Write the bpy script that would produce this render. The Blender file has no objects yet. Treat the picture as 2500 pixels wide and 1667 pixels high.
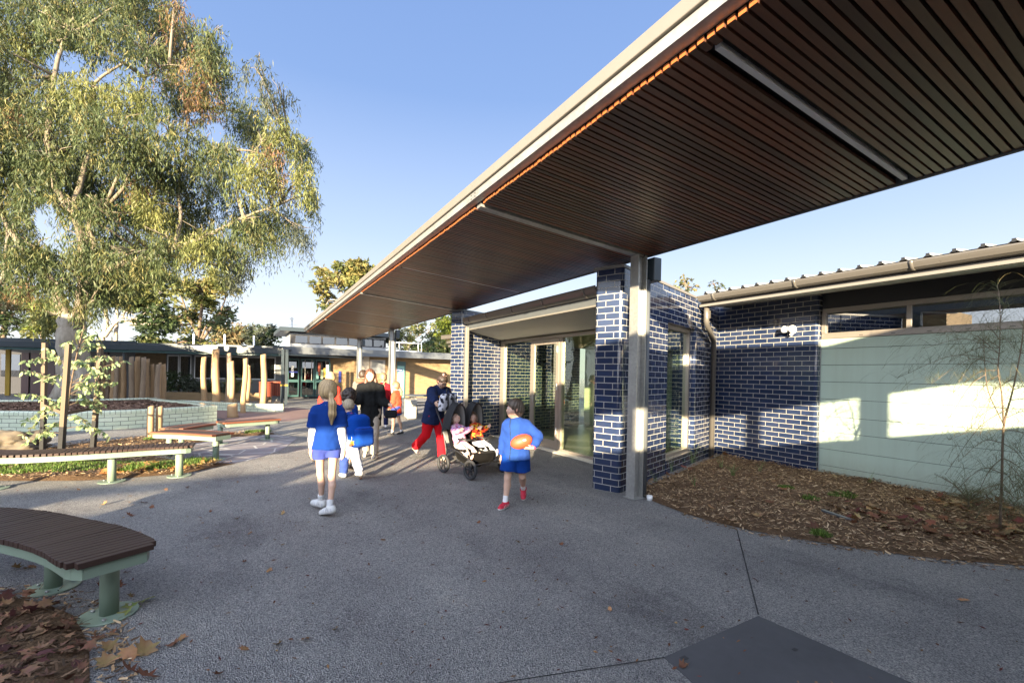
import bpy, math, random
import numpy as np
from mathutils import Vector, Matrix
PI = math.pi
rad = math.radians
random.seed(7)
C = bpy.context.scene.collection
F_, R_, H_ = 1100.0, 0.0205, 1.545
TH = math.atan(625 / 1100.0)
CT, ST = math.cos(TH), math.sin(TH)
SUN_AZ, SUN_EL = rad(51.0), rad(9.6)        # travel direction of the light, measured from +x; height of the sun


# ---- survey helpers: a sight line measured from the photograph becomes a real point on a real plane
def ray(px, py):
    du, dv = px - 1250, 915 - py
    u, v = du - R_ * dv, dv + R_ * du
    return Vector((u / F_ * CT + ST, -u / F_ * ST + CT, v / F_))


def G(px, py, z=0.0):
    r = ray(px, py)
    t = (z - H_) / r.z
    return Vector((r.x * t, r.y * t, z))


def D(px, py, d):
    return Vector((0, 0, H_)) + ray(px, py) * d


def P(px, d, z):
    du = px - 1250
    v = (z - H_) / d * F_
    dv = v - R_ * du
    u = du - R_ * dv
    X = u / F_ * d
    return Vector((X * CT + d * ST, -X * ST + d * CT, z))


# ---- objects
def tag(o, label=None, cat=None, group=None, kind=None):
    if label: o['label'] = label
    if cat: o['category'] = cat
    if group: o['group'] = group
    if kind: o['kind'] = kind
    return o


def empty(name, loc, label, cat, rz=0.0, group=None):
    o = bpy.data.objects.new(name, None)
    C.objects.link(o)
    o.location = loc
    o.rotation_euler = (0, 0, rz)
    o.empty_display_size = 0.1
    return tag(o, label, cat, group)


def link(name, me, mats, parent=None, local=False):
    """world-space mesh data under an Empty at parent's location unless local"""
    o = bpy.data.objects.new(name, me)
    for m in (mats if isinstance(mats, (list, tuple)) else [mats]):
        me.materials.append(m)
    C.objects.link(o)
    if parent is not None:
        o.parent = parent
        if not local:
            if parent.parent is None:      # a part inside another part already stands in world space
                o.matrix_parent_inverse = (Matrix.Translation(parent.location) @ parent.rotation_euler.to_matrix().to_4x4()).inverted()
    return o


class MB:
    def __init__(s):
        s.v, s.f, s.m, s.uv, s.sm = [], [], [], [], []
        s.mi = 0
        s.smooth = False

    def face(s, idx, uv=None):
        s.f.append(idx)
        s.m.append(s.mi)
        s.sm.append(s.smooth)
        s.uv.append(uv or [(0, 0)] * len(idx))

    def quad(s, a, b, c, d, uv=None):
        n = len(s.v)
        s.v += [tuple(a), tuple(b), tuple(c), tuple(d)]
        s.face((n, n + 1, n + 2, n + 3), uv)

    def poly(s, pts, uv=None):
        n = len(s.v)
        s.v += [tuple(p) for p in pts]
        s.face(tuple(range(n, n + len(pts))), uv)

    def box(s, x0, y0, z0, x1, y1, z1):
        s.prism([(x0, y0), (x1, y0), (x1, y1), (x0, y1)], z0, z1)

    def prism(s, pts, z0, z1, caps=True, closed=True, u0=0.0, smooth=False):
        """vertical prism over a plan outline; u runs along the outline in metres, v is height"""
        n = len(pts)
        area = sum(pts[i][0] * pts[(i + 1) % n][1] - pts[(i + 1) % n][0] * pts[i][1] for i in range(n))
        if area < 0 and closed: pts = pts[::-1]
        zz0 = z0 if callable(z0) else (lambda p: z0)
        zz1 = z1 if callable(z1) else (lambda p: z1)
        b = len(s.v)
        s.v += [(p[0], p[1], zz0(p)) for p in pts] + [(p[0], p[1], zz1(p)) for p in pts]
        u = u0
        sm = s.smooth
        s.smooth = smooth
        for i in range(n if closed else n - 1):
            j = (i + 1) % n
            L = math.dist(pts[i][:2], pts[j][:2])
            s.face((b + i, b + j, b + n + j, b + n + i),
                   [(u, zz0(pts[i])), (u + L, zz0(pts[j])), (u + L, zz1(pts[j])), (u, zz1(pts[i]))])
            u += L
        s.smooth = sm
        if caps:
            s.face(tuple(b + n + i for i in range(n)), [(p[0], p[1]) for p in pts])
            s.face(tuple(b + i for i in range(n))[::-1], [(p[0], p[1]) for p in pts][::-1])

    def obox(s, c, ax, ay, az):
        """box from centre and three half-axis vectors"""
        c, ax, ay, az = Vector(c), Vector(ax), Vector(ay), Vector(az)
        P8 = [c + ax * i + ay * j + az * k for k in (-1, 1) for i, j in ((-1, -1), (1, -1), (1, 1), (-1, 1))]
        n = len(s.v)
        s.v += [tuple(p) for p in P8]
        la, lb, lc = 2 * ax.length, 2 * ay.length, 2 * az.length
        for f, (w, h) in (((3, 2, 1, 0), (la, lb)), ((4, 5, 6, 7), (la, lb)), ((0, 1, 5, 4), (la, lc)), ((1, 2, 6, 5), (lb, lc)),
                          ((2, 3, 7, 6), (la, lc)), ((3, 0, 4, 7), (lb, lc))):
            s.face(tuple(n + i for i in f), [(0, 0), (w, 0), (w, h), (0, h)])

    def beam(s, a, b, w, h, up=(0, 0, 1)):
        a, b = Vector(a), Vector(b)
        d = b - a
        u = Vector(up)
        side = d.cross(u)
        if side.length < 1e-6: side = d.cross(Vector((0, 1, 0)))
        side.normalize()
        up2 = side.cross(d).normalized()
        s.obox((a + b) / 2, d / 2, side * w / 2, up2 * h / 2)

    def tube(s, pts, rs, n=8, cap=True):
        pts = [Vector(p) for p in pts]
        if not isinstance(rs, (list, tuple)): rs = [rs] * len(pts)
        sm = s.smooth
        s.smooth = True
        b = len(s.v)
        ref = None
        for i, p in enumerate(pts):
            t = (pts[min(i + 1, len(pts) - 1)] - pts[max(i - 1, 0)])
            if t.length < 1e-9: t = Vector((0, 0, 1))
            t.normalize()
            if ref is None:
                ref = Vector((1, 0, 0)) if abs(t.x) < .8 else Vector((0, 1, 0))
            x = (ref - t * ref.dot(t))
            if x.length < 1e-6: x = t.orthogonal()
            x.normalize()
            ref = x
            y = t.cross(x)
            for k in range(n):
                a = 2 * PI * k / n
                s.v.append(tuple(p + (x * math.cos(a) + y * math.sin(a)) * rs[i]))
        L = 0
        for i in range(len(pts) - 1):
            L2 = L + (pts[i + 1] - pts[i]).length
            for k in range(n):
                k2 = (k + 1) % n
                s.face((b + i * n + k, b + i * n + k2, b + (i + 1) * n + k2, b + (i + 1) * n + k),
                       [(k / n, L), ((k + 1) / n, L), ((k + 1) / n, L2), (k / n, L2)])
            L = L2
        s.smooth = sm
        if cap:
            s.face(tuple(b + k for k in range(n))[::-1])
            s.face(tuple(b + (len(pts) - 1) * n + k for k in range(n)))

    def cyl(s, c, r, z0, z1, n=24, r1=None):
        s.tube([(c[0], c[1], z0), (c[0], c[1], z1)], [r, r if r1 is None else r1], n)

    def mesh(s, name):
        me = bpy.data.meshes.new(name)
        me.from_pydata(s.v, [], s.f)
        me.polygons.foreach_set('material_index', s.m)
        me.polygons.foreach_set('use_smooth', s.sm)
        ul = me.uv_layers.new(name='UVMap')
        flat = [c for f in s.uv for p in f for c in p]
        ul.data.foreach_set('uv', flat)
        me.validate()
        return me

    def build(s, name, mats, parent=None, bevel=0.0, local=False):
        o = link(name, s.mesh(name), mats, parent, local)
        if bevel:
            b = o.modifiers.new('bevel', 'BEVEL')
            b.width = bevel
            b.segments = 2
            b.limit_method = 'ANGLE'
            b.angle_limit = rad(50)
        return o


def np_mesh(name, V, Fq, col=None, smooth=False):
    """fast mesh from numpy arrays; Fq is (n,3) or (n,4); col is per-vertex rgb"""
    me = bpy.data.meshes.new(name)
    V = np.asarray(V, dtype=np.float32)
    Fq = np.asarray(Fq, dtype=np.int32)
    k = Fq.shape[1]
    me.vertices.add(len(V))
    me.vertices.foreach_set('co', V.ravel())
    me.loops.add(Fq.size)
    me.loops.foreach_set('vertex_index', Fq.ravel())
    me.polygons.add(len(Fq))
    me.polygons.foreach_set('loop_start', np.arange(0, Fq.size, k, dtype=np.int32))
    me.polygons.foreach_set('loop_total', np.full(len(Fq), k, dtype=np.int32))
    if smooth: me.polygons.foreach_set('use_smooth', np.ones(len(Fq), dtype=bool))
    me.update(calc_edges=True)
    if col is not None:
        a = me.color_attributes.new('Col', 'FLOAT_COLOR', 'POINT')
        c4 = np.ones((len(V), 4), dtype=np.float32)
        c4[:, :3] = col
        a.data.foreach_set('color', c4.ravel())
    me.validate()
    return me


# ---- materials
class NT:
    def __init__(s, name):
        s.mat = bpy.data.materials.new(name)
        s.mat.use_nodes = True
        s.n = s.mat.node_tree.nodes
        s.l = s.mat.node_tree.links
        s.b = s.n['Principled BSDF']
        s.out = s.n['Material Output']

    def new(s, t, **kw):
        n = s.n.new(t)
        for k, v in kw.items():
            if k.startswith('i_'):
                n.inputs[k[2:].replace('_', ' ')].default_value = v
            else:
                setattr(n, k, v)
        return n

    def lk(s, a, b): s.l.new(a, b)

    def coord(s, kind='Object', scale=(1, 1, 1), rot=(0, 0, 0)):
        t = s.new('ShaderNodeTexCoord')
        m = s.new('ShaderNodeMapping')
        m.inputs['Scale'].default_value = scale
        m.inputs['Rotation'].default_value = rot
        s.lk(t.outputs[kind], m.inputs[0])
        return m.outputs[0]

    def noise(s, vec, scale, detail=4, rough=.55):
        n = s.new('ShaderNodeTexNoise')
        n.inputs['Scale'].default_value = scale
        n.inputs['Detail'].default_value = detail
        n.inputs['Roughness'].default_value = rough
        if vec is not None: s.lk(vec, n.inputs['Vector'])
        return n.outputs['Fac']

    def ramp(s, fac, stops):
        r = s.new('ShaderNodeValToRGB')
        el = r.color_ramp.elements
        while len(el) < len(stops): el.new(0.5)
        for e, (p, c) in zip(el, stops):
            e.position = p
            e.color = (*c, 1) if len(c) == 3 else c
        s.lk(fac, r.inputs[0])
        return r.outputs[0]

    def mix(s, fac, a, b, mode='MIX'):
        m = s.new('ShaderNodeMix', data_type='RGBA', blend_type=mode)
        for sock, val in ((m.inputs[0], fac), (m.inputs[6], a), (m.inputs[7], b)):
            if isinstance(val, bpy.types.NodeSocket): s.lk(val, sock)
            elif isinstance(val, (int, float)): sock.default_value = val
            else: sock.default_value = (*val, 1)
        return m.outputs[2]

    def math(s, op, a, b=0.0):
        m = s.new('ShaderNodeMath', operation=op)
        for sock, val in ((m.inputs[0], a), (m.inputs[1], b)):
            if isinstance(val, bpy.types.NodeSocket): s.lk(val, sock)
            else: sock.default_value = val
        return m.outputs[0]

    def bump(s, h, strength=.3, dist=.01):
        b = s.new('ShaderNodeBump')
        b.inputs['Strength'].default_value = strength
        b.inputs['Distance'].default_value = dist
        s.lk(h, b.inputs['Height'])
        s.lk(b.outputs[0], s.b.inputs['Normal'])

    def set(s, color=None, rough=None, metal=None, spec=None, coat=None):
        for k, v in (('Base Color', color), ('Roughness', rough), ('Metallic', metal), ('Specular IOR Level', spec), ('Coat Weight', coat)):
            if v is None: continue
            if isinstance(v, bpy.types.NodeSocket): s.lk(v, s.b.inputs[k])
            elif isinstance(v, (tuple, list)): s.b.inputs[k].default_value = (*v, 1)
            else: s.b.inputs[k].default_value = v
        return s.mat


def m_plain(name, col, rough=.5, metal=0.0, var=.12, scale=6.0, bump=0.0, bscale=80.0, spec=None):
    """painted or natural surface with soft uneven tone, grime and a little relief"""
    t = NT(name)
    v = t.coord('Object')
    n1 = t.noise(v, scale, 5)
    c = t.mix(n1, tuple(x * (1 - var) for x in col), tuple(min(1, x * (1 + var)) for x in col))
    n2 = t.noise(v, scale * 7, 3)
    t.set(color=c, rough=t.math('ADD', t.math('MULTIPLY', n2, .2), rough - .1), metal=metal, spec=spec)
    if bump: t.bump(t.noise(v, bscale, 3), bump, .004)
    return t.mat


def m_brick(name, cols, mortar, bw, rh, ms, rough=.12, mrough=.85, coat=0.0, smoothn=0.002, bumpd=.006, offset=.5):
    t = NT(name)
    tc = t.new('ShaderNodeTexCoord')
    br = t.new('ShaderNodeTexBrick')
    br.offset = offset
    br.inputs['Scale'].default_value = 1.0
    br.inputs['Brick Width'].default_value = bw
    br.inputs['Row Height'].default_value = rh
    br.inputs['Mortar Size'].default_value = ms
    br.inputs['Mortar Smooth'].default_value = .15
    br.inputs['Bias'].default_value = 0.0
    br.inputs['Color1'].default_value = (*cols[0], 1)
    br.inputs['Color2'].default_value = (*cols[1], 1)
    br.inputs['Mortar'].default_value = (*mortar, 1)
    t.lk(tc.outputs['UV'], br.inputs['Vector'])
    n = t.noise(t.coord('UV'), 40, 4)
    c = t.mix(t.math('MULTIPLY', n, .35), br.outputs['Color'], (mortar[0] * .5, mortar[1] * .5, mortar[2] * .5), 'MULTIPLY')
    fac = br.outputs['Fac']
    r = t.math('ADD', t.math('MULTIPLY', fac, mrough - rough), rough)
    t.set(color=c, rough=r, coat=coat)
    n3 = t.noise(t.coord('UV'), 5, 2)
    h = t.math('ADD', t.math('MULTIPLY', fac, -1.0), t.math('MULTIPLY', n3, .25))
    t.bump(h, .6, bumpd)
    return t.mat


def m_attr(name, rough=.7, tint=1.0, trans=0.0, bump=0.0, bscale=200.0, spec=.3, sheen=0.0, nvar=.25, nscale=30.0):
    """colour carried by the mesh (leaf tones, fabric prints, skin areas) with fine variation"""
    t = NT(name)
    a = t.new('ShaderNodeAttribute', attribute_name='Col')
    v = t.coord('Object')
    c = t.mix(t.math('MULTIPLY', t.noise(v, nscale, 3), nvar), a.outputs['Color'], (0, 0, 0))
    t.set(color=c, rough=rough, spec=spec)
    if sheen: t.b.inputs['Sheen Weight'].default_value = sheen
    if bump: t.bump(t.noise(v, bscale, 4), bump, .003)
    if trans:
        tr = t.new('ShaderNodeBsdfTranslucent')
        t.lk(c, tr.inputs['Color'])
        mx = t.new('ShaderNodeMixShader')
        mx.inputs[0].default_value = trans
        t.lk(t.b.outputs[0], mx.inputs[1])
        t.lk(tr.outputs[0], mx.inputs[2])
        t.lk(mx.outputs[0], t.out.inputs['Surface'])
    return t.mat


def m_glass(name, tint=(.75, .85, .78), refl=.12, alpha=.88):
    t = NT(name)
    tr = t.new('ShaderNodeBsdfTransparent')
    tr.inputs[0].default_value = (*tint, 1)
    gl = t.new('ShaderNodeBsdfGlossy')
    gl.inputs['Roughness'].default_value = 0.0
    gl.inputs['Color'].default_value = (.95, .97, 1, 1)
    lw = t.new('ShaderNodeLayerWeight')
    lw.inputs[0].default_value = .5
    fac = t.math('MINIMUM', t.math('ADD', t.math('MULTIPLY', t.math('POWER', lw.outputs['Facing'], 3.0), .9), refl), 1.0)
    mx = t.new('ShaderNodeMixShader')
    t.lk(fac, mx.inputs[0])
    t.lk(tr.outputs[0], mx.inputs[1])
    t.lk(gl.outputs[0], mx.inputs[2])
    t.lk(mx.outputs[0], t.out.inputs['Surface'])
    return t.mat


M = {}
M['navy_brick'] = m_brick('navy_glazed_brick', ((.015, .026, .066), (.027, .042, .096)), (.44, .425, .385), .25, .086, .0050, rough=.10, coat=.4)
M['yellow_brick'] = m_brick('yellow_brick', ((.21, .135, .065), (.29, .19, .09)), (.24, .19, .12), .25, .086, .005, rough=.75)
M['mint_brick'] = m_brick('mint_glazed_brick', ((.58, .65, .48), (.67, .73, .56)), (.13, .14, .13), .30, .10, .006, rough=.38)
M['mint_rowlock'] = m_brick('mint_rowlock_brick', ((.58, .65, .48), (.67, .73, .56)), (.13, .14, .13), .10, .5, .005, rough=.15, offset=0)


def m_paving():
    t = NT('exposed_aggregate_paving')
    v = t.coord('Object')
    vo = t.new('ShaderNodeTexVoronoi')
    vo.inputs['Scale'].default_value = 120
    t.lk(v, vo.inputs['Vector'])
    st = t.ramp(vo.outputs['Color'], [(0.0, (.075, .075, .08)), (.45, (.16, .16, .16)), (.8, (.25, .247, .24)), (1.0, (.36, .35, .335))])
    edge = t.ramp(vo.outputs['Distance'], [(0.0, (1, 1, 1)), (.55, (1, 1, 1)), (.9, (.55, .55, .56))])
    c = t.mix(1.0, st, edge, 'MULTIPLY')
    n = t.noise(v, 1.1, 5, .6)
    big = t.ramp(n, [(.28, (.62, .62, .65)), (.45, (.86, .86, .87)), (.6, (1.0, 1.0, 1.0)), (.75, (1.18, 1.15, 1.1))])
    c = t.mix(1.0, c, big, 'MULTIPLY')
    n2 = t.noise(v, 140, 2)
    c = t.mix(t.math('MULTIPLY', t.ramp(n2, [(.5, (0, 0, 0)), (.62, (1, 1, 1))]), .5), c, (.30, .29, .28))
    sn = t.noise(t.coord('Object', (1, .45, 1), (0, 0, .6)), .8, 7, .68)
    c = t.mix(1.0, c, t.ramp(sn, [(.36, (.66, .66, .68)), (.45, (.93, .93, .94)), (.58, (1, 1, 1)), (.66, (1.16, 1.15, 1.12))]), 'MULTIPLY')
    c = t.mix(1.0, c, (2.6, 2.56, 2.48), 'MULTIPLY')
    t.set(color=c, rough=.82, spec=.3)
    t.bump(t.math('ADD', vo.outputs['Distance'], t.math('MULTIPLY', n2, .5)), 1.0, .075)
    return t.mat


def m_mulch(name='mulch_soil', a=(.08, .048, .028), b=(.24, .155, .09)):
    t = NT(name)
    v = t.coord('Object')
    n = t.noise(v, 45, 6, .7)
    n2 = t.noise(v, 4, 4)
    c = t.ramp(n, [(.3, a), (.7, b)])
    c = t.mix(t.math('MULTIPLY', n2, .5), c, (.03, .02, .012))
    t.set(color=c, rough=.95, spec=.1)
    t.bump(n, .9, .03)
    return t.mat


def m_slats():
    t = NT('stained_timber_slats')
    tc = t.new('ShaderNodeTexCoord')
    sx = t.new('ShaderNodeSeparateXYZ')
    t.lk(tc.outputs['Object'], sx.inputs[0])
    idx = t.math('FLOOR', t.math('DIVIDE', sx.outputs[1], .057))
    wn = t.new('ShaderNodeTexWhiteNoise', noise_dimensions='1D')
    t.lk(idx, wn.inputs['W'])
    g = t.noise(t.coord('Object', (2.5, 60, 60)), 1, 5)
    base = t.ramp(wn.outputs['Value'], [(0, (.070, .032, .022)), (.3, (.15, .050, .027)), (.65, (.27, .075, .032)), (1, (.12, .070, .045))])
    c = t.mix(t.math('MULTIPLY', g, .7), base, (.030, .016, .011))
    st = t.noise(t.coord('Object'), 1.3, 4)
    c = t.mix(t.math('MULTIPLY', st, .35), c, (.085, .075, .055))
    t.set(color=c, rough=.38, spec=.5)
    t.bump(g, .15, .002)
    return t.mat


def m_galv():
    t = NT('galvanised_steel')
    v = t.coord('Object')
    vo = t.new('ShaderNodeTexVoronoi')
    vo.inputs['Scale'].default_value = 35
    t.lk(v, vo.inputs['Vector'])
    n = t.noise(v, 3, 4)
    c = t.ramp(t.math('ADD', t.math('MULTIPLY', vo.outputs['Color'], .25), t.math('MULTIPLY', n, .7)),
               [(.25, (.30, .30, .29)), (.6, (.43, .43, .41)), (.9, (.54, .53, .50))])
    t.set(color=c, rough=.42, metal=.55)
    return t.mat


def m_bark(name, a, b, c3, scale=1.0, stretch=(3, 3, .8)):
    t = NT(name)
    v = t.coord('Object', tuple(s * scale for s in stretch))
    n = t.noise(v, 1.6, 6, .6)
    c = t.ramp(n, [(.32, c3), (.45, a), (.6, b), (.78, a)])
    t.set(color=c, rough=.75, spec=.2)
    t.bump(t.noise(v, 6, 5), .4, .02)
    return t.mat


def m_timber(name, a, b, scale=(30, 30, 1.5), rough=.6):
    t = NT(name)
    n = t.noise(t.coord('Object', scale), 1, 6, .65)
    n2 = t.noise(t.coord('Object'), 2.2, 3)
    c = t.mix(n, a, b)
    c = t.mix(t.math('MULTIPLY', n2, .4), c, tuple(x * .6 for x in a))
    t.set(color=c, rough=rough, spec=.3)
    t.bump(n, .3, .004)
    return t.mat


def m_boards():
    """mint weatherboard cladding: wide horizontal boards with fine grooves"""
    t = NT('mint_cladding')
    tc = t.new('ShaderNodeTexCoord')
    sx = t.new('ShaderNodeSeparateXYZ')
    t.lk(tc.outputs['UV'], sx.inputs[0])
    n = t.noise(t.coord('Object'), 1.7, 4)
    c = t.mix(n, (.40, .50, .415), (.445, .545, .455))
    c = t.mix(t.math('MULTIPLY', t.ramp(t.noise(t.coord('Object', (1, 9, .5)), 1, 5), [(.45, (0, 0, 0)), (.75, (1, 1, 1))]), .22), c, (.30, .34, .27))
    mrz = t.new('ShaderNodeMapRange'); mrz.inputs['From Min'].default_value = .32; mrz.inputs['From Max'].default_value = -.02
    sz = t.new('ShaderNodeSeparateXYZ'); t.lk(t.new('ShaderNodeTexCoord').outputs['Object'], sz.inputs[0]); t.lk(sz.outputs[2], mrz.inputs[0])
    c = t.mix(t.math('MULTIPLY', mrz.outputs[0], t.math('MULTIPLY', t.noise(t.coord('Object'), 26, 4), .7)), c, (.22, .17, .11))
    t.set(color=c, rough=.42, spec=.4)
    t.bump(t.noise(t.coord('Object'), 220, 2), .06, .001)
    return t.mat


def m_roof():
    t = NT('ribbed_roof_metal')
    t.set(color=t.mix(t.noise(t.coord('Object'), .8, 4), (.34, .35, .34), (.42, .42, .40)), rough=.5, metal=.3)
    return t.mat


M['paving'] = m_paving()
M['mulch'] = m_mulch()
M['mulch_dark'] = m_mulch('planter_mulch', (.05, .03, .02), (.17, .10, .065))
M['slat'] = m_slats()
M['galv'] = m_galv()
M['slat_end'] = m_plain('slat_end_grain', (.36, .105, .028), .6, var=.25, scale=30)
M['stone_col'] = m_plain('warm_grey_steel', (.17, .157, .138), .45, var=.07)
M['gutter'] = m_plain('taupe_gutter', (.13, .12, .108), .32, .25, var=.07, scale=2)
M['fascia_l'] = m_plain('pale_fascia', (.165, .157, .142), .45, var=.06)
M['soffit'] = m_plain('soffit_board', (.42, .41, .37), .6, var=.05, scale=1.5)
M['frame'] = m_plain('bronze_window_frame', (.33, .29, .25), .35, .5, var=.05)
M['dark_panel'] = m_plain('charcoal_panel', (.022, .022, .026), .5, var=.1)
M['roof'] = m_roof()
M['boards'] = m_boards()
M['glass'] = m_glass('window_glass', (.85, .91, .80), .05)
M['glass_hi'] = m_glass('clerestory_glass', (.35, .35, .30), .25)
M['glass_dark'] = m_glass('dark_glass', (.22, .25, .25), .12)
M['int_floor'] = m_plain('interior_floor', (.22, .21, .19), .35)
M['int_wall'] = m_plain('interior_wall', (.50, .52, .42), .7)
M['int_ceil'] = m_plain('interior_ceiling', (.30, .26, .19), .8)
M['int_green'] = m_plain('interior_green_joinery', (.35, .42, .26), .6)
M['joint'] = m_plain('joint_dark', (.03, .03, .03), .9)
M['concrete'] = m_plain('broomed_concrete', (.060, .060, .063), .8, var=.35, scale=2.5, bump=.35, bscale=150)
M['pale_concrete'] = m_plain('pale_concrete', (.62, .58, .50), .8, var=.1, bump=.2)
M['mint_steel'] = m_plain('mint_powder_coat', (.20, .262, .198), .4, var=.07)
M['bench_slat'] = m_timber('bench_timber', (.034, .020, .016), (.066, .037, .027), (3, 3, 3), .5)
M['bench_edge'] = m_timber('bench_timber_red', (.16, .055, .03), (.22, .085, .045), (5, 5, 5), .5)
M['log'] = m_timber('peeled_log', (.33, .205, .105), (.47, .325, .18), (14, 14, 1.2), .7)
M['log_grey'] = m_timber('weathered_log', (.26, .19, .13), (.42, .32, .22), (14, 14, 1.2), .8)
M['stake'] = m_timber('hardwood_stake', (.10, .075, .05), (.17, .13, .09), (30, 30, 2), .8)
M['black'] = m_plain('black_plastic', (.015, .015, .016), .45)
M['diffuser'] = m_plain('light_diffuser', (.62, .62, .64), .5)
M['white_wall'] = m_plain('white_wall', (.36, .37, .37), .5)
M['white'] = m_plain('white_paint', (.72, .73, .73), .4, var=.04)
M['steel_blue'] = m_plain('slate_blue_steel', (.032, .045, .055), .4, .1, var=.08)
M['steel_blue_l'] = m_plain('slate_blue_light', (.10, .11, .12), .45, .2, var=.06)
M['wall_grey'] = m_plain('grey_wall_panel', (.16, .17, .17), .7)
M['teal'] = m_plain('teal_paint', (.025, .07, .07), .4, var=.06)
M['aqua'] = m_plain('aqua_door', (.18, .36, .33), .4, var=.05)
M['maroon'] = m_plain('maroon_door', (.045, .008, .01), .5, var=.1)
M['yellow'] = m_plain('yellow_paint', (.40, .26, .03), .5)
M['blind'] = m_plain('window_blind', (.16, .17, .18), .8, var=.05)
M['sleeper'] = m_timber('timber_sleeper', (.22, .15, .08), (.34, .24, .13), (2, 2, 30), .8)
M['beige'] = m_plain('beige_panel', (.45, .40, .33), .6)
M['cream'] = m_plain('cream_block', (.42, .39, .33), .7, bump=.2)
M['red_slat'] = m_plain('red_stained_slats', (.26, .06, .03), .6, var=.2, scale=20)
M['blue_sign'] = m_plain('blue_sign', (.02, .035, .22), .4)
M['stone'] = m_plain('sandstone_boulder', (.10, .08, .055), .9, var=.45, scale=5, bump=.8, bscale=25)
M['crazy'] = None
# =====================================================================  setting: ground sheets
def sheet(name, outline, z, mat, kind='structure', zf=None, sub=0):
    mb = MB()
    mb.poly([(p[0], p[1], z) for p in outline])
    o = mb.build(name, mat)
    return tag(o, kind=kind)


gm = MB()
gm.poly([(-160, -120, 0), (200, -120, 0), (200, 260, 0), (-160, 260, 0)])
tag(gm.build('ground', M['paving']), kind='structure')

jm = MB()
def strip(mb, a, b, w, z=.004):
    a, b = Vector((a[0], a[1], z)), Vector((b[0], b[1], z))
    s = (b - a).cross(Vector((0, 0, 1))).normalized() * w / 2
    mb.quad(a - s, b - s, b + s, a + s)
strip(jm, (4.344, 2.883), (2.90, 1.76), .010)
strip(jm, (2.0, 1.73), (-1.2, 2.6), .007)
strip(jm, (-0.9, 9.2), (3.9, 8.0), .008)
tag(jm.build('path_joints', M['joint']), kind='structure')
# broomed concrete pad set in the paving
pad = MB()
pad.prism([(2.885, 1.75), (1.99, 1.735), (1.75, .2), (3.05, .1)], -.02, .005)
pad.mi = 1
pad.prism([(2.06, 1.66), (2.10, 1.66), (2.10, 1.69), (2.06, 1.69)], .005, .0075)
pad.prism([(2.70, 1.42), (2.73, 1.42), (2.73, 1.44), (2.70, 1.44)], .005, .0075)
pp = pad.build('concrete_pit_cover', [M['concrete'], M['joint']])
tag(pp, 'dark broomed concrete pit cover let into the aggregate paving', 'pit cover')

# crazy paving patch beside the zig-zag benches
def m_crazy():
    t = NT('crazy_paving')
    v = t.coord('Object')
    e = t.new('ShaderNodeTexVoronoi', feature='DISTANCE_TO_EDGE')
    e.inputs['Scale'].default_value = 2.1
    t.lk(v, e.inputs['Vector'])
    f = t.new('ShaderNodeTexVoronoi')
    f.inputs['Scale'].default_value = 2.1
    t.lk(v, f.inputs['Vector'])
    st = t.ramp(f.outputs['Color'], [(0, (.16, .13, .14)), (.5, (.24, .21, .21)), (1, (.30, .26, .24))])
    c = t.mix(t.noise(v, 12, 4), st, (.14, .13, .14))
    c = t.mix(t.ramp(e.outputs['Distance'], [(.02, (1, 1, 1)), (.035, (0, 0, 0))]), c, (.42, .41, .38))
    t.set(color=c, rough=.7)
    t.bump(e.outputs['Distance'], .3, .01)
    return t.mat
cz = [(-1.63, 10.02), (-1.09, 11.25), (-.39, 12.01), (.41, 12.18), (.86, 11.41), (.62, 10.4), (.44, 9.75), (.01, 8.92), (-.27, 8.67), (-.93, 9.07)]
sheet('crazy_paving_path', cz, .004, m_crazy())
bp = [(-.6, 15.6), (0.9, 15.2), (2.3, 17.6), (1.6, 20.4), (-.2, 21.5), (-2.2, 20.6)]
sheet('brick_paving_path', bp, .004, m_plain('red_brown_pavers', (.20, .125, .11), .85, var=.3, scale=5))


def bed(name, outline, zfun, mat, step=.12):
    """mulched bed surface: fine grid clipped to the outline, with a gently uneven height"""
    from mathutils.geometry import intersect_point_tri_2d
    xs = [p[0] for p in outline]; ys = [p[1] for p in outline]
    def inside(x, y):
        c = False
        n = len(outline)
        j = n - 1
        for i in range(n):
            xi, yi = outline[i][:2]; xj, yj = outline[j][:2]
            if (yi > y) != (yj > y) and x < (xj - xi) * (y - yi) / (yj - yi) + xi: c = not c
            j = i
        return c
    def dist(x, y):
        d = 9
        n = len(outline)
        for i in range(n):
            ax, ay = outline[i][:2]; bx, by = outline[(i + 1) % n][:2]
            l2 = (bx - ax) ** 2 + (by - ay) ** 2
            t = max(0, min(1, ((x - ax) * (bx - ax) + (y - ay) * (by - ay)) / l2))
            d = min(d, math.hypot(x - ax - t * (bx - ax), y - ay - t * (by - ay)))
        return d
    import bmesh
    bm = bmesh.new()
    bm.faces.new([bm.verts.new((p[0], p[1], 0)) for p in outline])
    x = min(xs) + step
    while x < max(xs):
        bmesh.ops.bisect_plane(bm, geom=bm.verts[:] + bm.edges[:] + bm.faces[:], plane_co=(x, 0, 0), plane_no=(1, 0, 0)); x += step
    y = min(ys) + step
    while y < max(ys):
        bmesh.ops.bisect_plane(bm, geom=bm.verts[:] + bm.edges[:] + bm.faces[:], plane_co=(0, y, 0), plane_no=(0, 1, 0)); y += step
    for v in bm.verts:
        d = dist(v.co.x, v.co.y)
        v.co.z = zfun(v.co.x, v.co.y) * min(1, d / .15) + .006
    me = bpy.data.meshes.new(name)
    bm.to_mesh(me); bm.free()
    for p in me.polygons: p.use_smooth = True
    o = link(name, me, mat)
    tag(o, kind='structure')
    return inside


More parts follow.
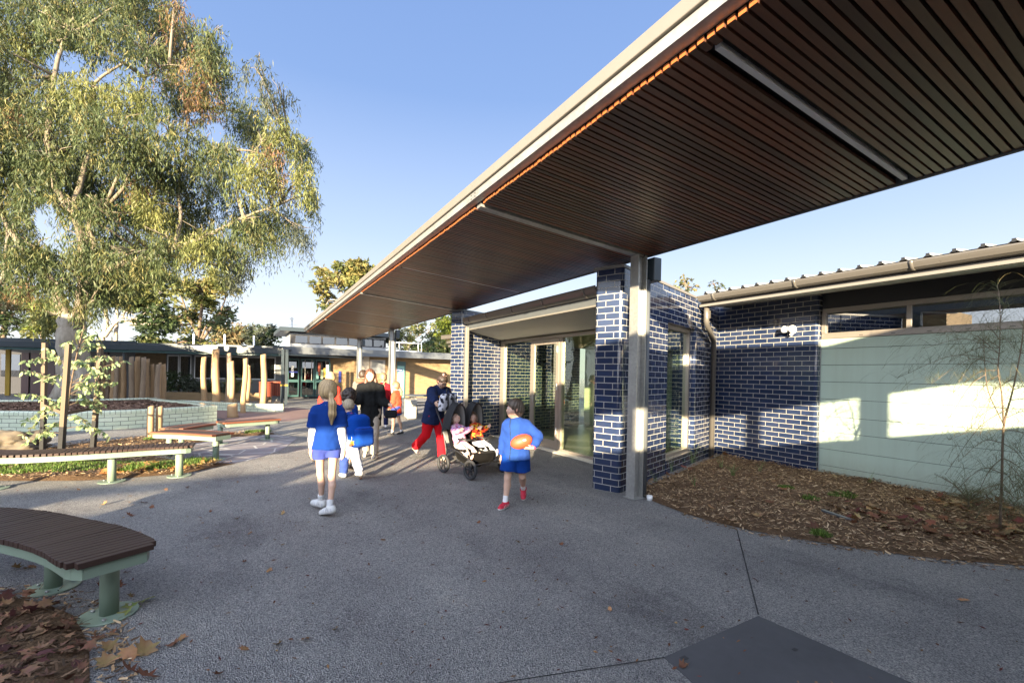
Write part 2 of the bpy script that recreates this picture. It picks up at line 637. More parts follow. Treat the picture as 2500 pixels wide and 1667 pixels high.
def hn(x, y, s=1.0, a=.02):
    return a * (math.sin(x * 7.3 * s + 1.3 * math.sin(y * 5.1 * s)) + math.sin(y * 8.7 * s + 2.1 * math.sin(x * 3.7 * s))) * .5

bedR = [(4.35, 4.08), (4.36, 4.42), (8.25, 5.86), (8.28, 4.1), (8.4, 4.08), (8.4, -2.4), (7.2, -.2), (6.6, .55), (5.74, 1.17), (5.13, 1.70), (4.76, 2.23), (4.45, 2.75), (4.32, 3.15), (4.29, 3.5)]
zR = lambda x, y: .03 + hn(x, y, 1, .018)
inR = bed('garden_bed', bedR, zR, M['mulch'])
bedN = [(-1.47, 4.31), (-1.17, 4.03), (-.95, 3.74), (-.78, 3.32), (-.68, 2.92), (-.70, 2.3), (-1.6, 1.6), (-3.4, 3.2), (-2.6, 4.6)]
zN = lambda x, y: .035 + hn(x, y, 1, .015)
inN = bed('garden_bed_near', bedN, zN, M['mulch'])
bedI = [(-3.2, 8.75), (-2.93, 8.53), (-2.05, 8.13), (-1.70, 8.06), (-.90, 8.10), (-.27, 8.63), (-.93, 9.05), (-1.62, 10.0), (-1.1, 11.28), (-.39, 12.05), (.41, 12.22), (.41, 12.46), (-.41, 12.76), (-1.15, 12.35), (-2.12, 12.57), (-2.88, 12.16), (-3.4, 11.4), (-5, 10.8), (-5, 9.6)]
zI = lambda x, y: .04 + hn(x, y, 1, .02)
inI = bed('garden_bed_island', bedI, zI, M['mulch'])

# =====================================================================  covered walkway
CW_R, CW_L = 4.35, 1.93
SL = .0767
def zs(x): return 3.1 + (CW_R - x) * SL          # underside of the slats
cw = empty('covered_walkway', (4.24, 4.23, 0), 'long skillion walkway roof with slatted timber soffit on galvanised steel posts', 'walkway canopy')
CW0, CW1 = -8.0, 22.75
mb = MB()      # roof sheet and flashing
xl, xr = 1.80, 4.40
for (xa, xb, za, zb) in ((xl + .03, xr, .215, .17),):
    mb.obox((0, 0, 0), (0, 0, 0), (0, 0, 0), (0, 0, 0)) if False else None
def sl_prism(mb, x0, x1, y0, y1, t0, t1):
    """slab following the roof fall between offsets t0 and t1 above the slat underside"""
    v = [(x0, y0, zs(x0) + t0), (x1, y0, zs(x1) + t0), (x1, y1, zs(x1) + t0), (x0, y1, zs(x0) + t0),
         (x0, y0, zs(x0) + t1), (x1, y0, zs(x1) + t1), (x1, y1, zs(x1) + t1), (x0, y1, zs(x0) + t1)]
    n = len(mb.v)
    mb.v += v
    for f in ((3, 2, 1, 0), (4, 5, 6, 7), (0, 1, 5, 4), (1, 2, 6, 5), (2, 3, 7, 6), (3, 0, 4, 7)):
        mb.face(tuple(n + i for i in f))
sl_prism(mb, 1.90, 4.36, CW0, CW1, .115, .135)
mb.build('roof_sheet', M['roof'], cw)
mb = MB()
sl_prism(mb, 1.872, 1.90, CW0, CW1 + .03, .112, .205)
sl_prism(mb, 1.90, 4.37, CW1 + .002, CW1 + .03, .05, .16)
mb.build('roof_flashing', M['stone_col'], cw, bevel=.006)
mb = MB()      # galvanised edge channel: web and bottom flange
sl_prism(mb, 1.893, 1.904, CW0, CW1, .034, .106)
sl_prism(mb, 1.904, 1.975, CW0, CW1, .036, .044)
mb.build('edge_channel', M['galv'], cw)
mb = MB()
sl_prism(mb, 4.352, 4.366, CW0, CW1, -.012, .12)
mb.build('rear_edge_angle', M['steel_blue_l'], cw)
for i in range(2):
    for k in range(2):
        mb = MB()
        mb.beam((1.888, 4.16 + .09 * i, zs(1.89) + .05 + .035 * k), (1.8935, 4.16 + .09 * i, zs(1.89) + .05 + .035 * k), .010, .010)
        mb.build('splice_bolt', M['black'], cw)
beams = [-13.6 + 6.0 * i for i in range(2, 2)] + [-1.75, 4.25, 10.35, 16.35, 22.3]
mb = None
for yb in beams:
    mb = MB()
    sl_prism(mb, 1.98, 4.30, yb - .05, yb + .05, -.012, .10)
    mb.build('cross_beam', M['galv'], cw)
# slats, one panel for each bay, with brighter orange ends facing the yard
edges = [CW0] + [b for b in beams] + [CW1]
lights = [-4.3, 1.535, 7.37, 13.3, 19.3]
for bi in range(len(edges) - 1):
    a = edges[bi] + (.075 if bi else 0)
    b = edges[bi + 1] - (.075 if bi < len(edges) - 2 else .02)
    mb = MB()
    k = math.ceil(a / .057)
    while (k + 1) * .057 < b:
        y0 = k * .057 + .008
        y1 = y0 + .041
        yc = (y0 + y1) / 2
        lit = any(abs(yc - L) < .045 for L in lights)
        x1 = 4.345
        if lit: x1 = 2.05
        j = random.uniform(-.004, .004)
        n = len(mb.v)
        x0 = 1.978 + j
        zj = random.uniform(-.0012, .0012)
        mb.v += [(x0, y0, zs(x0) + zj), (x1, y0, zs(x1) + zj), (x1, y1, zs(x1) + zj), (x0, y1, zs(x0) + zj),
                 (x0, y0, zs(x0) + .03), (x1, y0, zs(x1) + .03), (x1, y1, zs(x1) + .03), (x0, y1, zs(x0) + .03)]
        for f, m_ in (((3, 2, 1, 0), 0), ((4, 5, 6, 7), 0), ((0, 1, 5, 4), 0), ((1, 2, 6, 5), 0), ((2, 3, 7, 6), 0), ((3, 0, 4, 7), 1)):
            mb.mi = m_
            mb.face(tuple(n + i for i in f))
        # only the end face takes the brighter orange
        k += 1
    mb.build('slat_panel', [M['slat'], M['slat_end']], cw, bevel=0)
mb = MB()
sl_prism(mb, 1.95, 4.345, CW0, CW1 - .01, .052, .06)
mb.build('backing_board', M['black'], cw)
for L in lights:
    mb = MB()
    sl_prism(mb, 2.07, 4.31, L - .017, L + .017, .001, .03)
    mb.build('strip_light', M['diffuser'], cw)


def hpost(name, x, y, ztop, parent, w=.145, dpth=.15):
    """galvanised H section post: two flanges, web, foot"""
    mb = MB()
    y0, y1 = y - w / 2, y + w / 2
    mb.box(x, y0, 0, x + .010, y1, ztop)
    mb.box(x + dpth - .010, y0, 0, x + dpth, y1, ztop)
    mb.box(x + .010, y - .004, 0, x + dpth - .010, y + .004, ztop)
    o = mb.build(name, M['galv'], parent)
    mb = MB()
    mb.box(x - .03, y0 - .03, .006, x + dpth + .03, y1 + .03, .016)
    mb.build('foot_plate', M['galv'], o, local=False)
    return o


for yb in beams:
    hpost('post', 4.165, yb - .02, zs(4.2) - .012, cw)
    mb = MB()
    mb.smooth = True
    mb.tube([(4.362, yb - .06, 0), (4.362, yb - .06, 2.80)], .036, 14)
    o = mb.build('downpipe', M['steel_blue_l'], cw)
    mb = MB()
    mb.box(4.368, yb - .16, 2.78, 4.50, yb + .02, 3.08)
    mb.build('rainwater_head', M['steel_blue'], cw, bevel=.012)
mb = MB()
mb.cyl((4.345, 4.07), .036, 0, .06, 14)
mb.build('drain_collar', M['white'], cw)

# =====================================================================  navy brick pavilion
pv = empty('brick_pavilion', (5.5, 6.5, 0), 'navy glazed brick pavilion with glass doors, bronze frames and low metal roofs', 'building')
C0 = Vector((4.209, 4.475)); CD = Vector((.937, .350)).normalized(); CN = Vector((CD.y, -CD.x))     # CN faces the camera side
TW = .42
def cpt(k, t=0.0):
    """k along the skew wall, t = depth behind its face"""
    p = C0 + CD * k - CN * t
    return (p.x, p.y)


def round_pts(pts, r, seg=5):
    out = []
    n = len(pts)
    for i in range(n):
        p, q, s = Vector(pts[i - 1]), Vector(pts[i]), Vector(pts[(i + 1) % n])
        rr = r[i] if isinstance(r, (list, tuple)) else r
        if rr <= 0:
            out.append(tuple(q)); continue
        a = (p - q).normalized(); b = (s - q).normalized()
        ang = a.angle(b)
        tl = rr / math.tan(ang / 2)
        A, B = q + a * tl, q + b * tl
        cen = q + (a + b).normalized() * (rr / math.sin(ang / 2))
        va, vb = A - cen, B - cen
        tot = va.angle_signed(vb)
        for k in range(seg + 1):
            t = tot * k / seg
            c_, s_ = math.cos(-t), math.sin(-t)
            out.append((cen.x + va.x * c_ - va.y * s_, cen.y + va.x * s_ + va.y * c_))
    return out


WZ = 3.0
mb = MB()
kw0, kw1 = 1.645, 2.955
mb.prism(round_pts([cpt(0, TW), cpt(0, 0), cpt(kw0, 0), cpt(kw0, TW)], [.05, .06, .05, 0]), -.05, WZ, smooth=False)
mb.prism(round_pts([cpt(kw1, TW), cpt(kw1, 0), cpt(4.38, 0), cpt(4.38, TW)], [0, .05, 0, 0]), -.05, WZ)
mb.prism([cpt(kw0, TW), cpt(kw0, 0.0), cpt(kw1, 0.0), cpt(kw1, TW)], 2.44, WZ)
mb.prism([cpt(kw0, TW), cpt(kw0, 0.0), cpt(kw1, 0.0), cpt(kw1, TW)], -.05, .20)
# re-map u to run with k so courses meet
for i, f in enumerate(mb.f):
    uv = []
    for j, vi in enumerate(f):
        x, y, z = mb.v[vi]
        dx, dy = x - C0.x, y - C0.y
        kk = dx * CD.x + dy * CD.y
        tt = -(dx * CN.x + dy * CN.y)
        nrm = None
        uv.append((kk + (-tt if kk < .1 or abs(kk - kw0) < .06 or abs(kk - kw1) < .06 else 0), z))
    mb.uv[i] = uv
mb.build('brick_wall', M['navy_brick'], pv)
mb = MB()
mb.prism([cpt(-.02, TW + .02), cpt(-.02, -.015), cpt(2.95, -.015), cpt(2.95, TW + .02)], WZ + .002, WZ + .045)
mb.build('wall_coping', M['stone_col'], pv, bevel=.004)
# side window in the skew wall
wf = MB()
def kbox(mb, k0, k1, t0, t1, z0, z1):
    mb.prism([cpt(k0, t0), cpt(k1, t0), cpt(k1, t1), cpt(k0, t1)], z0, z1)
kbox(wf, kw0 + .003, kw0 + .06, .10, .20, .203, 2.437)
kbox(wf, kw1 - .07, kw1 - .003, .10, .20, .203, 2.437)
kbox(wf, kw0 + .06, kw1 - .07, .10, .20, 2.37, 2.437)
kbox(wf, kw0 + .06, kw1 - .07, .10, .20, .203, .27)
kbox(wf, kw0 + .003, kw1 - .003, .02, .10, .203, .222)
w1 = wf.build('window', M['frame'], pv, bevel=.003)
gb = MB(); kbox(gb, kw0 + .06, kw1 - .07, .148, .154, .27, 2.37)
gb.build('pane', M['glass'], w1)

# alarm wall and mint clad wall of the wing
AX, BX = 8.28, 8.40
mb = MB()
mb.prism(round_pts([(AX, 6.2), (AX, 4.10), (BX + .3, 4.10), (BX + .3, 6.2)], [0, .05, 0, 0]), -.1, 3.10)
for i, f in enumerate(mb.f):
    mb.uv[i] = [((-mb.v[vi][1] if mb.v[vi][0] < AX + .06 else -4.1 + (mb.v[vi][0] - AX)) + .09, mb.v[vi][2]) for vi in f]
mb.build('brick_wall', M['navy_brick'], pv)
mb = MB()
z = 2.262
brd = [-.25, .125, .405, .695, .955, 1.247, 1.537, 1.821, 2.098, 2.262]
for a, b in zip(brd[:-1], brd[1:]):
    mb.box(BX, -6, a + .003, BX + .05, 4.094, b - .003)
mb.mi = 1
mb.box(BX + .012, -6, -.25, BX + .3, 4.09, 2.25)
mb.build('mint_cladding', [M['boards'], M['joint']], pv, bevel=.0025)
mb = MB()      # corner bead
mb.box(8.385, 4.094, -.1, BX + .05, 4.1, 2.262)
mb.build('corner_bead', M['galv'], pv)
# high window band
win = MB()
win.box(BX - .01, -6, 2.265, BX + .09, 4.09, 2.345)
win.box(BX - .004, -6, 2.345, BX + .09, 4.09, 2.362)
win.box(BX, -6, 2.70, BX + .09, 4.09, 2.775)
win.box(BX - .012, 4.03, 2.362, BX + .09, 4.092, 2.70)
win.box(BX + .012, 2.885, 2.362, BX + .07, 2.945, 2.70)
win.box(BX + .012, -.2, 2.362, BX + .07, -.14, 2.70)
wo = win.build('window', M['frame'], pv, bevel=.003)
for (a, b) in ((2.945, 4.03), (-.14, 2.885), (-6, -.2)):
    gb = MB(); gb.box(BX + .03, a, 2.362, BX + .036, b, 2.70)
    gb.build('pane', M['glass_hi'], wo)
for yy in (3.51, 3.09, 2.67, 2.26, 1.85, 1.43):
    dm = MB(); dm.box(BX - .0125, yy - .025, 2.295, BX - .0095, yy + .025, 2.303)
    dm.build('drain_slot', M['black'], wo)
mb = MB()
mb.box(BX + .02, -6, 2.776, BX + .3, 4.098, 3.28)
mb.build('charcoal_panel', M['dark_panel'], pv)
# wing eave: gutter, fascia, raked soffit, ribbed roof
EX = 6.95
RP = .115
gut = MB()
gy0, gy1 = -6.0, 5.47
cmp_ = lambda z: 3.045 - (3.045 - z) * .80
prof = [(0.0, 3.045), (-.012, 3.04), (-.012, 3.02), (.0, 2.985), (.02, 2.94), (.06, 2.912), (.13, 2.905), (.145, 2.92), (.145, 3.045), (.135, 3.045), (.135, 2.93), (.05, 2.93), (.012, 2.98), (.0, 3.03)]
def extrude_y(mb, prof, x0, y0, y1, smooth=True):
    n = len(prof); b = len(mb.v)
    for y in (y0, y1): mb.v += [(x0 + p[0], y, p[1]) for p in prof]
    sm = mb.smooth; mb.smooth = smooth
    for i in range(n):
        j = (i + 1) % n
        mb.face((b + i, b + j, b + n + j, b + n + i))
    mb.smooth = sm
    mb.face(tuple(range(b, b + n))[::-1]); mb.face(tuple(range(b + n, b + 2 * n)))
extrude_y(gut, [(p[0], cmp_(p[1])) for p in prof], EX, gy0, gy1, smooth=False)
go = gut.build('gutter', M['gutter'], pv)
for yy in (5.16, 3.781, 2.401, 1.02, -.36):
    br = MB()
    extrude_y(br, [(q_[0], cmp_(q_[1])) for q_ in [(-.015, 3.04), (-.019, 3.02), (-.006, 2.983), (.016, 2.934), (.058, 2.906), (.105, 2.899), (.105, 2.903), (.06, 2.911), (.02, 2.94), (.0, 2.985), (-.012, 3.02), (-.011, 3.04)]], EX, yy - .022, yy + .022)
    br.build('gutter_bracket', M['gutter'], go)
mb = MB()
mb.box(7.09, gy0, 2.885, 7.11, 5.50, 3.03)
mb.build('eave_board', M['dark_panel'], pv)
mb = MB()
mb.prism([(7.05, gy0), (7.085, gy0), (7.085, 5.51), (7.05, 5.5)], 2.855, 2.895)
mb.build('fascia', M['fascia_l'], pv)
mb = MB()
def rk(x): return 2.862 + (x - 7.085) * .135
for (xa, xb, ya, yb) in ((7.087, BX + .02, gy0, 4.098), (7.087, AX, 4.098, 5.9)):
    n = len(mb.v)
    mb.v += [(xa, ya, rk(xa)), (xb, ya, rk(xb)), (xb, yb, rk(xb)), (xa, (5.52 if yb > 5 else yb), rk(xa)),
             (xa, ya, rk(xa) + .02), (xb, ya, rk(xb) + .02), (xb, yb, rk(xb) + .02), (xa, (5.52 if yb > 5 else yb), rk(xa) + .02)]
    for f in ((3, 2, 1, 0), (4, 5, 6, 7), (0, 1, 5, 4), (1, 2, 6, 5), (2, 3, 7, 6), (3, 0, 4, 7)): mb.face(tuple(n + i for i in f))
mb.build('soffit', M['soffit'], pv)
mb = MB()      # roof pans with ribs, low skillion falling to the gutter
xe, x2 = EX + .03, 14.0
def rz(x): return 3.062 + (x - xe) * RP
n = len(mb.v)
y0 = -6.0
ribs = [2.014 + .2362 * k for k in range(-34, 15)]
prof2 = []
for yy in ribs:
    prof2 += [(yy - .05, 0), (yy - .02, .022), (yy - .015, .042), (yy + .015, .042), (yy + .02, .022), (yy + .05, 0)]
for x in (xe, x2):
    mb.v += [(x, p[0], rz(x) + p[1]) for p in prof2]
    mb.v += [(x, p[0], rz(x) + p[1] - .004) for p in prof2]
k = len(prof2)
for i in range(k - 1):
    mb.face((n + i, n + 2 * k + i, n + 2 * k + i + 1, n + i + 1))
    mb.face((n + k + i, n + k + i + 1, n + 3 * k + i + 1, n + 3 * k + i))
mb.build('roof', M['roof'], pv)
for yy in [r_ for r_ in ribs if r_ > 1.2]:
    mb = MB()
    mb.prism([(xe - .012, yy - .017), (xe, yy - .017), (xe, yy + .017), (xe - .012, yy + .017)], 3.066, 3.104)
    mb.build('rib_end_cap', M['black'], pv)
# bracket under the soffit by the corner
mb = MB()
mb.prism([(7.16, 5.42), (7.26, 5.42), (7.26, 5.44), (7.16, 5.44)], 2.66, 2.80)
mb.build('soffit_cleat', M['gutter'], pv)
# corner downpipe with swan neck
def cp3(k, t, z):
    a = cpt(k, t); return (a[0], a[1], z)
mb = MB()
mb.tube([cp3(3.09, -.14, 2.93), cp3(3.09, -.14, 2.60), cp3(3.12, -.14, 2.55), cp3(3.80, -.06, 2.32), cp3(3.86, -.055, 2.27), cp3(3.86, -.055, -.02)], .048, 16)
mb.build('downpipe', M['gutter'], pv)
# dome security light on the alarm wall
lt = MB()
yc, zc = 4.50, 2.43
lt.tube([(AX, yc, zc), (AX - .03, yc, zc), (AX - .035, yc, zc)], [.06, .06, .05], 16)
lt.tube([(AX - .03, yc, zc), (AX - .12, yc, zc + .01)], .02, 8)
lo = lt.build('security_light', M['white'], pv)
for s in (-1, 1):
    l2 = MB()
    l2.tube([(AX - .10, yc + s * .05, zc + .0), (AX - .13, yc + s * .062, zc + .015), (AX - .17, yc + s * .075, zc + .02), (AX - .175, yc + s * .077, zc + .02)], [.035, .058, .062, .05], 18)
    l2.build('lamp_head', M['white'], lo)
l3 = MB(); l3.tube([(AX - .06, yc - .02, zc - .05), (AX - .11, yc - .03, zc - .075)], [.02, .026], 10)
l3.build('sensor', M['white'], lo)

# ---- porch: facade, soffit, gutter
K1 = Vector((4.15, 9.67))
def c2(k, t):        # second skew wall
    p = K1 + CD * k - CN * t
    return (p.x, p.y)
mb = MB()
mb.prism(round_pts([c2(0, TW), c2(0, 0), c2(5.2, 0), c2(5.2, TW)], [.05, .06, 0, 0]), -.02, 3.0)
for i, f in enumerate(mb.f):
    uv = []
    for vi in f:
        x, y, z = mb.v[vi]
        dx, dy = x - K1.x, y - K1.y
        kk = dx * CD.x + dy * CD.y; tt = -(dx * CN.x + dy * CN.y)
        uv.append((kk + (-tt if kk < .1 else 0), z))
    mb.uv[i] = uv
mb.build('brick_wall', M['navy_brick'], pv)
mb = MB()
mb.prism([c2(-.02, TW + .02), c2(-.02, -.015), c2(5.2, -.015), c2(5.2, TW + .02)], 3.002, 3.045)
mb.build('wall_coping', M['steel_blue_l'], pv)
FX = 5.42
fr = MB()
ZT = 2.39
def fb(mb, y0, y1, z0, z1, d=.05): mb.box(FX - .02, y0, z0, FX - .02 + d * 2, y1, z1)
fb(fr, 9.93, 10.125, .02, ZT)
fb(fr, 5.35, 5.45, .02, ZT)
fb(fr, 5.45, 9.93, ZT - .06, ZT)
fb(fr, 5.45, 9.93, .004, .06)
fb(fr, 8.60, 8.67, .06, ZT - .06)
fb(fr, 7.475, 7.56, .06, ZT - .06)
fo = fr.build('glazing_frame', M['frame'], pv, bevel=.004)
for a, b in ((8.67, 9.93), (5.45, 7.475)):
    g_ = MB(); g_.box(FX + .02, a, .06, FX + .027, b, ZT - .06)
    g_.build('pane', M['glass'], fo)
dr = MB()
dx = FX - .03
for a, b, c_, d_ in ((7.563, 7.66, .065, 2.32), (8.50, 8.597, .065, 2.32), (7.66, 8.50, 2.21, 2.32), (7.66, 8.50, .065, .20)):
    dr.box(dx, a, c_, dx + .05, b, d_)
do = dr.build('door', M['frame'], pv, bevel=.004)
g_ = MB(); g_.box(dx + .02, 7.66, .20, dx + .027, 8.50, 2.21); g_.build('pane', M['glass'], do)
h_ = MB(); h_.tube([(dx - .03, 8.53, 1.05), (dx - .055, 8.53, 1.05), (dx - .055, 8.42, 1.05)], .009, 8)
h_.box(dx - .006, 8.515, .95, dx, 8.545, 1.12)
h_.build('handle', M['galv'], do)
for zz in (.35, 1.25, 2.02):
    hn_ = MB(); hn_.tube([(dx - .012, 7.60, zz), (dx - .012, 7.60, zz + .13)], .010, 8)
    hn_.build('hinge', M['white'], do)
s_ = MB(); s_.box(5.2, 5.4, .003, 5.46, 10.1, .012); s_.build('sill', M['pale_concrete'], pv)
# porch soffit and roof
mb = MB()
def pz(x): return 2.565 - (x - 4.24) * .125
def slab(mb, xa, ya0, ya1, xb, yb0, yb1, fz, t):
    n = len(mb.v)
    mb.v += [(xa, ya0, fz(xa)), (xb, yb0, fz(xb)), (xb, yb1, fz(xb)), (xa, ya1, fz(xa)), (xa, ya0, fz(xa) + t), (xb, yb0, fz(xb) + t), (xb, yb1, fz(xb) + t), (xa, ya1, fz(xa) + t)]
    for f in ((3, 2, 1, 0), (4, 5, 6, 7), (0, 1, 5, 4), (1, 2, 6, 5), (2, 3, 7, 6), (3, 0, 4, 7)): mb.face(tuple(n + i for i in f))
slab(mb, 4.27, 4.95, 9.70, FX, 5.38, 10.13, pz, .02)
mb.build('porch_soffit', M['soffit'], pv)
mb = MB()
mb.box(4.268, 7.6, 2.5, 4.2685, 7.61, 2.52)
mb = MB()
mb.box(4.238, 4.96, 2.552, 4.272, 9.685, 2.578)
mb.build('porch_trim', M['fascia_l'], pv)
mb = MB()
mb.box(4.262, 4.98, 2.58, 4.292, 9.70, 2.78)
mb.build('porch_fascia', M['steel_blue_l'], pv)
gut = MB()
pg = [(p[0], p[1] - 3.045 + 2.83) for p in prof]
extrude_y(gut, [(p[0] * 1.0, p[1]) for p in pg], 4.12, 4.93, 9.60, smooth=False)
go = gut.build('gutter', M['gutter'], pv)
for yy in (5.2, 6.3, 7.35, 8.42, 9.3):
    br = MB()
    extrude_y(br, [(-.016, 2.825), (-.020, 2.80), (-.007, 2.768), (.015, 2.718), (.058, 2.690), (.105, 2.684), (.105, 2.688), (.06, 2.696), (.02, 2.725), (.0, 2.77), (-.012, 2.805), (-.011, 2.825)], 4.12, yy - .02, yy + .02)
    br.build('gutter_bracket', M['gutter'], go)
mb = MB()
mb.box(4.155, 9.47, 0, 4.235, 9.56, 2.62)
mb.build('downpipe', M['fascia_l'], pv, bevel=.01)
mb = MB()      # porch and hall roof
slab(mb, 4.26, 4.96, 9.7, 9.5, 6.9, 11.6, lambda x: 2.80 + (x - 4.26) * .012, .05)
mb.build('porch_roof', M['roof'], pv)
# interior
mb = MB()
slab(mb, FX + .09, 5.45, 10.1, 9.5, 6.9, 11.5, lambda x: 2.42, .03)
mb.build('ceiling', M['int_ceil'], pv)
mb = MB(); mb.poly([(FX + .09, 5.4, .006), (9.5, 6.9, .006), (9.5, 11.6, .006), (FX + .09, 10.1, .006)])
mb.build('floor', M['int_floor'], pv)
mb = MB(); mb.prism([(9.4, 6.8), (9.5, 6.8), (9.5, 11.7), (9.4, 11.7)], 0, 2.6)
mb.build('inner_wall', M['int_wall'], pv)
mb = MB(); mb.prism([(8.9, 7.4), (9.39, 7.4), (9.39, 9.0), (8.9, 9.0)], 0, 2.1)
mb.build('joinery', M['int_green'], pv)
# rooms behind the high windows
mb = MB()
mb.box(BX + .3, -6, 2.9, 12.5, 6.2, 2.95)
mb.build('ceiling', M['int_ceil'], pv)
mb = MB(); mb.box(12.5, -6, 0, 12.6, 6.2, 3.4); mb.build('inner_wall', M['int_wall'], pv)
for (a, b) in ((3.3, 3.36), (1.2, 1.3)):
    mb = MB(); mb.box(9.5, a, 2.62, 11.9, b, 2.72); mb.build('hanging_light', M['white'], pv)
# =====================================================================  unseen shade casters added behind and left of the camera
ob = empty('shade_screen', (0, -2.2, 0), 'unseen screen added to cast shade: low wall with a deep panel on posts above it', 'wall')  # out of view; heights and openings shaped to throw the shade bands
mb = MB()
def wallp(x0, x1, z0, z1, y=-2.0, t=.14): mb.box(x0, y - t, z0, x1, y, z1)
n = len(mb.v)
zt = [(-16, 2.12), (-9.3, 2.12), (-9.3, 1.78), (-7.9, 1.80), (-7.9, 2.12), (-6.9, 2.12), (-6.9, 1.93), (-2.2, 2.0), (.9, 1.93), (2.4, 1.83), (9.5, 1.86)]
for (xa, za), (xb, zb) in zip(zt[:-1], zt[1:]):
    if xb - xa < .01: continue
    mb.prism([(xa, -2.14), (xb, -2.14), (xb, -2.0), (xa, -2.0)], -.1, lambda p, xa=xa, xb=xb, za=za, zb=zb: za + (zb - za) * (p[0] - xa) / (xb - xa))
mb.build('brick_wall', M['yellow_brick'], ob)  # added wall of the unseen shade screen
mb = MB(); mb.box(-9.35, -2.1, 1.98, -7.85, -2.04, 2.12); mb.build('rail', M['galv'], ob)  # added bar; leaves a slot that lets a sun patch through
mb = MB(); mb.prism([(-7.6, -2.2), (14, -2.2), (14, -2.0), (-7.6, -2.0)], 2.53, 3.46)
mb.build('shade_panel', M['steel_blue'], ob)  # added panel that blocks the sun above the open slot
for x, w_ in ((-7.5, .1), (-1.0, .06), (2.3, .16), (9.3, .12)):
    mb = MB(); mb.box(x, -2.13, 1.7, x + w_, -2.02, 2.6); mb.build('post', M['steel_blue'], ob)
o2 = empty('shade_block', (-14.5, 7, 0), 'unseen block added along the left side of the yard to cast shade', 'building')  # out of view; added to shade the planter and far facades
mb = MB(); mb.box(-16, 1.3, 0, -13.6, 13.5, 2.9); mb.build('brick_wall', M['yellow_brick'], o2)  # added wall of the unseen shade block
mb = MB(); mb.box(-16.4, 1.0, 2.9, -13.0, 15.0, 3.75); mb.build('roof', M['steel_blue'], o2)

mb = MB(); mb.box(-17, 9.0, 0, -13.5, 27, 5.3); mb.build('tall_shade_block', M['yellow_brick'], o2)  # taller added mass, raised to shade the far facades
# =====================================================================  benches
def catmull(pts, n):
    pts = [Vector(p) for p in pts]
    P4 = [pts[0] * 2 - pts[1]] + pts + [pts[-1] * 2 - pts[-2]]
    out = []
    segs = len(pts) - 1
    for i in range(n + 1):
        t = i / n * segs
        k = min(int(t), segs - 1); u = t - k
        a, b, c, d = P4[k:k + 4]
        out.append(.5 * ((2 * b) + (c - a) * u + (2 * a - 5 * b + 4 * c - d) * u * u + (3 * b - a - 3 * c + d) * u ** 3))
    return out


def resample(pts, step):
    out = [pts[0]]; acc = 0
    for a, b in zip(pts[:-1], pts[1:]):
        L = (b - a).length
        while acc + L >= step:
            t = (step - acc) / L
            a = a.lerp(b, t); L = (b - a).length; acc = 0
            out.append(a.copy())
        acc += L
    return out


def bench(label, cl, width, legs, closed_slats=True, h=.46, edge_mat='bench_slat', pitch=.052, name='timber_bench', long_boards=False):
    """slatted bench following a plan centreline"""
    c = Vector((sum(p[0] for p in cl) / len(cl), sum(p[1] for p in cl) / len(cl), 0))
    e = empty(name, c, label, 'bench', group='timber benches with mint steel frames')
    curve = catmull([(p[0], p[1], 0) for p in cl], 120)
    fine = resample(curve, pitch)
    mb = MB()
    n = len(fine)
    fr_l, fr_r = [], []
    for i, p in enumerate(fine):
        t = (fine[min(i + 1, n - 1)] - fine[max(i - 1, 0)]).normalized()
        s = Vector((-t.y, t.x, 0))
        w = width / 2
        if i in (0, n - 1): w *= .80
        elif i in (1, n - 2): w *= .95
        j = random.uniform(-.002, .002)
        q = p + Vector((0, 0, h - .0175 + random.uniform(-.001, .001)))
        mb.mi = 0
        if not long_boards:
            mb.obox(q, t * (pitch * .5 - .0035), s * (w + j), Vector((0, 0, .0175)))
        fr_l.append(p + s * (w - .03)); fr_r.append(p - s * (w - .03))
    if long_boards:
        for k in range(5):
            off = (k - 2) * width / 5
            for i in range(n - 1):
                t = (fine[i + 1] - fine[i]).normalized(); s = Vector((-t.y, t.x, 0))
                m_ = (fine[i] + fine[i + 1]) / 2 + s * off + Vector((0, 0, h - .0175))
                mb.mi = 1 if k in (0, 4) else 0
                mb.obox(m_, t * ((fine[i + 1] - fine[i]).length / 2 + .002), s * (width / 10 - .003), Vector((0, 0, .0175 - (i % 2) * .0003)))
    mb.build('seat', [M['bench_slat'], M[edge_mat]], e, bevel=.0 if long_boards else .003)
    fm = MB()
    ring = fr_l + fr_r[::-1]
    m_ = len(ring)
    z0, z1 = h - .105, h - .037
    for i in range(m_):
        a, b = ring[i], ring[(i + 1) % m_]
        fm.beam((a.x, a.y, (z0 + z1) / 2), (b.x, b.y, (z0 + z1) / 2), .008, z1 - z0)
    for i in range(6, n - 1, 9):
        fm.beam((fr_l[i].x, fr_l[i].y, z0 + .03), (fr_r[i].x, fr_r[i].y, z0 + .03), .04, .03)
    fm.build('frame', M['mint_steel'], e)
    for (x, y) in legs:
        lm = MB(); lm.cyl((x, y), .048, .012, z1, 24)
        lo_ = lm.build('leg', M['mint_steel'], e)
        bm_ = MB(); bm_.cyl((x, y), .145, .0, .012, 36)
        bp_ = bm_.build('base_plate', M['mint_steel'], lo_)
        for a in (.5, 2.6, 4.7):
            bt = MB(); bt.cyl((x + .105 * math.cos(a), y + .105 * math.sin(a)), .011, .012, .024, 6)
            bt.build('bolt', M['galv'], bp_) if False else bt.build('bolt', M['galv'], lo_)
    return e


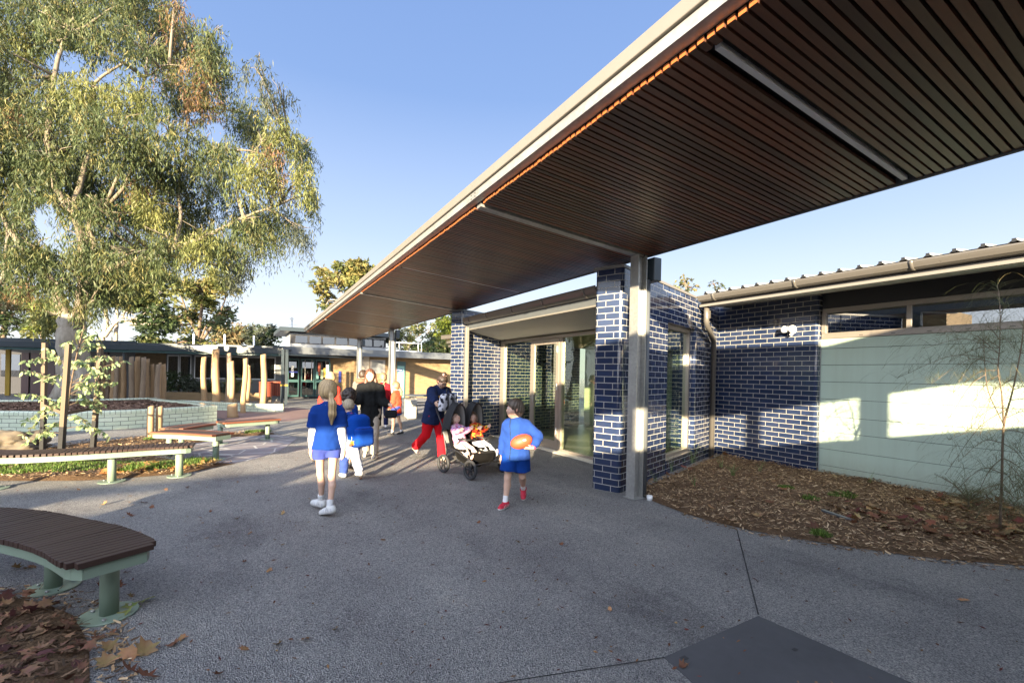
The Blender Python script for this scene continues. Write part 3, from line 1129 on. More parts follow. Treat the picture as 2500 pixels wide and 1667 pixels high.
bench('near curved bench with dark timber slats, cut off by the left edge', [(-.69, 3.42), (-.93, 3.82), (-1.22, 4.17), (-1.55, 4.53), (-2.0, 4.85), (-2.5, 5.05)], .44, [(-.77, 3.67), (-1.20, 4.29), (-2.3, 4.99)])
bench('long gently curved slatted bench in front of the staked sapling', [(-.78, 7.90), (-1.25, 7.90), (-1.75, 7.84), (-2.3, 7.83), (-2.72, 7.94), (-3.4, 8.3)], .42, [(-2.81, 8.02), (-1.66, 7.91), (-.93, 7.95)])
bench('angled timber bench with a red-brown edge over the crazy paving', [(-.46, 8.98), (-.95, 9.45), (-1.45, 9.78)], .44, [(-.57, 9.15), (-1.28, 9.70)], edge_mat='bench_edge', long_boards=True)
bench('straight sunlit timber bench reaching back from the zig-zag corner', [(-1.30, 10.08), (-.98, 10.62), (-.80, 10.85)], .42, [(-1.18, 10.3)], edge_mat='bench_edge', long_boards=True)
bench('far timber bench with an orange sunlit edge beside the logs', [(-.62, 10.98), (-.1, 11.22), (.42, 11.46)], .40, [(-.62, 11.05), (.25, 11.42)], edge_mat='bench_edge', long_boards=True)

# =====================================================================  logs
def log(name, x, y, r, z0, z1, mat, label, group, lean=(0, 0), wob=.03, cat='log post', seed=0):
    rng = random.Random(seed * 13 + int(x * 1000))
    mb = MB()
    n = max(4, int((z1 - z0) / .18))
    pts, rs = [], []
    ph = rng.uniform(0, 6)
    for i in range(n + 1):
        t = i / n
        z = z0 + (z1 - z0) * t
        pts.append((x + lean[0] * t + wob * math.sin(ph + t * 5), y + lean[1] * t + wob * math.cos(ph * 1.7 + t * 4), z))
        rs.append(r * (1.08 - .16 * t + rng.uniform(-.05, .05)))
    nn = 14
    mb.tube(pts, rs, nn)
    # knots and a chamfered top
    top = len(mb.v) - nn
    for k in range(nn):
        v = mb.v[top + k]
        mb.v[top + k] = (v[0], v[1], v[2] + (v[0] - pts[-1][0]) * .25)
    o = mb.build(name, mat)
    return tag(o, label, cat, group)

def fz(px, py, x, y):   # height at plan point from a sighted row
    d = x * ST + y * CT
    return D(px, py, d).z
LG = 'upright peeled logs in the play area'
logs = [  # crop x of centre, base y, top y, half width px
    (1335, 860, 255, 30, 'slim pale upright log, leftmost of the play logs', 'log'),
    (1480, 890, 160, 40, 'tallest and thickest orange-stained upright log', 'log'),
    (1632, 880, 210, 30, 'brown slanting upright log behind the white log on the stump', 'log_grey'),
    (1828, 940, 275, 28, 'pale upright log with a grey split side, right of the stump', 'log'),
    (1875, 870, 365, 22, 'short thin upright log at the back right of the group', 'log'),
    (2062, 880, 225, 33, 'pale curved upright log, rightmost and beside the litter bins', 'log')]
for i, (cx, by, ty, hw, lab, mt) in enumerate(logs):
    px, py = 230 + cx / 5.004, 820 + by / 5.004
    g0 = G(px, py); d = g0.x * ST + g0.y * CT
    top = D(px, 820 + ty / 5.004, d).z
    log('log_post', g0.x, g0.y, hw / 5.004 / F_ * d, -.1, top, M[mt], lab, LG, wob=.03, seed=i)
g0 = G(230 + 1690 / 5.004, 820 + 995 / 5.004); d = g0.x * ST + g0.y * CT
log('log_stump', g0.x, g0.y, 58 / 5.004 / F_ * d, -.05, D(560, 820 + 830 / 5.004, d).z, M['log'], 'knobbly split log stump seat in front of the white log', LG, wob=.01, cat='stump', seed=21)
g1 = G(230 + 1672 / 5.004, 820 + 900 / 5.004); d1 = g1.x * ST + g1.y * CT
log('log_post', g1.x, g1.y, 28 / 5.004 / F_ * d1, -.1, D(565, 820 + 310 / 5.004, d1).z, M['log'], 'whitest upright log, standing right behind the split stump', LG, seed=8)
g1 = G(230 + 1722 / 5.004, 820 + 850 / 5.004); d1 = g1.x * ST + g1.y * CT
log('log_stump', g1.x, g1.y, 22 / 5.004 / F_ * d1, -.1, D(565, 820 + 770 / 5.004, d1).z, M['log'], 'small squat log block just behind the split stump', LG, cat='stump', seed=9)
for (cx, by, ty, hw, lab) in ((2180, 905, 840, 45, 'short pale drum-shaped log seat in the sun'), (2235, 862, 790, 30, 'greyer log seat behind the drum-shaped one'), (2145, 812, 785, 22, 'flat low log slice near the walkway posts')):
    g1 = G(230 + cx / 5.004, 820 + by / 5.004); d1 = g1.x * ST + g1.y * CT
    log('log_stump', g1.x, g1.y, hw / 5.004 / F_ * d1, -.05, D(650, 820 + ty / 5.004, d1).z, M['log' if cx == 2180 else 'log_grey'], lab, LG, cat='stump', wob=.005, seed=cx)
g1 = G(1150 / 3.136, 780 + 920 / 3.136)
for dx, hh, lab in ((0, .72, 'pale timber bollard at the island edge, the nearer of the pair'), (.13, .70, 'pale timber bollard at the island edge, the further of the pair')):
    log('bollard', g1.x + dx, g1.y + dx * .9, .065, -.1, hh, M['log'], lab, 'pair of small timber bollards', wob=.0, cat='bollard', seed=int(dx * 100))
# palisade of logs at the back of the planter
fl = [(150, 235, 22), (190, 265, 20), (225, 250, 26), (265, 255, 24), (312, 250, 22), (350, 300, 28), (450, 255, 26), (480, 310, 30), (527, 255, 26), (592, 260, 27), (640, 280, 26), (705, 345, 20), (768, 345, 26), (795, 325, 16), (842, 345, 25), (60, 235, 22), (20, 240, 20), (105, 232, 24)]
for i, (cx, ty, hw) in enumerate(fl):
    d = 19.2 + .35 * math.sin(i * 1.9) - i * .02
    g_ = P(230 + cx / 5.004, d, .0)
    log('palisade_log', g_.x, g_.y, hw / 5.004 / F_ * d, 0, D(230 + cx / 5.004, 820 + ty / 5.004, d).z, M['log_grey' if i % 3 == 0 else 'log'],
        'weathered upright log in the palisade behind the mint brick planter', 'palisade logs behind the planter', cat='log post', seed=i, wob=.015)

# =====================================================================  mint brick planter
def offset_line(pts, t):
    out = []
    n = len(pts)
    for i in range(n):
        a = Vector(pts[max(i - 1, 0)]); b = Vector(pts[i]); c = Vector(pts[min(i + 1, n - 1)])
        d = ((b - a).normalized() if i else Vector((0, 0))) + ((c - b).normalized() if i < n - 1 else Vector((0, 0)))
        d.normalize()
        out.append(tuple(b + Vector((-d.y, d.x)) * t))
    return out


def brick_run(parent, line, h, t=.23, cop=.095, mat='mint_brick'):
    fine = [(p.x, p.y) for p in catmull([(a[0], a[1], 0) for a in line], 40)] if len(line) > 3 else line
    inner = offset_line(fine, t)
    mb = MB()
    b = len(fine)
    mb.prism(fine + inner[::-1], -.05, h - cop)
    mb.build('brick_wall', M[mat], parent)
    mb = MB()
    o1 = offset_line(fine, -.012); i1 = offset_line(fine, t + .012)
    # rounded nose course
    u = 0
    prof3 = [(0, -cop), (0, -.03), (.010, -.008), (.03, 0), (t - .01, 0), (t + .014, -.008), (t + .024, -.03), (t + .024, -cop)]
    rows = [offset_line(fine, -.012 + p[0]) for p in prof3]
    s0 = len(mb.v)
    k = len(prof3)
    for i in range(b):
        for j in range(k): mb.v.append((rows[j][i][0], rows[j][i][1], h + prof3[j][1]))
    for i in range(b - 1):
        L = math.dist(fine[i], fine[i + 1])
        acc = 0
        for j in range(k - 1):
            a_ = s0 + i * k + j
            w_ = math.dist(prof3[j], prof3[j + 1])
            mb.face((a_, a_ + k, a_ + k + 1, a_ + 1), [(u, .01 + acc), (u + L, .01 + acc), (u + L, .01 + acc + w_), (u, .01 + acc + w_)])
            acc += w_
        u += L
    mb.build('rowlock_coping', M['mint_rowlock'], parent)

pl = empty('brick_planter', (-3.5, 17, 0), 'raised tree planter walled in mint glazed brick around the big gum', 'planter')
front = [(-8.0, 15.9), (-5.12, 14.80), (-4.38, 14.50), (-3.5, 14.35), (-2.71, 14.55), (-1.73, 15.20), (-.98, 15.85)]
brick_run(pl, front, .47)
right = [(-.98, 15.85), (-1.6, 17.4), (-2.7, 19.3), (-3.2, 20.6)]
brick_run(pl, right, .47)
back = [(-3.2, 20.6), (-4.5, 19.9), (-6.5, 19.6), (-9.5, 19.8)]
brick_run(pl, back, .47)
mb = MB(); mb.poly([(-8.2, 16.1, .40), (-5.1, 15.0, .40), (-4.3, 14.7, .40), (-3.4, 14.55, .40), (-2.7, 14.75, .40), (-1.8, 15.4, .40), (-1.15, 16.0, .40), (-1.75, 17.4, .40), (-2.85, 19.2, .41), (-3.3, 20.4, .42), (-4.5, 19.7, .42), (-6.5, 19.4, .42), (-9.5, 19.6, .42)])
mb.build('mulch', M['mulch_dark'], pl)
pl2 = empty('low_planter', (-1, 20, 0), 'low mint brick edging wall running behind the play logs', 'planter')
brick_run(pl2, [(-2.9, 21.6), (-2.2, 21.2), (-1.06, 19.9), (.1, 18.9), (.9, 18.7)], .30)

# =====================================================================  litter bins, table, blocks
def slat_bin(x, y, label):
    e = empty('litter_bin', (x, y, 0), label, 'bin', group='slatted litter bins by the walkway posts')
    mb = MB()
    for k in range(20):
        a = 2 * PI * k / 20
        c_, s_ = math.cos(a), math.sin(a)
        mb.obox((x + .27 * c_, y + .27 * s_, .62), Vector((-s_, c_, 0)) * .032, Vector((c_, s_, 0)) * .01, (0, 0, .33))
    mb.build('timber_slats', M['red_slat'], e)
    mb = MB(); mb.cyl((x, y), .25, .28, .9, 20); mb.build('liner', M['black'], e)
    mb = MB(); mb.tube([(x, y, .93), (x, y, .985)], [.30, .29], 20); mb.build('rim', M['red_slat'], e)
    mb = MB(); mb.cyl((x, y), .05, 0, .3, 10); mb.build('leg', M['galv'], e)
    return e
b0 = P(648.5, 21.3, 0); slat_bin(b0.x, b0.y, 'red-slatted round litter bin in the sun, left of the pair')
b0 = P(676, 22.2, 0); slat_bin(b0.x, b0.y, 'darker slatted litter bin half hidden by the walkway posts')

q0 = P(1001, 15.3, 0)
blk = MB()
blk.obox((q0.x, q0.y, .36), CD.to_3d() * .02 + Vector((.05, 0, 0)), Vector((-.02, .45, 0)), (0, 0, .36))
blk = MB(); blk.prism([(q0.x - .15, q0.y - .2), (q0.x + .2, q0.y - .1), (q0.x + .35, q0.y + .7), (q0.x, q0.y + .7)], 0, .62)
tag(blk.build('seat_block', M['cream'], None, bevel=.02), 'pale cream concrete seat block in the sun behind the red-jumper girl', 'seat block')
q1 = P(1055, 16.5, 0)
tb = empty('picnic_table', (q1.x, q1.y, 0), 'grey picnic table with bench seats in front of the yellow brick wall', 'table')
mb = MB(); mb.obox((q1.x, q1.y, .74), (.95, .14, 0), (-.06, .4, 0), (0, 0, .025)); mb.build('table_top', M['steel_blue_l'], tb)
for s in (-1, 1):
    mb = MB(); mb.obox((q1.x + s * .1, q1.y + s * .68, .44), (.95, .14, 0), (-.02, .14, 0), (0, 0, .02)); mb.build('seat', M['steel_blue_l'], tb)
for s in (-.7, .7):
    mb = MB()
    mb.beam((q1.x + s, q1.y - .75, .42), (q1.x + s, q1.y + .75, .42), .04, .04)
    mb.beam((q1.x + s, q1.y - .5, 0), (q1.x + s, q1.y - .2, .72), .04, .04)
    mb.beam((q1.x + s, q1.y + .5, 0), (q1.x + s, q1.y + .2, .72), .04, .04)
    mb.build('leg', M['galv'], tb)

# boulder at the left edge
rng = np.random.RandomState(3)
def boulder(c, r, label):
    import bmesh
    bm = bmesh.new()
    bmesh.ops.create_icosphere(bm, subdivisions=5, radius=1)
    from mathutils import noise
    for v in bm.verts:
        n = noise.noise(v.co * 1.5) * .45 + noise.noise(v.co * 3.5) * .25 + noise.noise(v.co * 9) * .09
        v.co = Vector((v.co.x * r[0], v.co.y * r[1], v.co.z * r[2])) * (1 + n)
    me = bpy.data.meshes.new('boulder'); bm.to_mesh(me); bm.free()
    for p in me.polygons: p.use_smooth = True
    o = link('boulder', me, M['stone']); o.location = c
    return tag(o, label, 'boulder')
bc = P(30, 7.9, .16)
boulder((bc.x, bc.y, .12), (.55, .4, .26), 'rough sandstone boulder at the left edge beside the stakes')

# =====================================================================  distant school buildings
sb = empty('yellow_brick_block', P(1000, 29, 0), 'yellow brick school wing with aqua door, flat fascia and small windows', 'building')
def wseg(mb, a, b, z0, z1, t=.2):
    a, b = Vector((a[0], a[1])), Vector((b[0], b[1]))
    d = (b - a).normalized(); nn = Vector((-d.y, d.x))
    if nn.dot(Vector((ST, CT))) < 0: nn = -nn
    mb.prism([a, b, b + nn * t, a + nn * t], z0, z1)
A1 = P(880, 26.6, 0).xy; A2 = P(1120, 29.5, 0).xy
dirA = (A2 - A1).normalized(); nA = Vector((dirA.y, -dirA.x))     # towards the camera
if nA.dot(Vector((ST, CT))) > 0: nA = -nA
def onw(px, off=0.0):
    """plan point on the yellow wall line behind image column px"""
    r = ray(px, 915); r2 = Vector((r.x, r.y))
    p0 = A1 + nA * off
    # p0 + dirA*k = r2*t
    det = r2.x * (-dirA.y) - r2.y * (-dirA.x)
    t = (p0.x * (-dirA.y) - p0.y * (-dirA.x)) / det
    return r2 * t
mb = MB(); wseg(mb, onw(800), onw(1135), 0, 2.55); mb.build('brick_wall', M['yellow_brick'], sb)
mb = MB(); wseg(mb, onw(884, .02), onw(901, .02), 0, 2.5, .02); mb.build('render_panel', M['beige'], sb)
mb = MB(); wseg(mb, onw(903, .03), onw(940, .03), 1.45, 2.28, .05); wo_ = mb.build('window', M['frame'], sb)
mb = MB(); wseg(mb, onw(908, .045), onw(934, .045), 1.52, 2.2, .01); mb.build('pane', M['blind'], wo_)
mb = MB(); wseg(mb, onw(969, .03), onw(990, .03), 0, 2.22, .05); do_ = mb.build('door', M['teal'], sb)
mb = MB(); wseg(mb, onw(970, .05), onw(987, .05), .03, 1.95, .02); mb.build('door_leaf', M['aqua'], do_)
mb = MB(); wseg(mb, onw(968, .06), onw(983, .06), 1.62, 1.76, .01); sg = mb.build('sign', M['blue_sign'], do_)
mb = MB(); wseg(mb, onw(968.5, .065), onw(981.5, .065), 1.67, 1.705, .004); 
mb.build('sign_text', M['white'], do_)
mb = MB(); wseg(mb, onw(827, .05), onw(833, .05), .9, 1.55, .02); mb.build('notice', M['blue_sign'], sb)
mb = MB(); wseg(mb, onw(946, .03), onw(957, .03), 0, 2.5, .05); mb.build('wall_pier', M['log_grey'], sb)
mb = MB()
f0, f1 = onw(690, 1.2), onw(1160, 1.2)
f0b, f1b = onw(690, -7), onw(1160, -7)
mb.prism([f0, f1, f1b, f0b], 2.48, 2.60)
mb.build('roof', M['steel_blue_l'], sb)
mb = MB(); wseg(mb, onw(690, 1.22), onw(1160, 1.22), 2.42, 2.80, .03); mb.build('fascia', M['steel_blue_l'], sb)
mb = MB(); wseg(mb, onw(1121, 1.0), onw(1128, 1.0), 0, 2.42, .08); mb.build('post', M['black'], sb)
# entry porch: dark glazed doors with cluttered displays
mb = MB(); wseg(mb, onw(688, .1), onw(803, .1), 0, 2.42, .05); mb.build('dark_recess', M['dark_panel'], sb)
for (a, b) in ((702, 730), (735, 768), (770, 806)):
    mb = MB(); wseg(mb, onw(a, .25), onw(b, .25), .1, 2.2, .06); fo_ = mb.build('door', M['teal'], sb)
    mb = MB(); wseg(mb, onw(a + 3, .27), onw(b - 3, .27), 1.05, 2.1, .02); mb.build('pane', M['glass_dark'], fo_)
    mb = MB(); wseg(mb, onw(a + 3, .27), onw(b - 3, .27), .2, .9, .02); mb.build('pane', M['glass_dark'], fo_)
for a, c_, z0, z1 in ((776, 'red_slat', 1.3, 2.0), (783, 'int_green', 1.1, 1.6), (790, 'yellow', 1.2, 1.7), (796, 'white', 1.4, 1.9), (772, 'aqua', 1.1, 1.5), (711, 'white', 1.2, 1.8)):
    mb = MB(); wseg(mb, onw(a, .29), onw(a + 6, .29), z0, z1, .01); mb.build('poster', M[c_], sb)
for a in (744, 760):
    mb = MB(); wseg(mb, onw(a, .33), onw(a + 1.5, .33), 1.0, 2.15, .02); mb.build('door_handle', M['cream'], sb)
mb = MB(); wseg(mb, onw(706, .31), onw(727, .31), 1.42, 1.50, .01); mb.build('sign', M['blue_sign'], sb)
# railing frame on the roof
rl = empty('roof_guardrail', P(1000, 31, 2.6), 'pale galvanised guard rail frame on the flat roof', 'railing')
mb = MB()
for (x_, d_) in ((975, 30), (1021, 31), (1029, 31)):
    a = P(x_, d_, 2.6); b = P(x_, d_, 3.6); mb.tube([a, b], .03, 6)
for z_ in (3.55, 3.0):
    mb.tube([P(960, 30, z_), P(1029, 31, z_)], .035, 6)
mb.build('rails', M['white'], rl)

# clerestory block
cl_ = empty('clerestory_roof', P(800, 38, 0), 'white clerestory box with a row of small windows under a slate blue roof', 'building')
ca, cb = P(706, 36, 0).xy, P(940, 40, 0).xy
mb = MB(); wseg(mb, ca, cb, 2.0, 4.55, 4); mb.build('wall', M['white_wall'], cl_)
dcl = (cb - ca).normalized(); ncl = Vector((-dcl.y, dcl.x))
if ncl.dot(Vector((ST, CT))) < 0: ncl = -ncl
mb = MB(); a_ = ca - ncl * .9 - dcl * .8; b_ = cb - ncl * .9 + dcl * .5
mb.prism([a_, b_, b_ + ncl * 7, a_ + ncl * 7], 4.62, 4.92); mb.build('roof', M['steel_blue'], cl_)
for k in range(7):
    a_ = ca + (cb - ca) * (.05 + k * .135); b_ = ca + (cb - ca) * (.05 + k * .135 + .115)
    mb = MB(); wseg(mb, a_ - ncl * .02, b_ - ncl * .02, 3.78, 4.35, .02); mb.build('window', M['glass_dark'], cl_)
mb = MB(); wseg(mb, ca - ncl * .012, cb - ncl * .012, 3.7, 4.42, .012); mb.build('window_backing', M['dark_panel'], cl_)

# the long wing with windows behind the logs
lw = empty('slate_roof_wing', P(500, 26, 0), 'long low school wing with white framed windows and slate blue eaves', 'building')
W1, W2 = P(250, 23.8, 0).xy, P(690, 24.6, 0).xy
dW = (W2 - W1).normalized(); nW = Vector((dW.y, -dW.x))
if nW.dot(Vector((ST, CT))) > 0: nW = -nW
def onl(px, off=0.0, A=None, d=None, nn=None):
    A = A or W1; d = d or dW; nn = nn or nW
    r = ray(px, 915); r2 = Vector((r.x, r.y)); p0 = A + nn * off
    det = r2.x * (-d.y) - r2.y * (-d.x)
    return r2 * ((p0.x * (-d.y) - p0.y * (-d.x)) / det)
mb = MB(); wseg(mb, onl(405), onl(692), 0, 2.6, .2); mb.build('wall', M['wall_grey'], lw)
mb = MB(); wseg(mb, onl(330), onl(406), 0, 2.6, .2); mb.build('brick_wall', M['yellow_brick'], lw)
for (a, b, z0) in ((408, 436, .75), (438, 466, .75), (474, 516, 1.0), (518, 556, 1.0), (560, 602, 1.0), (604, 640, 1.0), (643, 672, 1.0)):
    mb = MB(); wseg(mb, onl(a, .04), onl(b, .04), z0, 2.25, .05); f_ = mb.build('window', M['white'], lw)
    mb = MB(); wseg(mb, onl(a + 2.5, .05), onl(b - 2.5, .05), z0 + .06, 2.17, .01); mb.build('pane', M['glass_dark'], f_)
    mb = MB(); wseg(mb, onl(a + 2.5, .03), onl(b - 2.5, .03), (1.95 if a > 520 else 1.2), 2.17, .004); mb.build('blind', M['blind'], f_)
mb = MB(); wseg(mb, onl(250, .9), onl(700, .9), 2.52, 2.72, .04); mb.build('fascia', M['steel_blue'], lw)
mb = MB(); wseg(mb, onl(390, 1.3), onl(700, 1.3), 2.35, 2.42, .5); mb.build('eave_soffit', M['teal'], lw)
mb = MB(); mb.prism([onl(250, .9), onl(700, .9), onl(700, -6), onl(250, -6)], 2.66, 2.80); mb.build('roof', M['steel_blue'], lw)
# timber raised bed in front of it
tbp = empty('timber_planter', P(500, 21.5, 0), 'long low timber sleeper planter full of dark shrubs under the windows', 'planter')
T1, T2 = P(395, 21.4, 0).xy, P(662, 22.2, 0).xy
for z0 in (0, .2):
    mb = MB(); wseg(mb, T1, T2, z0 + .002, z0 + .197, .08); mb.build('sleeper', M['sleeper'], tbp)
# front walkway roof and its posts
fw = empty('slate_walkway', P(400, 18, 0), 'slate blue flat walkway roof crossing in front of the wing', 'walkway canopy')
V1, V2 = P(-60, 20.3, 0).xy, P(688, 22.4, 0).xy
dV = (V2 - V1).normalized(); nV = Vector((-dV.y, dV.x))
if nV.dot(Vector((ST, CT))) < 0: nV = -nV
mb = MB(); mb.prism([V1, V2, V2 + nV * 2.4, V1 + nV * 2.4], 2.60, 2.64); mb.build('roof', M['steel_blue_l'], fw)
mb = MB(); wseg(mb, V1, V2, 2.36, 2.62, .06); mb.build('gutter', M['steel_blue'], fw)
mb = MB(); wseg(mb, V1 + nV * .062, V2 + nV * .062, 2.24, 2.355, .05); mb.build('fascia', M['teal'], fw)
mb = MB(); mb.prism([V2, V2 + nV * 2.4, P(900, 27, 0).xy + nV * 2.4, P(900, 27, 0).xy], 2.30, 2.36); mb.build('roof', M['steel_blue'], fw)
for px_ in (688, 698):
    p_ = P(px_, 20.6, 0)
    mb = MB(); mb.box(p_.x - .06, p_.y - .06, 0, p_.x + .06, p_.y + .06, 2.50); mb.build('post', M['steel_blue'], fw)
    mb = MB(); mb.box(p_.x - .064, p_.y - .064, .82, p_.x + .064, p_.y + .064, .90); mb.build('yellow_band', M['yellow'], fw)
p_ = P(300, 21.5, 0); mb = MB(); mb.box(p_.x - .05, p_.y - .05, 0, p_.x + .05, p_.y + .05, 2.5); mb.build('post', M['steel_blue'], fw)
# red and dark covered area at the far left
rb = empty('maroon_classroom', P(60, 25, 0), 'shaded classroom front with maroon doors and one yellow post', 'building')
X1, X2 = P(-80, 24.6, 0).xy, P(330, 24.0, 0).xy
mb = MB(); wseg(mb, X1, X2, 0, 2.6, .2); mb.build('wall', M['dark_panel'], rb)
mb = MB(); wseg(mb, onl(75, .05, X1, (X2 - X1).normalized(), nW), onl(134, .05, X1, (X2 - X1).normalized(), nW), 0, 2.2, .04); mb.build('door', M['maroon'], rb)
mb = MB(); wseg(mb, onl(52, .05, X1, (X2 - X1).normalized(), nW), onl(70, .05, X1, (X2 - X1).normalized(), nW), 0, 2.2, .04); mb.build('door', M['maroon'], rb)
mb = MB(); wseg(mb, onl(240, .05, X1, (X2 - X1).normalized(), nW), onl(262, .05, X1, (X2 - X1).normalized(), nW), 0, 2.3, .04); mb.build('door', M['maroon'], rb)
mb = MB(); wseg(mb, onl(2, .05, X1, (X2 - X1).normalized(), nW), onl(48, .05, X1, (X2 - X1).normalized(), nW), .9, 2.1, .04); mb.build('window', M['glass_dark'], rb)
p_ = P(19, 22.5, 0); mb = MB(); mb.box(p_.x - .08, p_.y - .08, 0, p_.x + .08, p_.y + .08, 2.55); mb.build('post', M['yellow'], rb)
mb = MB(); mb.prism([P(-120, 20.5, 0).xy, P(330, 21.5, 0).xy, P(330, 30, 0).xy, P(-120, 30, 0).xy], 2.66, 2.78); mb.build('roof', M['steel_blue'], rb)
# far eave showing left of the second pillar
ev = empty('far_eave', (5.2, 13.6, 0), 'end of a taupe gutter and stepped eave showing beside the second brick pillar', 'building')
a = P(1072, 12.2, 0); 
for (x0_, z0_, z1_, dy) in ((1072, 2.22, 2.33, 0), (1086, 2.10, 2.17, .05), (1090, 2.0, 2.06, .1)):
    a, b = P(x0_, 12.6, 0).xy, P(1128, 11.6, 0).xy
    mb = MB(); wseg(mb, a, b, z0_ + .28, z1_ + .28, .8 - dy); mb.build('eave_board', M['gutter'], ev)
mb = MB(); wseg(mb, P(1108, 12.6, 0).xy, P(1140, 11.9, 0).xy, 0, 2.3, .3); mb.build('wall', M['navy_brick'], ev)
# aerial and vent pipes on the roofs
an = empty('radio_mast', P(713, 60, 0), 'thin lattice aerial mast above the clerestory roof', 'mast')
mb = MB()
mb.tube([P(713, 60, 0), P(713, 60, 8.6)], .07, 6)
for z_ in (7.0, 7.6): mb.beam(P(700, 60, z_), P(727, 60, z_), .04, .04)
for z_ in np.arange(4, 8.4, .35): mb.beam(P(711.5, 60, z_), P(714.5, 60, z_), .05, .03)
mb.beam(P(709, 60, 8.3), P(715, 60, 8.5), .12, .3)
mb.build('lattice', M['galv'], an)
for px_, d_, z0_, z1_, lab in ((620, 32, 2.6, 3.95, 'white vent pipe on the slate roof, right of the trees'), (549, 32, 2.6, 4.0, 'slim white vent pipe on the slate roof beside the flat cowl'), (473, 32, 2.6, 4.0, 'white vent pipe furthest left on the slate roof')):
    mb = MB(); mb.tube([P(px_, d_, z0_), P(px_, d_, z1_)], .06, 8)
    tag(mb.build('vent_pipe', M['white']), lab, 'pipe', 'vent pipes on the slate roof')
# =====================================================================  foliage engine
M['leaf'] = m_attr('foliage', .55, trans=.35, spec=.35, nvar=.15, nscale=3)
M['leaf_dry'] = m_attr('fallen_leaf', .75, trans=.1, spec=.2, nvar=.5, nscale=40)
M['chip'] = m_attr('wood_chip', .85, spec=.15, nvar=.4, nscale=60)
M['gum_bark'] = m_bark('gum_bark', (.36, .325, .27), (.25, .215, .17), (.12, .095, .07), .8)
M['limb_bark'] = m_bark('limb_bark', (.20, .17, .125), (.14, .115, .085), (.08, .06, .045), .8)
M['pale_bark'] = m_bark('pale_bark', (.42, .37, .30), (.34, .29, .24), (.18, .14, .11), .8)
M['brown_bark'] = m_bark('brown_bark', (.16, .115, .08), (.12, .085, .06), (.06, .045, .03), 1.0)
PAL = {
    'gum': [((.12, .155, .055), 5), ((.095, .130, .052), 5), ((.17, .185, .065), 3), ((.28, .25, .09), 1.5)],
    'russet': [((.34, .19, .10), 2.5), ((.27, .18, .08), 2), ((.15, .16, .055), 4)],
    'yellow': [((.28, .28, .09), 3), ((.22, .24, .07), 4), ((.14, .17, .05), 3)],
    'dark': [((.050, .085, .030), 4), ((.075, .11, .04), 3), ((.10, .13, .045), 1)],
    'gold': [((.34, .28, .09), 3), ((.26, .24, .08), 4), ((.15, .17, .06), 2)],
    'lime': [((.33, .38, .05), 4), ((.22, .29, .05), 3), ((.10, .16, .04), 1)],
    'orange': [((.34, .24, .12), 3), ((.24, .20, .10), 3), ((.14, .15, .07), 2)],
    'grey': [((.13, .15, .10), 4), ((.09, .11, .075), 4)],
}


def pick(rng, pal, n):
    cols = np.array([c for c, w in PAL[pal]]) * .70; w = np.array([w for c, w in PAL[pal]], float); w /= w.sum()
    return cols[rng.choice(len(cols), n, p=w)]


def unit(v): return v / np.maximum(np.linalg.norm(v, axis=-1, keepdims=True), 1e-9)


def cards(base, dirv, nrm, L, W, col, shape='leaf'):
    """leaf blades: folded diamond of two quads from base along dirv"""
    side = unit(np.cross(dirv, nrm))
    n = len(base)
    L = L[:, None]; W = W[:, None]
    nn = unit(np.cross(side, dirv))
    p0 = base
    p1 = base + dirv * L * .42 + side * W * .5
    p2 = base + dirv * L - nn * L * .08
    p3 = base + dirv * L * .42 - side * W * .5
    V = np.stack([p0, p1, p2, p3], 1).reshape(-1, 3)
    F = np.arange(4 * n).reshape(n, 4)
    return V, F, np.repeat(col, 4, 0)


def foliage_mesh(name, groups):
    Vs, Fs, Cs = [], [], []
    o = 0
    for V, F, Cc in groups:
        Vs.append(V); Fs.append(F + o); Cs.append(Cc); o += len(V)
    return np_mesh(name, np.concatenate(Vs), np.concatenate(Fs), np.concatenate(Cs))


def strands(rng, cen, rad3, n_str, n_leaf, L, W, pal, droop=.9, slen=(.5, 1.1), dens_pow=.6, gaps=()):
    """hanging sprays inside an ellipsoid"""
    u = unit(rng.normal(size=(n_str, 3))) * (rng.uniform(0, 1, (n_str, 1)) ** (dens_pow / 1.0 * .5))
    s0 = np.array(cen) + u * np.array(rad3)
    horiz = unit(rng.normal(size=(n_str, 3)) * [1, 1, .35])
    sl = rng.uniform(*slen, n_str)
    t = rng.uniform(0, 1, (n_str, n_leaf))
    out = horiz[:, None, :] * (sl[:, None] * (t * (1 - droop * .6)))[..., None] * .8
    out[..., 2] -= (sl[:, None] * droop * t ** 1.5)
    base = (s0[:, None, :] + out).reshape(-1, 3)
    n = len(base)
    base += rng.normal(size=(n, 3)) * .05 * slen[1]
    d = rng.normal(size=(n, 3)) * .45
    d[:, 2] -= droop * 1.1
    d += np.repeat(horiz, n_leaf, 0) * (1.1 - droop)
    d = unit(d)
    nr = unit(rng.normal(size=(n, 3)))
    c0 = pick(rng, pal, n_str) * rng.uniform(.75, 1.25, (n_str, 1))
    col = np.repeat(c0, n_leaf, 0) * rng.uniform(.75, 1.25, (n, 1))
    return cards(base, d, nr, rng.uniform(.7, 1.25, n) * L, rng.uniform(.7, 1.3, n) * W, np.clip(col, 0, 1))


def view_pt(x, y, d): return D(x * 1.063, y * 1.063, d)


def limb(mb, pts, r0, r1, n=9):
    c = catmull(pts, max(6, len(pts) * 5))
    m_ = len(c)
    rs = [r0 + (r1 - r0) * (i / (m_ - 1)) ** .8 for i in range(m_)]
    c = [p + Vector((random.uniform(-1, 1), random.uniform(-1, 1), random.uniform(-1, 1))) * r0 * .12 for p in c]
    mb.tube(c, rs, n)
    return c


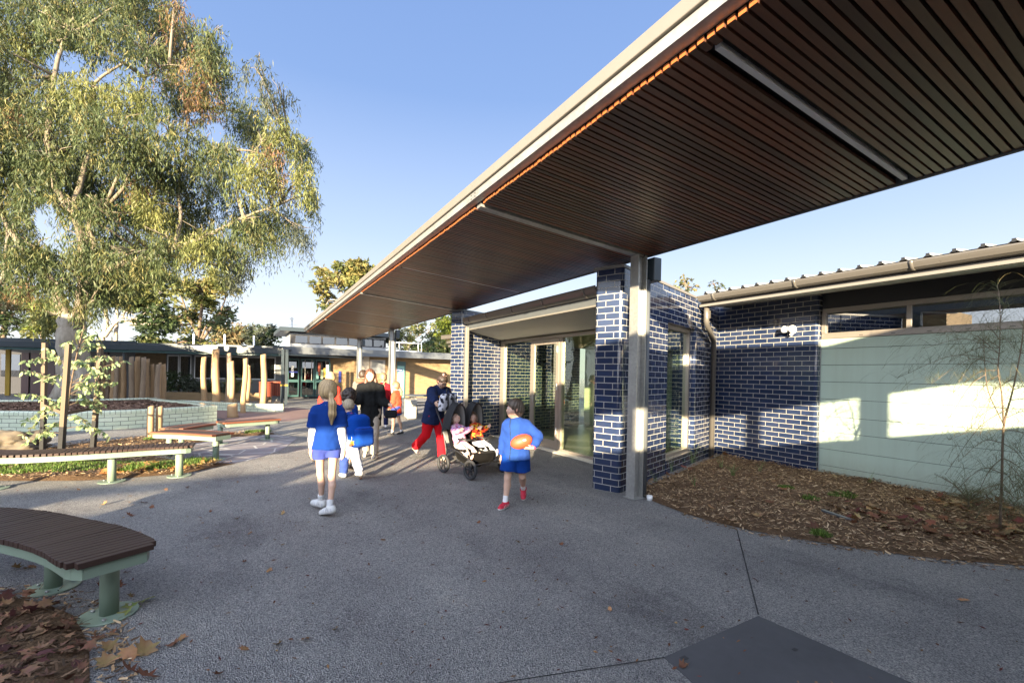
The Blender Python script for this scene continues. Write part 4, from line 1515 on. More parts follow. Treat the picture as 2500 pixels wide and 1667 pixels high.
def build_tree(name, base, clumps, limbs, pal_leaf, label, bark, leaf_L, leaf_W, n_per, n_leaf=8, droop=.3, slen=(.3, .8), seed=1, group=None, cat='tree', twigs=4):
    """clumps: (centre, (rx, ry, rz), palette, density)"""
    rng = np.random.RandomState(seed)
    random.seed(seed)
    e = empty(name, base, label, cat, group=group)
    gr = []
    for cen, r3, pal, dens in clumps:
        vol = (r3[0] * r3[1] * r3[2]) ** (1 / 3.)
        n = max(8, int(n_per * 6.0 * dens * (r3[0] * r3[2])))
        gr.append(strands(rng, cen, r3, n, n_leaf, leaf_L, leaf_W, pal or pal_leaf, droop, slen))
    me = foliage_mesh('crown', gr)
    mb = MB()
    nodes = []
    for pts, r0, r1 in limbs:
        c = limb(mb, pts, r0, r1)
        nodes += c[len(c) // 4:]
    for cen, r3, pal, dens in clumps:
        cen = Vector(cen)
        nd = min(nodes, key=lambda q: (q - cen).length + max(0, q.z - cen.z) * .8)
        mid = nd.lerp(cen, .5) + Vector((0, 0, -.05 * (cen - nd).length))
        rr = .012 * (cen - nd).length + .02
        mb.tube([nd, mid, cen], [rr * 1.6, rr, rr * .7], 6)
        for k in range(twigs):
            e2 = cen + Vector((random.uniform(-1, 1) * r3[0], random.uniform(-1, 1) * r3[1], random.uniform(-.3, 1) * r3[2])) * .9
            m2 = cen.lerp(e2, .5) + Vector((0, 0, .08 * r3[2]))
            mb.tube([mid.lerp(cen, random.random()), m2, e2], [rr * .7, rr * .45, rr * .2], 5)
    mb.build('trunk', M[bark], e)
    link('crown', me, M['leaf'], e)
    return e


# ---------------------------------------------------------------- the big gum
GD = 15.4
K_ = GD * 1.063 / F_
rg = random.Random(5)
CL = [  # view x, y, rx, ry, palette, density
    (40, 30, 120, 70, 'gum', 1), (170, 10, 110, 60, 'gum', 1), (300, 0, 90, 60, 'gum', 1), (380, 50, 40, 60, 'gum', .8), (60, 110, 90, 60, 'yellow', .9),
    (180, 80, 70, 45, 'gum', .9), (270, 70, 70, 40, 'gum', 1), (340, 110, 50, 50, 'gum', .8), (395, 130, 45, 70, 'russet', .8), (0, 200, 80, 70, 'gum', 1),
    (440, 75, 32, 40, 'gum', 1), (485, 90, 38, 55, 'gum', 1.1), (505, 150, 34, 50, 'gum', 1), (460, 150, 45, 60, 'russet', .9), (470, 225, 45, 50, 'russet', .9),
    (420, 210, 50, 60, 'gum', .9), (595, 165, 38, 45, 'grey', .35), (645, 215, 35, 30, 'grey', .35), (610, 235, 40, 30, 'gum', .4), (560, 260, 48, 45, 'gum', 1), (590, 300, 36, 40, 'gum', .9),
    (650, 300, 40, 45, 'yellow', 1), (690, 340, 38, 45, 'gum', 1), (700, 400, 30, 45, 'yellow', .8), (715, 450, 24, 40, 'yellow', .8), (620, 345, 40, 40, 'russet', .8),
    (585, 385, 60, 50, 'yellow', 1.1), (650, 420, 45, 35, 'russet', .5), (520, 345, 45, 55, 'gum', .9), (470, 330, 40, 50, 'gum', .7), (500, 410, 55, 50, 'gum', .8),
    (640, 500, 55, 45, 'gum', .9), (690, 530, 32, 30, 'grey', .8), (570, 490, 60, 55, 'gum', 1), (600, 545, 45, 40, 'gum', .8), (545, 590, 35, 50, 'grey', .9), (510, 545, 50, 45, 'gum', .9), (540, 625, 18, 30, 'grey', .7),
    (440, 470, 55, 60, 'gum', 1), (450, 545, 55, 50, 'gum', 1), (395, 510, 50, 60, 'gum', 1), (340, 470, 50, 60, 'yellow', .9), (330, 430, 45, 50, 'russet', .5),
    (210, 200, 80, 50, 'yellow', 1), (310, 215, 70, 50, 'yellow', 1.1), (380, 290, 55, 60, 'gum', .8), (130, 230, 80, 60, 'gum', 1), (70, 270, 70, 60, 'russet', .45), (250, 290, 90, 60, 'gum', 1.2),
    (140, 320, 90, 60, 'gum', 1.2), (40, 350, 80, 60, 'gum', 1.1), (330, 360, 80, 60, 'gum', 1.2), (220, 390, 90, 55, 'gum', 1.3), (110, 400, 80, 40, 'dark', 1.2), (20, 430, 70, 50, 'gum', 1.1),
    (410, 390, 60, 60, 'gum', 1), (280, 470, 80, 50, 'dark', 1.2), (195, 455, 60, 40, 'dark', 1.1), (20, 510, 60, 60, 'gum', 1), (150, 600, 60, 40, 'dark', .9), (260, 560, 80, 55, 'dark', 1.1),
    (340, 580, 70, 45, 'gum', 1), (70, 590, 70, 50, 'gum', 1), (60, 660, 60, 40, 'russet', .5), (215, 640, 60, 50, 'gum', 1.0), (260, 640, 60, 45, 'gum', .9), (130, 650, 40, 50, 'gum', .6), (215, 690, 26, 36, 'gum', .6),
    (-60, 300, 80, 150, 'gum', 1), (-60, 560, 70, 120, 'gum', 1), (-80, 80, 90, 100, 'gum', 1), (110, 725, 25, 45, 'yellow', .5), (20, 250, 60, 60, 'yellow', .8),
    (100, -60, 150, 70, 'gum', .8), (290, -60, 120, 60, 'gum', .8), (400, 15, 30, 40, 'russet', .6)]
FRONT = [(140, 470, 42, 45, 'gum', .6), (80, 440, 50, 50, 'gum', .8), (200, 560, 50, 45, 'gum', .9), (290, 585, 60, 36, 'gum', .9), (390, 560, 60, 40, 'gum', .9), (470, 545, 50, 40, 'yellow', .7), (560, 510, 50, 36, 'gum', .7), (215, 470, 40, 50, 'gum', .7), (110, 360, 60, 50, 'gum', .7), (140, 60, 60, 50, 'gum', .7), (70, 570, 50, 50, 'gum', .8)]
GAPS = [(104, 500, 26, 40), (150, 138, 46, 26), (492, 300, 22, 24), (372, 290, 16, 14), (448, 262, 14, 10), (235, 175, 30, 14)]
clumps = []
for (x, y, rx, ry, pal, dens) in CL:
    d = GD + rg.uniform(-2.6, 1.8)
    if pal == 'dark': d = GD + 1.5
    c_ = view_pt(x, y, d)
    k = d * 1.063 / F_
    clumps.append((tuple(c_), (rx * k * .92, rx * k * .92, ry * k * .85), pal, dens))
def gv(pts): return [view_pt(x, y, d) for x, y, d in pts]
tb_ = P(185, GD, .35)
gum_limbs = [
    ([tb_, view_pt(172, 860, GD), view_pt(165, 790, GD), view_pt(160, 720, GD)], .50, .36),
    (gv([(160, 790, GD), (148, 720, GD - .1), (120, 650, GD - .3), (75, 600, GD - .5), (20, 520, GD - .8), (-20, 400, GD - 1)]), .36, .10),
    (gv([(165, 780, GD), (185, 720, GD), (190, 640, GD), (188, 540, GD - .3), (165, 490, GD - .6), (130, 430, GD - .8), (110, 330, GD - .8)]), .40, .12),
    (gv([(172, 760, GD + .2), (205, 690, GD + .2), (222, 640, GD + .3), (215, 560, GD + .3), (205, 520, GD + .4), (240, 480, GD + .4), (290, 420, GD), (330, 300, GD)]), .26, .08),
    (gv([(205, 650, GD), (270, 610, GD - .5), (340, 590, GD - .8), (400, 570, GD - 1), (480, 540, GD - 1), (560, 500, GD - 1.2), (640, 470, GD - 1)]), .24, .05),
    (gv([(400, 570, GD - 1), (415, 500, GD - .8), (410, 420, GD - .5), (430, 330, GD - .2), (425, 250, GD)]), .12, .04),
    (gv([(560, 500, GD - 1), (545, 440, GD), (560, 380, GD), (600, 330, GD), (640, 300, GD)]), .10, .03),
    (gv([(165, 490, GD - .6), (190, 400, GD), (220, 280, GD + .5), (215, 200, GD + .5), (260, 160, GD + .5), (330, 120, GD + .5)]), .17, .05),
    (gv([(110, 330, GD - .8), (120, 200, GD - .5), (150, 90, GD), (200, 60, GD)]), .16, .07),
    (gv([(240, 480, GD), (300, 330, GD - 1), (330, 190, GD - 1.3), (350, 170, GD - 1.4), (380, 150, GD - 1.5), (450, 155, GD - 1.4)]), .10, .025),
    (gv([(20, 600, GD), (0, 650, GD), (-60, 670, GD)]), .16, .12),
    (gv([(600, 330, GD), (615, 260, GD), (600, 210, GD), (610, 170, GD)]), .04, .015),
    (gv([(590, 390, GD - 1), (640, 350, GD - 1.2), (665, 330, GD - 1.2)]), .05, .02)]
def in_gap(V):
    """cull sprays whose root falls in one of the open windows of the crown"""
    return None
rng = np.random.RandomState(11)
e = empty('gum_tree', tb_, 'huge pale-trunked eucalypt with drooping olive leaves over the brick planter', 'tree')
for (x, y, rx, ry, pal, dens) in FRONT:
    d = GD - 2.6
    k = d * 1.063 / F_
    clumps.append((tuple(view_pt(x, y, d)), (rx * k, rx * k * .6, ry * k * .8), pal, dens))
gr = []
for cen, r3, pal, dens in clumps:
    n = int(235 * dens * r3[0] * r3[2]) + 10
    gr.append(strands(rng, cen, r3, n, 19, .165, .028, pal, 1.0, (.40, 1.15), .85))
# open windows
gcs = [] and [(view_pt(x, y, 1.0) - Vector((0, 0, H_)), rx, ry) for x, y, rx, ry in GAPS]
def proj_np(V):
    x, y, z = V[:, 0], V[:, 1], V[:, 2] - H_
    X = x * CT - y * ST; Y = x * ST + y * CT
    u = F_ * X / Y; v = F_ * z / Y
    du = (u + R_ * v) / (1 + R_ * R_); dv = v - R_ * du
    return (1250 + du) / 1.063, (915 - dv) / 1.063
g2 = []
for V, F, Cc in gr:
    vx, vy = proj_np(V[::4])
    keep = np.ones(len(vx), bool)
    for x, y, rx, ry in GAPS:
        q = ((vx - x) / rx) ** 2 + ((vy - y) / ry) ** 2
        keep &= ~((q < 1) & (rng.uniform(size=len(vx)) < .93))
    kk = np.repeat(keep, 4)
    V = V[kk]; Cc = Cc[kk]
    g2.append((V, np.arange(len(V)).reshape(-1, 4), Cc))
link('crown', foliage_mesh('crown', g2), M['leaf'], e)
mb = MB(); nodes = []; tw = MB()
random.seed(3)
for pts, r0, r1 in gum_limbs:
    if r0 < .45: r0 *= .58; r1 *= .5
    c = limb(mb if r0 >= .45 else tw, pts, r0, r1, 14)
    nodes += c[len(c) // 3:]
# buttressed foot
for a in range(7):
    an_ = a / 7 * 2 * PI
    mb.tube([tb_ + Vector((math.cos(an_) * .18, math.sin(an_) * .18, 1.1)), tb_ + Vector((math.cos(an_) * .32, math.sin(an_) * .32, .4)), tb_ + Vector((math.cos(an_) * .62, math.sin(an_) * .62, -.1))], [.26, .24, .14], 10)
for cen, r3, pal, dens in clumps:
    cen = Vector(cen)
    nd = min(nodes, key=lambda q: (q - cen).length + max(0, q.z - cen.z))
    if (nd - cen).length > 6: continue
    mid = nd.lerp(cen, .5) + Vector((0, 0, .1))
    rr = .008 * (cen - nd).length + .016
    tw.tube([nd, mid, cen], [rr * 1.5, rr, rr * .7], 6)
    for k in range(5):
        e2 = cen + Vector((random.uniform(-1, 1) * r3[0], random.uniform(-1, 1) * r3[1], random.uniform(-.2, 1) * r3[2])) * .85
        m2 = cen.lerp(e2, .5) + Vector((0, 0, .15 * r3[2]))
        tw.tube([mid.lerp(cen, random.random()), m2, e2], [rr * .6, rr * .4, rr * .2], 5)
mb.build('trunk', M['gum_bark'], e)
tw.build('branches', M['limb_bark'], e)

# ---------------------------------------------------------------- background trees
def vclumps(lst, d, sq=.9, dj=1.0, seed=0):
    r_ = random.Random(seed)
    out = []
    for (x, y, rx, ry, pal, dens) in lst:
        dd = d + r_.uniform(-dj, dj)
        k = dd * 1.063 / F_
        out.append((tuple(view_pt(x, y, dd)), (rx * k * sq, rx * k * sq, ry * k * sq), pal, dens))
    return out
TG = 'trees beyond the school roofs'
def spread(x0, x1, y0, y1, n, rx, ry, pals, seed, dens=1.0, shape=None):
    r_ = random.Random(seed)
    out = []
    while len(out) < n:
        u, v = r_.uniform(-1, 1), r_.uniform(-1, 1)
        if u * u + v * v > 1: continue
        out.append(((x0 + x1) / 2 + u * (x1 - x0) / 2, (y0 + y1) / 2 + v * (y1 - y0) / 2, rx * r_.uniform(.6, 1.2), ry * r_.uniform(.6, 1.2), r_.choice(pals), dens * r_.uniform(.7, 1.2)))
    return out
def bt(label, d, lst, limbs_, bark, n_per, L, W, seed, droop=.25, slen=(.4, 1.0), twigs=3):
    base = limbs_[0][0][0]
    build_tree('tree', base, vclumps(lst, d, 1.0, 1.6, seed), limbs_, 'gum', label, bark, L, W, n_per, 9, droop, slen, seed, TG, 'tree', twigs)
def vl(pts, d, r0, r1): return ([view_pt(x, y, d) for x, y in pts], r0, r1)
bt('sunlit golden-green spreading tree between the gum and the clerestory', 46, spread(400, 540, 620, 700, 20, 26, 12, ['gold', 'yellow'], 1) + spread(370, 530, 690, 760, 16, 24, 11, ['gold', 'yellow', 'gum'], 2, .7),
   [vl([(455, 860), (455, 780), (462, 720), (470, 650)], 46, .30, .08), vl([(456, 770), (430, 720), (410, 660)], 46, .18, .05), vl([(457, 790), (500, 730), (520, 680)], 46, .16, .05), vl([(455, 800), (480, 740), (540, 700)], 46, .12, .04)], 'brown_bark', 12, .40, .17, 3)
bt('mid green tree with a pale forked trunk behind the palisade', 36, spread(240, 380, 610, 700, 22, 30, 20, ['gum', 'yellow', 'gum'], 5, 1.0) + spread(300, 400, 680, 760, 12, 24, 16, ['dark', 'gum'], 6, .9),
   [vl([(238, 860), (235, 780), (245, 750), (240, 690)], 36, .28, .10), vl([(240, 772), (262, 745), (285, 720), (300, 660)], 36, .18, .06), vl([(262, 860), (265, 790), (270, 700)], 36.5, .22, .10)], 'pale_bark', 14, .34, .14, 7)
bt('dark pine-like tree at the left edge behind the maroon classroom', 44, spread(-20, 70, 640, 740, 16, 24, 14, ['dark', 'grey'], 8, .7) + spread(-30, 60, 700, 780, 8, 24, 14, ['dark'], 9, .7),
   [vl([(10, 860), (8, 760), (10, 660), (12, 600)], 44, .25, .06)], 'brown_bark', 11, .40, .15, 10)
bt('low yellow-green tree showing left of the big trunk', 40, spread(60, 140, 690, 780, 14, 24, 18, ['yellow', 'lime', 'gum'], 11, .9),
   [vl([(95, 860), (96, 790), (100, 720)], 40, .2, .06)], 'brown_bark', 14, .36, .15, 12)
bt('orange-tinged rounded tree above the slate roof', 60, spread(492, 565, 745, 785, 12, 20, 12, ['orange', 'orange', 'gold'], 13, .9),
   [vl([(528, 860), (528, 790), (530, 760)], 60, .25, .08)], 'brown_bark', 9, .5, .2, 14)
bt('grey-green airy tree just left of the clerestory block', 60, spread(570, 640, 748, 795, 14, 20, 14, ['grey', 'dark'], 15, .7),
   [vl([(605, 860), (605, 790), (608, 760)], 60, .25, .08)], 'brown_bark', 9, .5, .18, 16)
bt('flat-topped golden umbrella tree rising behind the walkway roof', 50, spread(735, 900, 605, 655, 26, 22, 13, ['gold', 'gold', 'yellow'], 17, 1.25) + [(735, 655, 22, 15, 'gold', 1.2), (752, 685, 16, 20, 'gold', .8), (745, 705, 12, 10, 'gum', .6), (765, 640, 26, 14, 'gold', 1.2), (800, 670, 16, 10, 'grey', .5)],
   [vl([(850, 900), (845, 780), (830, 720), (810, 660)], 50, .35, .12), vl([(840, 760), (800, 700), (770, 650)], 50, .2, .06), vl([(835, 740), (850, 680), (880, 640)], 50, .2, .06), vl([(815, 710), (780, 690), (755, 690)], 50, .1, .03)], 'pale_bark', 11, .45, .2, 18)
bt('small tree just showing at the tip of the walkway roof', 64, spread(700, 735, 780, 800, 5, 14, 9, ['gold', 'orange'], 19, .8), [vl([(715, 860), (716, 800)], 64, .2, .08)], 'brown_bark', 8, .5, .2, 20)
bt('loose pale-limbed gum between the far walkway posts', 42, spread(880, 1000, 740, 800, 20, 18, 13, ['yellow', 'gum', 'grey'], 21, .65),
   [vl([(940, 880), (935, 810), (950, 780), (985, 755)], 42, .2, .05), vl([(936, 800), (960, 790), (1000, 740)], 42, .1, .03)], 'pale_bark', 12, .36, .13, 22)
bt('bright lime-green conifer beside the second brick pillar', 36, spread(1000, 1060, 735, 800, 16, 18, 18, ['lime', 'lime', 'yellow'], 23, 1.1) + [(1030, 745, 12, 20, 'lime', 1), (1012, 770, 14, 14, 'lime', 1)],
   [vl([(1025, 880), (1026, 790), (1028, 745)], 36, .2, .05)], 'brown_bark', 16, .3, .13, 24)
bt('dark green hedge-like bush behind the flat fascia', 34, spread(960, 1060, 785, 815, 14, 16, 12, ['dark', 'dark', 'gum'], 25, 1.2), [vl([(1000, 880), (1000, 800)], 34, .15, .06)], 'brown_bark', 18, .26, .12, 26)
bt('small bushy treetop showing above the navy brick coping', 26, [(1572, 645, 16, 13, 'gold', 1.0), (1560, 655, 12, 10, 'yellow', .8), (1592, 660, 14, 8, 'gold', .8), (1575, 668, 14, 6, 'gum', .8)], [vl([(1580, 900), (1578, 700), (1574, 650)], 26, .1, .03)], 'brown_bark', 26, .16, .07, 27, slen=(.1, .3))
bt('wispy treetop over the roof, right of the coping', 26, [(1640, 652, 12, 10, 'grey', .4), (1655, 662, 10, 6, 'gum', .4)], [vl([(1648, 900), (1646, 700), (1642, 655)], 26, .08, .02)], 'brown_bark', 24, .15, .06, 28, slen=(.1, .3))
bt('row of low dark trees just above the long slate roof', 40, spread(270, 400, 770, 800, 14, 20, 10, ['dark', 'gum'], 29, 1) + spread(400, 480, 775, 800, 8, 18, 9, ['dark', 'yellow'], 30, 1),
   [vl([(330, 860), (330, 790)], 40, .15, .08)], 'brown_bark', 14, .36, .16, 31)

# shrubs in the timber planter
def shrub(name, base, r, label, pal, L, W, n, group=None, droop=.0, seed=0, cat='shrub'):
    rng = np.random.RandomState(seed)
    e = empty(name, base, label, cat, group=group)
    g = [strands(rng, (base[0], base[1], base[2] + r[2] * .9), r, n, 9, L, W, pal, droop, (.1 + r[2] * .2, .2 + r[2] * .5))]
    link('foliage', foliage_mesh('foliage', g), M['leaf'], e)
    mb = MB()
    rs = random.Random(seed)
    for k in range(5):
        mb.tube([Vector(base), Vector(base) + Vector((rs.uniform(-.5, .5) * r[0], rs.uniform(-.5, .5) * r[1], r[2] * 1.2))], [.012, .005], 5)
    mb.build('stem', M['brown_bark'], e)
    return e
SG = 'shrubs in the timber planter'
for i, (x_, w_, h_, pal) in enumerate(((415, .5, .55, 'dark'), (437, .55, .5, 'dark'), (460, .5, .42, 'grey'), (490, .45, .33, 'grey'), (520, .4, .28, 'dark'), (555, .4, .30, 'grey'), (578, .4, .48, 'yellow'))):
    b_ = P(x_, 22.0, .38)
    shrub('shrub', tuple(b_), (w_, w_ * .6, h_), ['tall dark shrub at the left end of the sleeper planter', 'bushy dark shrub, second from the left in the sleeper planter', 'grey-green shrub below the mullion, third from the left in the sleeper planter', 'low grey shrub left of the first play log', 'low dark shrub between the tall play logs', 'low grey shrub behind the white play log', 'lighter green shrub behind the white play log'][i], pal, .12, .05, 90, SG, .1, 40 + i)
# strappy plants
def strappy(base, n, L, label, seed, group, col=(.07, .11, .04), w=.025):
    rng = random.Random(seed)
    mb = MB()
    for k in range(n):
        a = rng.uniform(0, 2 * PI); t = rng.uniform(.15, .9)
        d = Vector((math.cos(a) * t, math.sin(a) * t, 1)).normalized()
        s = Vector((-math.sin(a), math.cos(a), 0)) * w / 2
        L_ = L * rng.uniform(.6, 1.1)
        p = Vector(base) + Vector((rng.uniform(-1, 1), rng.uniform(-1, 1), 0)) * L * .08
        prev = p
        for q in range(4):
            nx = prev + d * L_ / 4
            d = (d + Vector((math.cos(a), math.sin(a), -.6)) * .18 * t).normalized()
            f0, f1 = 1 - q / 4 * .7, 1 - (q + 1) / 4 * .95
            mb.quad(prev - s * f0, prev + s * f0, nx + s * f1, nx - s * f1)
            prev = nx
    m_ = M.setdefault('strap' + str(col), m_plain('strap_leaf', col, .5, var=.3, scale=20))
    o = mb.build('strappy_plant', m_)
    return tag(o, label, 'plant', group)
strappy(tuple(P(600, 21.6, .38)), 40, .55, 'spiky flax plant beside the right-hand play log', 1, 'strappy plants', w=.04)
# grasses in the right bed
sp = [(G(1690, 1130, .05), .42, 18, 'tufted green plant at the downpipe foot, tallest in the bed'), (G(1790, 1160, .05), .26, 26, 'bushy grass clump in front of the alarm wall'), (G(1640, 1150, .05), .3, 10, 'thin grass tuft under the tall side window'), (G(1760, 1140, .05), .3, 10, 'wispy grass tuft between downpipe and bushy clump'),
      (G(1855, 1150, .05), .3, 8, 'sparse grass tuft near the brick corner'), (G(1600, 1175, .05), .25, 8, 'small dark tuft close to the steel post'), (G(2120, 1180, .03), .28, 5, 'few long blades leaning at the mint cladding foot'), (G(1695, 1185, .05), .2, 9, 'low tuft in the middle of the mulch')]
for i, (p_, L, n, lab) in enumerate(sp):
    strappy(tuple(p_), n, L, lab, 50 + i, 'grass tufts in the mulch bed', (.10, .16, .04), .006)

# ---------------------------------------------------------------- stakes and sapling at the left
def stake(px, d, ztop, topx, label):
    b = P(px, d, -.1); t = P(topx, d, ztop)
    e = empty('tree_stake', (b.x, b.y, 0), label, 'stake', group='hardwood tree stakes')
    mb = MB(); mb.beam(b, t, .068, .05, up=(0.5, .8, 0)); mb.build('stake_post', M['stake'], e)
    mb = MB(); mb.beam(b.lerp(t, .02), b.lerp(t, .36), .0715, .0535, up=(0.5, .8, 0)); mb.build('sleeve', M['black'], e)
    return b, t
s1 = stake(104, 7.75, 1.93, 110, 'left hardwood stake with a black painted foot beside the sapling')
s2 = stake(146, 6.9, 1.88, 168, 'nearest and tallest-looking stake, in front of the sapling')
s3 = stake(225, 7.75, 1.88, 246, 'right hardwood stake, darkest and leaning right')
tie = MB()
za = .86
def ap(s, t): return s[0].lerp(s[1], t)
for a, b in ((ap(s1, .47), ap(s2, .46)), (ap(s2, .46), ap(s3, .47))):
    tie.beam(a, b, .004, .05)
tag(tie.build('webbing_tie', M['stake']), 'pale webbing tie strapped between the three stakes', 'strap')

sp_b = P(157, 7.4, .03)
e = empty('sapling', sp_b, 'young eucalypt sapling with broad pale leaves tied between the stakes', 'tree')
mb = MB()
rs = random.Random(12)
stem = catmull([sp_b, P(160, 7.4, .5), P(167, 7.38, .95), P(178, 7.36, 1.4), P(192, 7.35, 1.85), P(206, 7.35, 2.2)], 24)
mb.tube(stem, [.016 - .0004 * i for i in range(25)], 7)
br = [(4, 62, 1015, .0), (5, 250, 1000, .1), (8, 40, 905, -.3), (9, 60, 968, -.2), (9, 55, 1000, .2), (9, 238, 930, .3), (11, 55, 850, .1), (11, 270, 880, .2), (12, 285, 830, -.2), (13, 100, 870, -.3),
      (13, 250, 860, .3), (14, 100, 800, .0), (15, 245, 820, -.1), (16, 60, 830, .2), (17, 230, 790, .2), (18, 150, 790, -.2), (19, 225, 770, .1), (20, 190, 760, .0), (12, 205, 900, -.4), (10, 130, 930, -.4), (15, 180, 830, -.3), (7, 210, 985, -.2), (6, 95, 1000, -.3), (13, 235, 905, .1), (16, 215, 850, -.4), (11, 225, 940, .2)]
rngs = np.random.RandomState(4)
B, Dv, cl_c = [], [], []
for k, vx, vy, dz in br:
    a = stem[k]; b = view_pt(vx, vy, 7.4 + dz)
    m_ = a.lerp(b, .5) + Vector((0, 0, .09))
    c = catmull([a, m_, b], 10)
    mb.tube(c, [.006 - .0004 * i for i in range(11)], 5)
    for q in range(3, 11):
        for s in range(4):
            B.append(tuple(c[q] + Vector((rs.uniform(-.03, .03), rs.uniform(-.03, .03), rs.uniform(-.03, .03)))))
            dd = Vector((rs.uniform(-1, 1), rs.uniform(-1, 1), rs.uniform(-1.6, -.1))).normalized()
            Dv.append(tuple(dd))
B, Dv = np.array(B), np.array(Dv)
n = len(B)
def oval(base, dirv, nrm, L, W, col):
    side = unit(np.cross(dirv, nrm)); nn = unit(np.cross(side, dirv))
    L = L[:, None]; W = W[:, None]
    pts = [base, base + dirv * L * .25 + side * W * .42 + nn * W * .1, base + dirv * L * .6 + side * W * .46 + nn * W * .1, base + dirv * L, base + dirv * L * .6 - side * W * .46 + nn * W * .1, base + dirv * L * .25 - side * W * .42 + nn * W * .1]
    V = np.stack(pts, 1).reshape(-1, 3)
    i = np.arange(n)[:, None] * 6
    F = np.concatenate([i + [0, 1, 2, 3], i + [0, 3, 4, 5]], 0)
    return V, F, np.repeat(col, 6, 0)
colp = np.array([(.34, .42, .20), (.26, .35, .17), (.20, .29, .14), (.42, .46, .22)])[rngs.randint(0, 4, n)] * rngs.uniform(.75, 1.1, (n, 1))
V, F, Cc = oval(B, Dv, unit(rngs.normal(size=(n, 3))), rngs.uniform(.06, .115, n), rngs.uniform(.03, .052, n), colp)
mb.build('stem', M['brown_bark'], e)
link('leaves', np_mesh('leaves', V, F, Cc), M['leaf'], e)

# ---------------------------------------------------------------- she-oak at the right
def sheoak(base, trunk, tips, label, seed, n_br, wid=.0034, length=(.25, .6), spread_=1.0, name='sheoak', cat='tree'):
    rs = random.Random(seed); rng = np.random.RandomState(seed)
    e = empty(name, base, label, cat, group='she-oak saplings in the mulch bed')
    mb = MB()
    cents = []
    for pts, r0, r1 in trunk:
        c = catmull(pts, 18)
        mb.tube(c, [r0 + (r1 - r0) * i / 18 for i in range(19)], 7)
        cents.append(c)
    ends = []
    for (ti, k, end) in tips:
        a = cents[ti][k]; b = Vector(end)
        L = (b - a).length
        m_ = a.lerp(b, .45) + Vector((0, 0, .14 * L))
        c = catmull([a, m_, b], 10)
        mb.tube(c, [max(.0015, .0042 - .0003 * i) for i in range(11)], 4)
        ends.append(c)
    Vs = []
    for i in range(n_br):
        c = rs.choice(ends) if rs.random() < .85 else rs.choice(cents)[8:]
        p = c[rs.randrange(2, len(c))]
        a = rs.uniform(0, 2 * PI)
        L = rs.uniform(*length)
        out = Vector((math.cos(a), math.sin(a), 0)) * rs.uniform(.25, .8) * spread_
        d = (out + Vector((0, 0, rs.uniform(.1, .6)))).normalized()
        seg = 6
        pts = [p]
        for q in range(seg):
            p = p + d * L / seg
            d = (d + Vector((0, 0, -.33 * (1 + q * .12))) + Vector((rs.uniform(-.08, .08), rs.uniform(-.08, .08), 0))).normalized()
            pts.append(p)
        sd_ = Vector((ST * 0 + CT, -ST, 0)) if rs.random() < .6 else Vector((rs.uniform(-1, 1), rs.uniform(-1, 1), 0)).normalized()
        for q in range(seg):
            w0 = wid * (1 - q / seg * .55); w1 = wid * (1 - (q + 1) / seg * .55)
            Vs.append([tuple(pts[q] - sd_ * w0 / 2), tuple(pts[q] + sd_ * w0 / 2), tuple(pts[q + 1] + sd_ * w1 / 2), tuple(pts[q + 1] - sd_ * w1 / 2)])
    V = np.array(Vs).reshape(-1, 3)
    F = np.arange(len(V)).reshape(-1, 4)
    col = np.repeat(np.repeat(np.array([(.085, .105, .05), (.11, .12, .055), (.16, .14, .07)])[rng.randint(0, 3, n_br)], 6, 0), 4, 0)
    mb.build('trunk', M['sheoak_bark'], e)
    link('branchlets', np_mesh('branchlets', V, F, col), M['leaf'], e)
M['sheoak_bark'] = m_bark('sheoak_bark', (.13, .095, .07), (.18, .13, .09), (.08, .06, .045), 4)
SD = 4.68
def sv(x, y, d=SD): return view_pt(x, y, d)
rs = random.Random(77)
tr = [([sv(2296, 1228), sv(2301, 1100), sv(2305, 980), sv(2325, 900), sv(2345, 800), sv(2352, 730)], .013, .004),
      ([sv(2305, 975), sv(2300, 900), sv(2292, 850), sv(2296, 790), sv(2297, 700)], .008, .003),
      ([sv(2305, 975), sv(2270, 900), sv(2262, 840), sv(2258, 780)], .005, .002)]
tips = []
for ti, k, x, y in [(1, 11, 2060, 868), (1, 12, 2120, 800), (1, 12, 2150, 770), (1, 13, 2180, 830), (1, 10, 2140, 880), (1, 9, 2190, 900), (1, 8, 2230, 930), (1, 13, 2240, 780), (1, 14, 2330, 800), (1, 14, 2250, 740), (1, 16, 2310, 690), (1, 17, 2290, 655),
                    (0, 4, 2190, 1130), (0, 5, 2230, 1170), (0, 6, 2200, 1060), (0, 7, 2180, 1010), (0, 7, 2400, 1040), (0, 8, 2410, 980), (0, 9, 2220, 990), (0, 10, 2420, 940), (0, 11, 2400, 900), (0, 12, 2240, 960), (0, 14, 2420, 850), (0, 5, 2390, 1130), (0, 6, 2380, 1100), (0, 3, 2240, 1190), (0, 3, 2360, 1190), (2, 10, 2180, 960), (2, 14, 2200, 880), (0, 16, 2400, 800), (1, 6, 2250, 1000), (0, 9, 2170, 1090), (0, 4, 2340, 1160)]:
    tips.append((ti, k, sv(x, y, SD + rs.uniform(-.35, .35))))
sheoak(sv(2296, 1228), tr, tips, 'wispy she-oak sapling with hair-fine drooping branchlets before the mint wall', 5, 1500)
tr2 = [([P(2385 * 1.063, 4.2, .02), P(2380 * 1.063, 4.2, .6), P(2376 * 1.063, 4.2, 1.2)], .012, .004)]
tips2 = [(0, 4 + i, sv(x, y, 4.2 + rs.uniform(-.3, .3))) for i, (x, y) in enumerate([(2300, 1150), (2320, 1100), (2310, 1060), (2330, 1020), (2300, 1180), (2340, 1180), (2330, 1130), (2400, 1000)])]
sheoak(tuple(P(2385 * 1.063, 4.2, 0)), tr2, tips2, 'second she-oak sapling cut off by the right edge of the view', 6, 420)
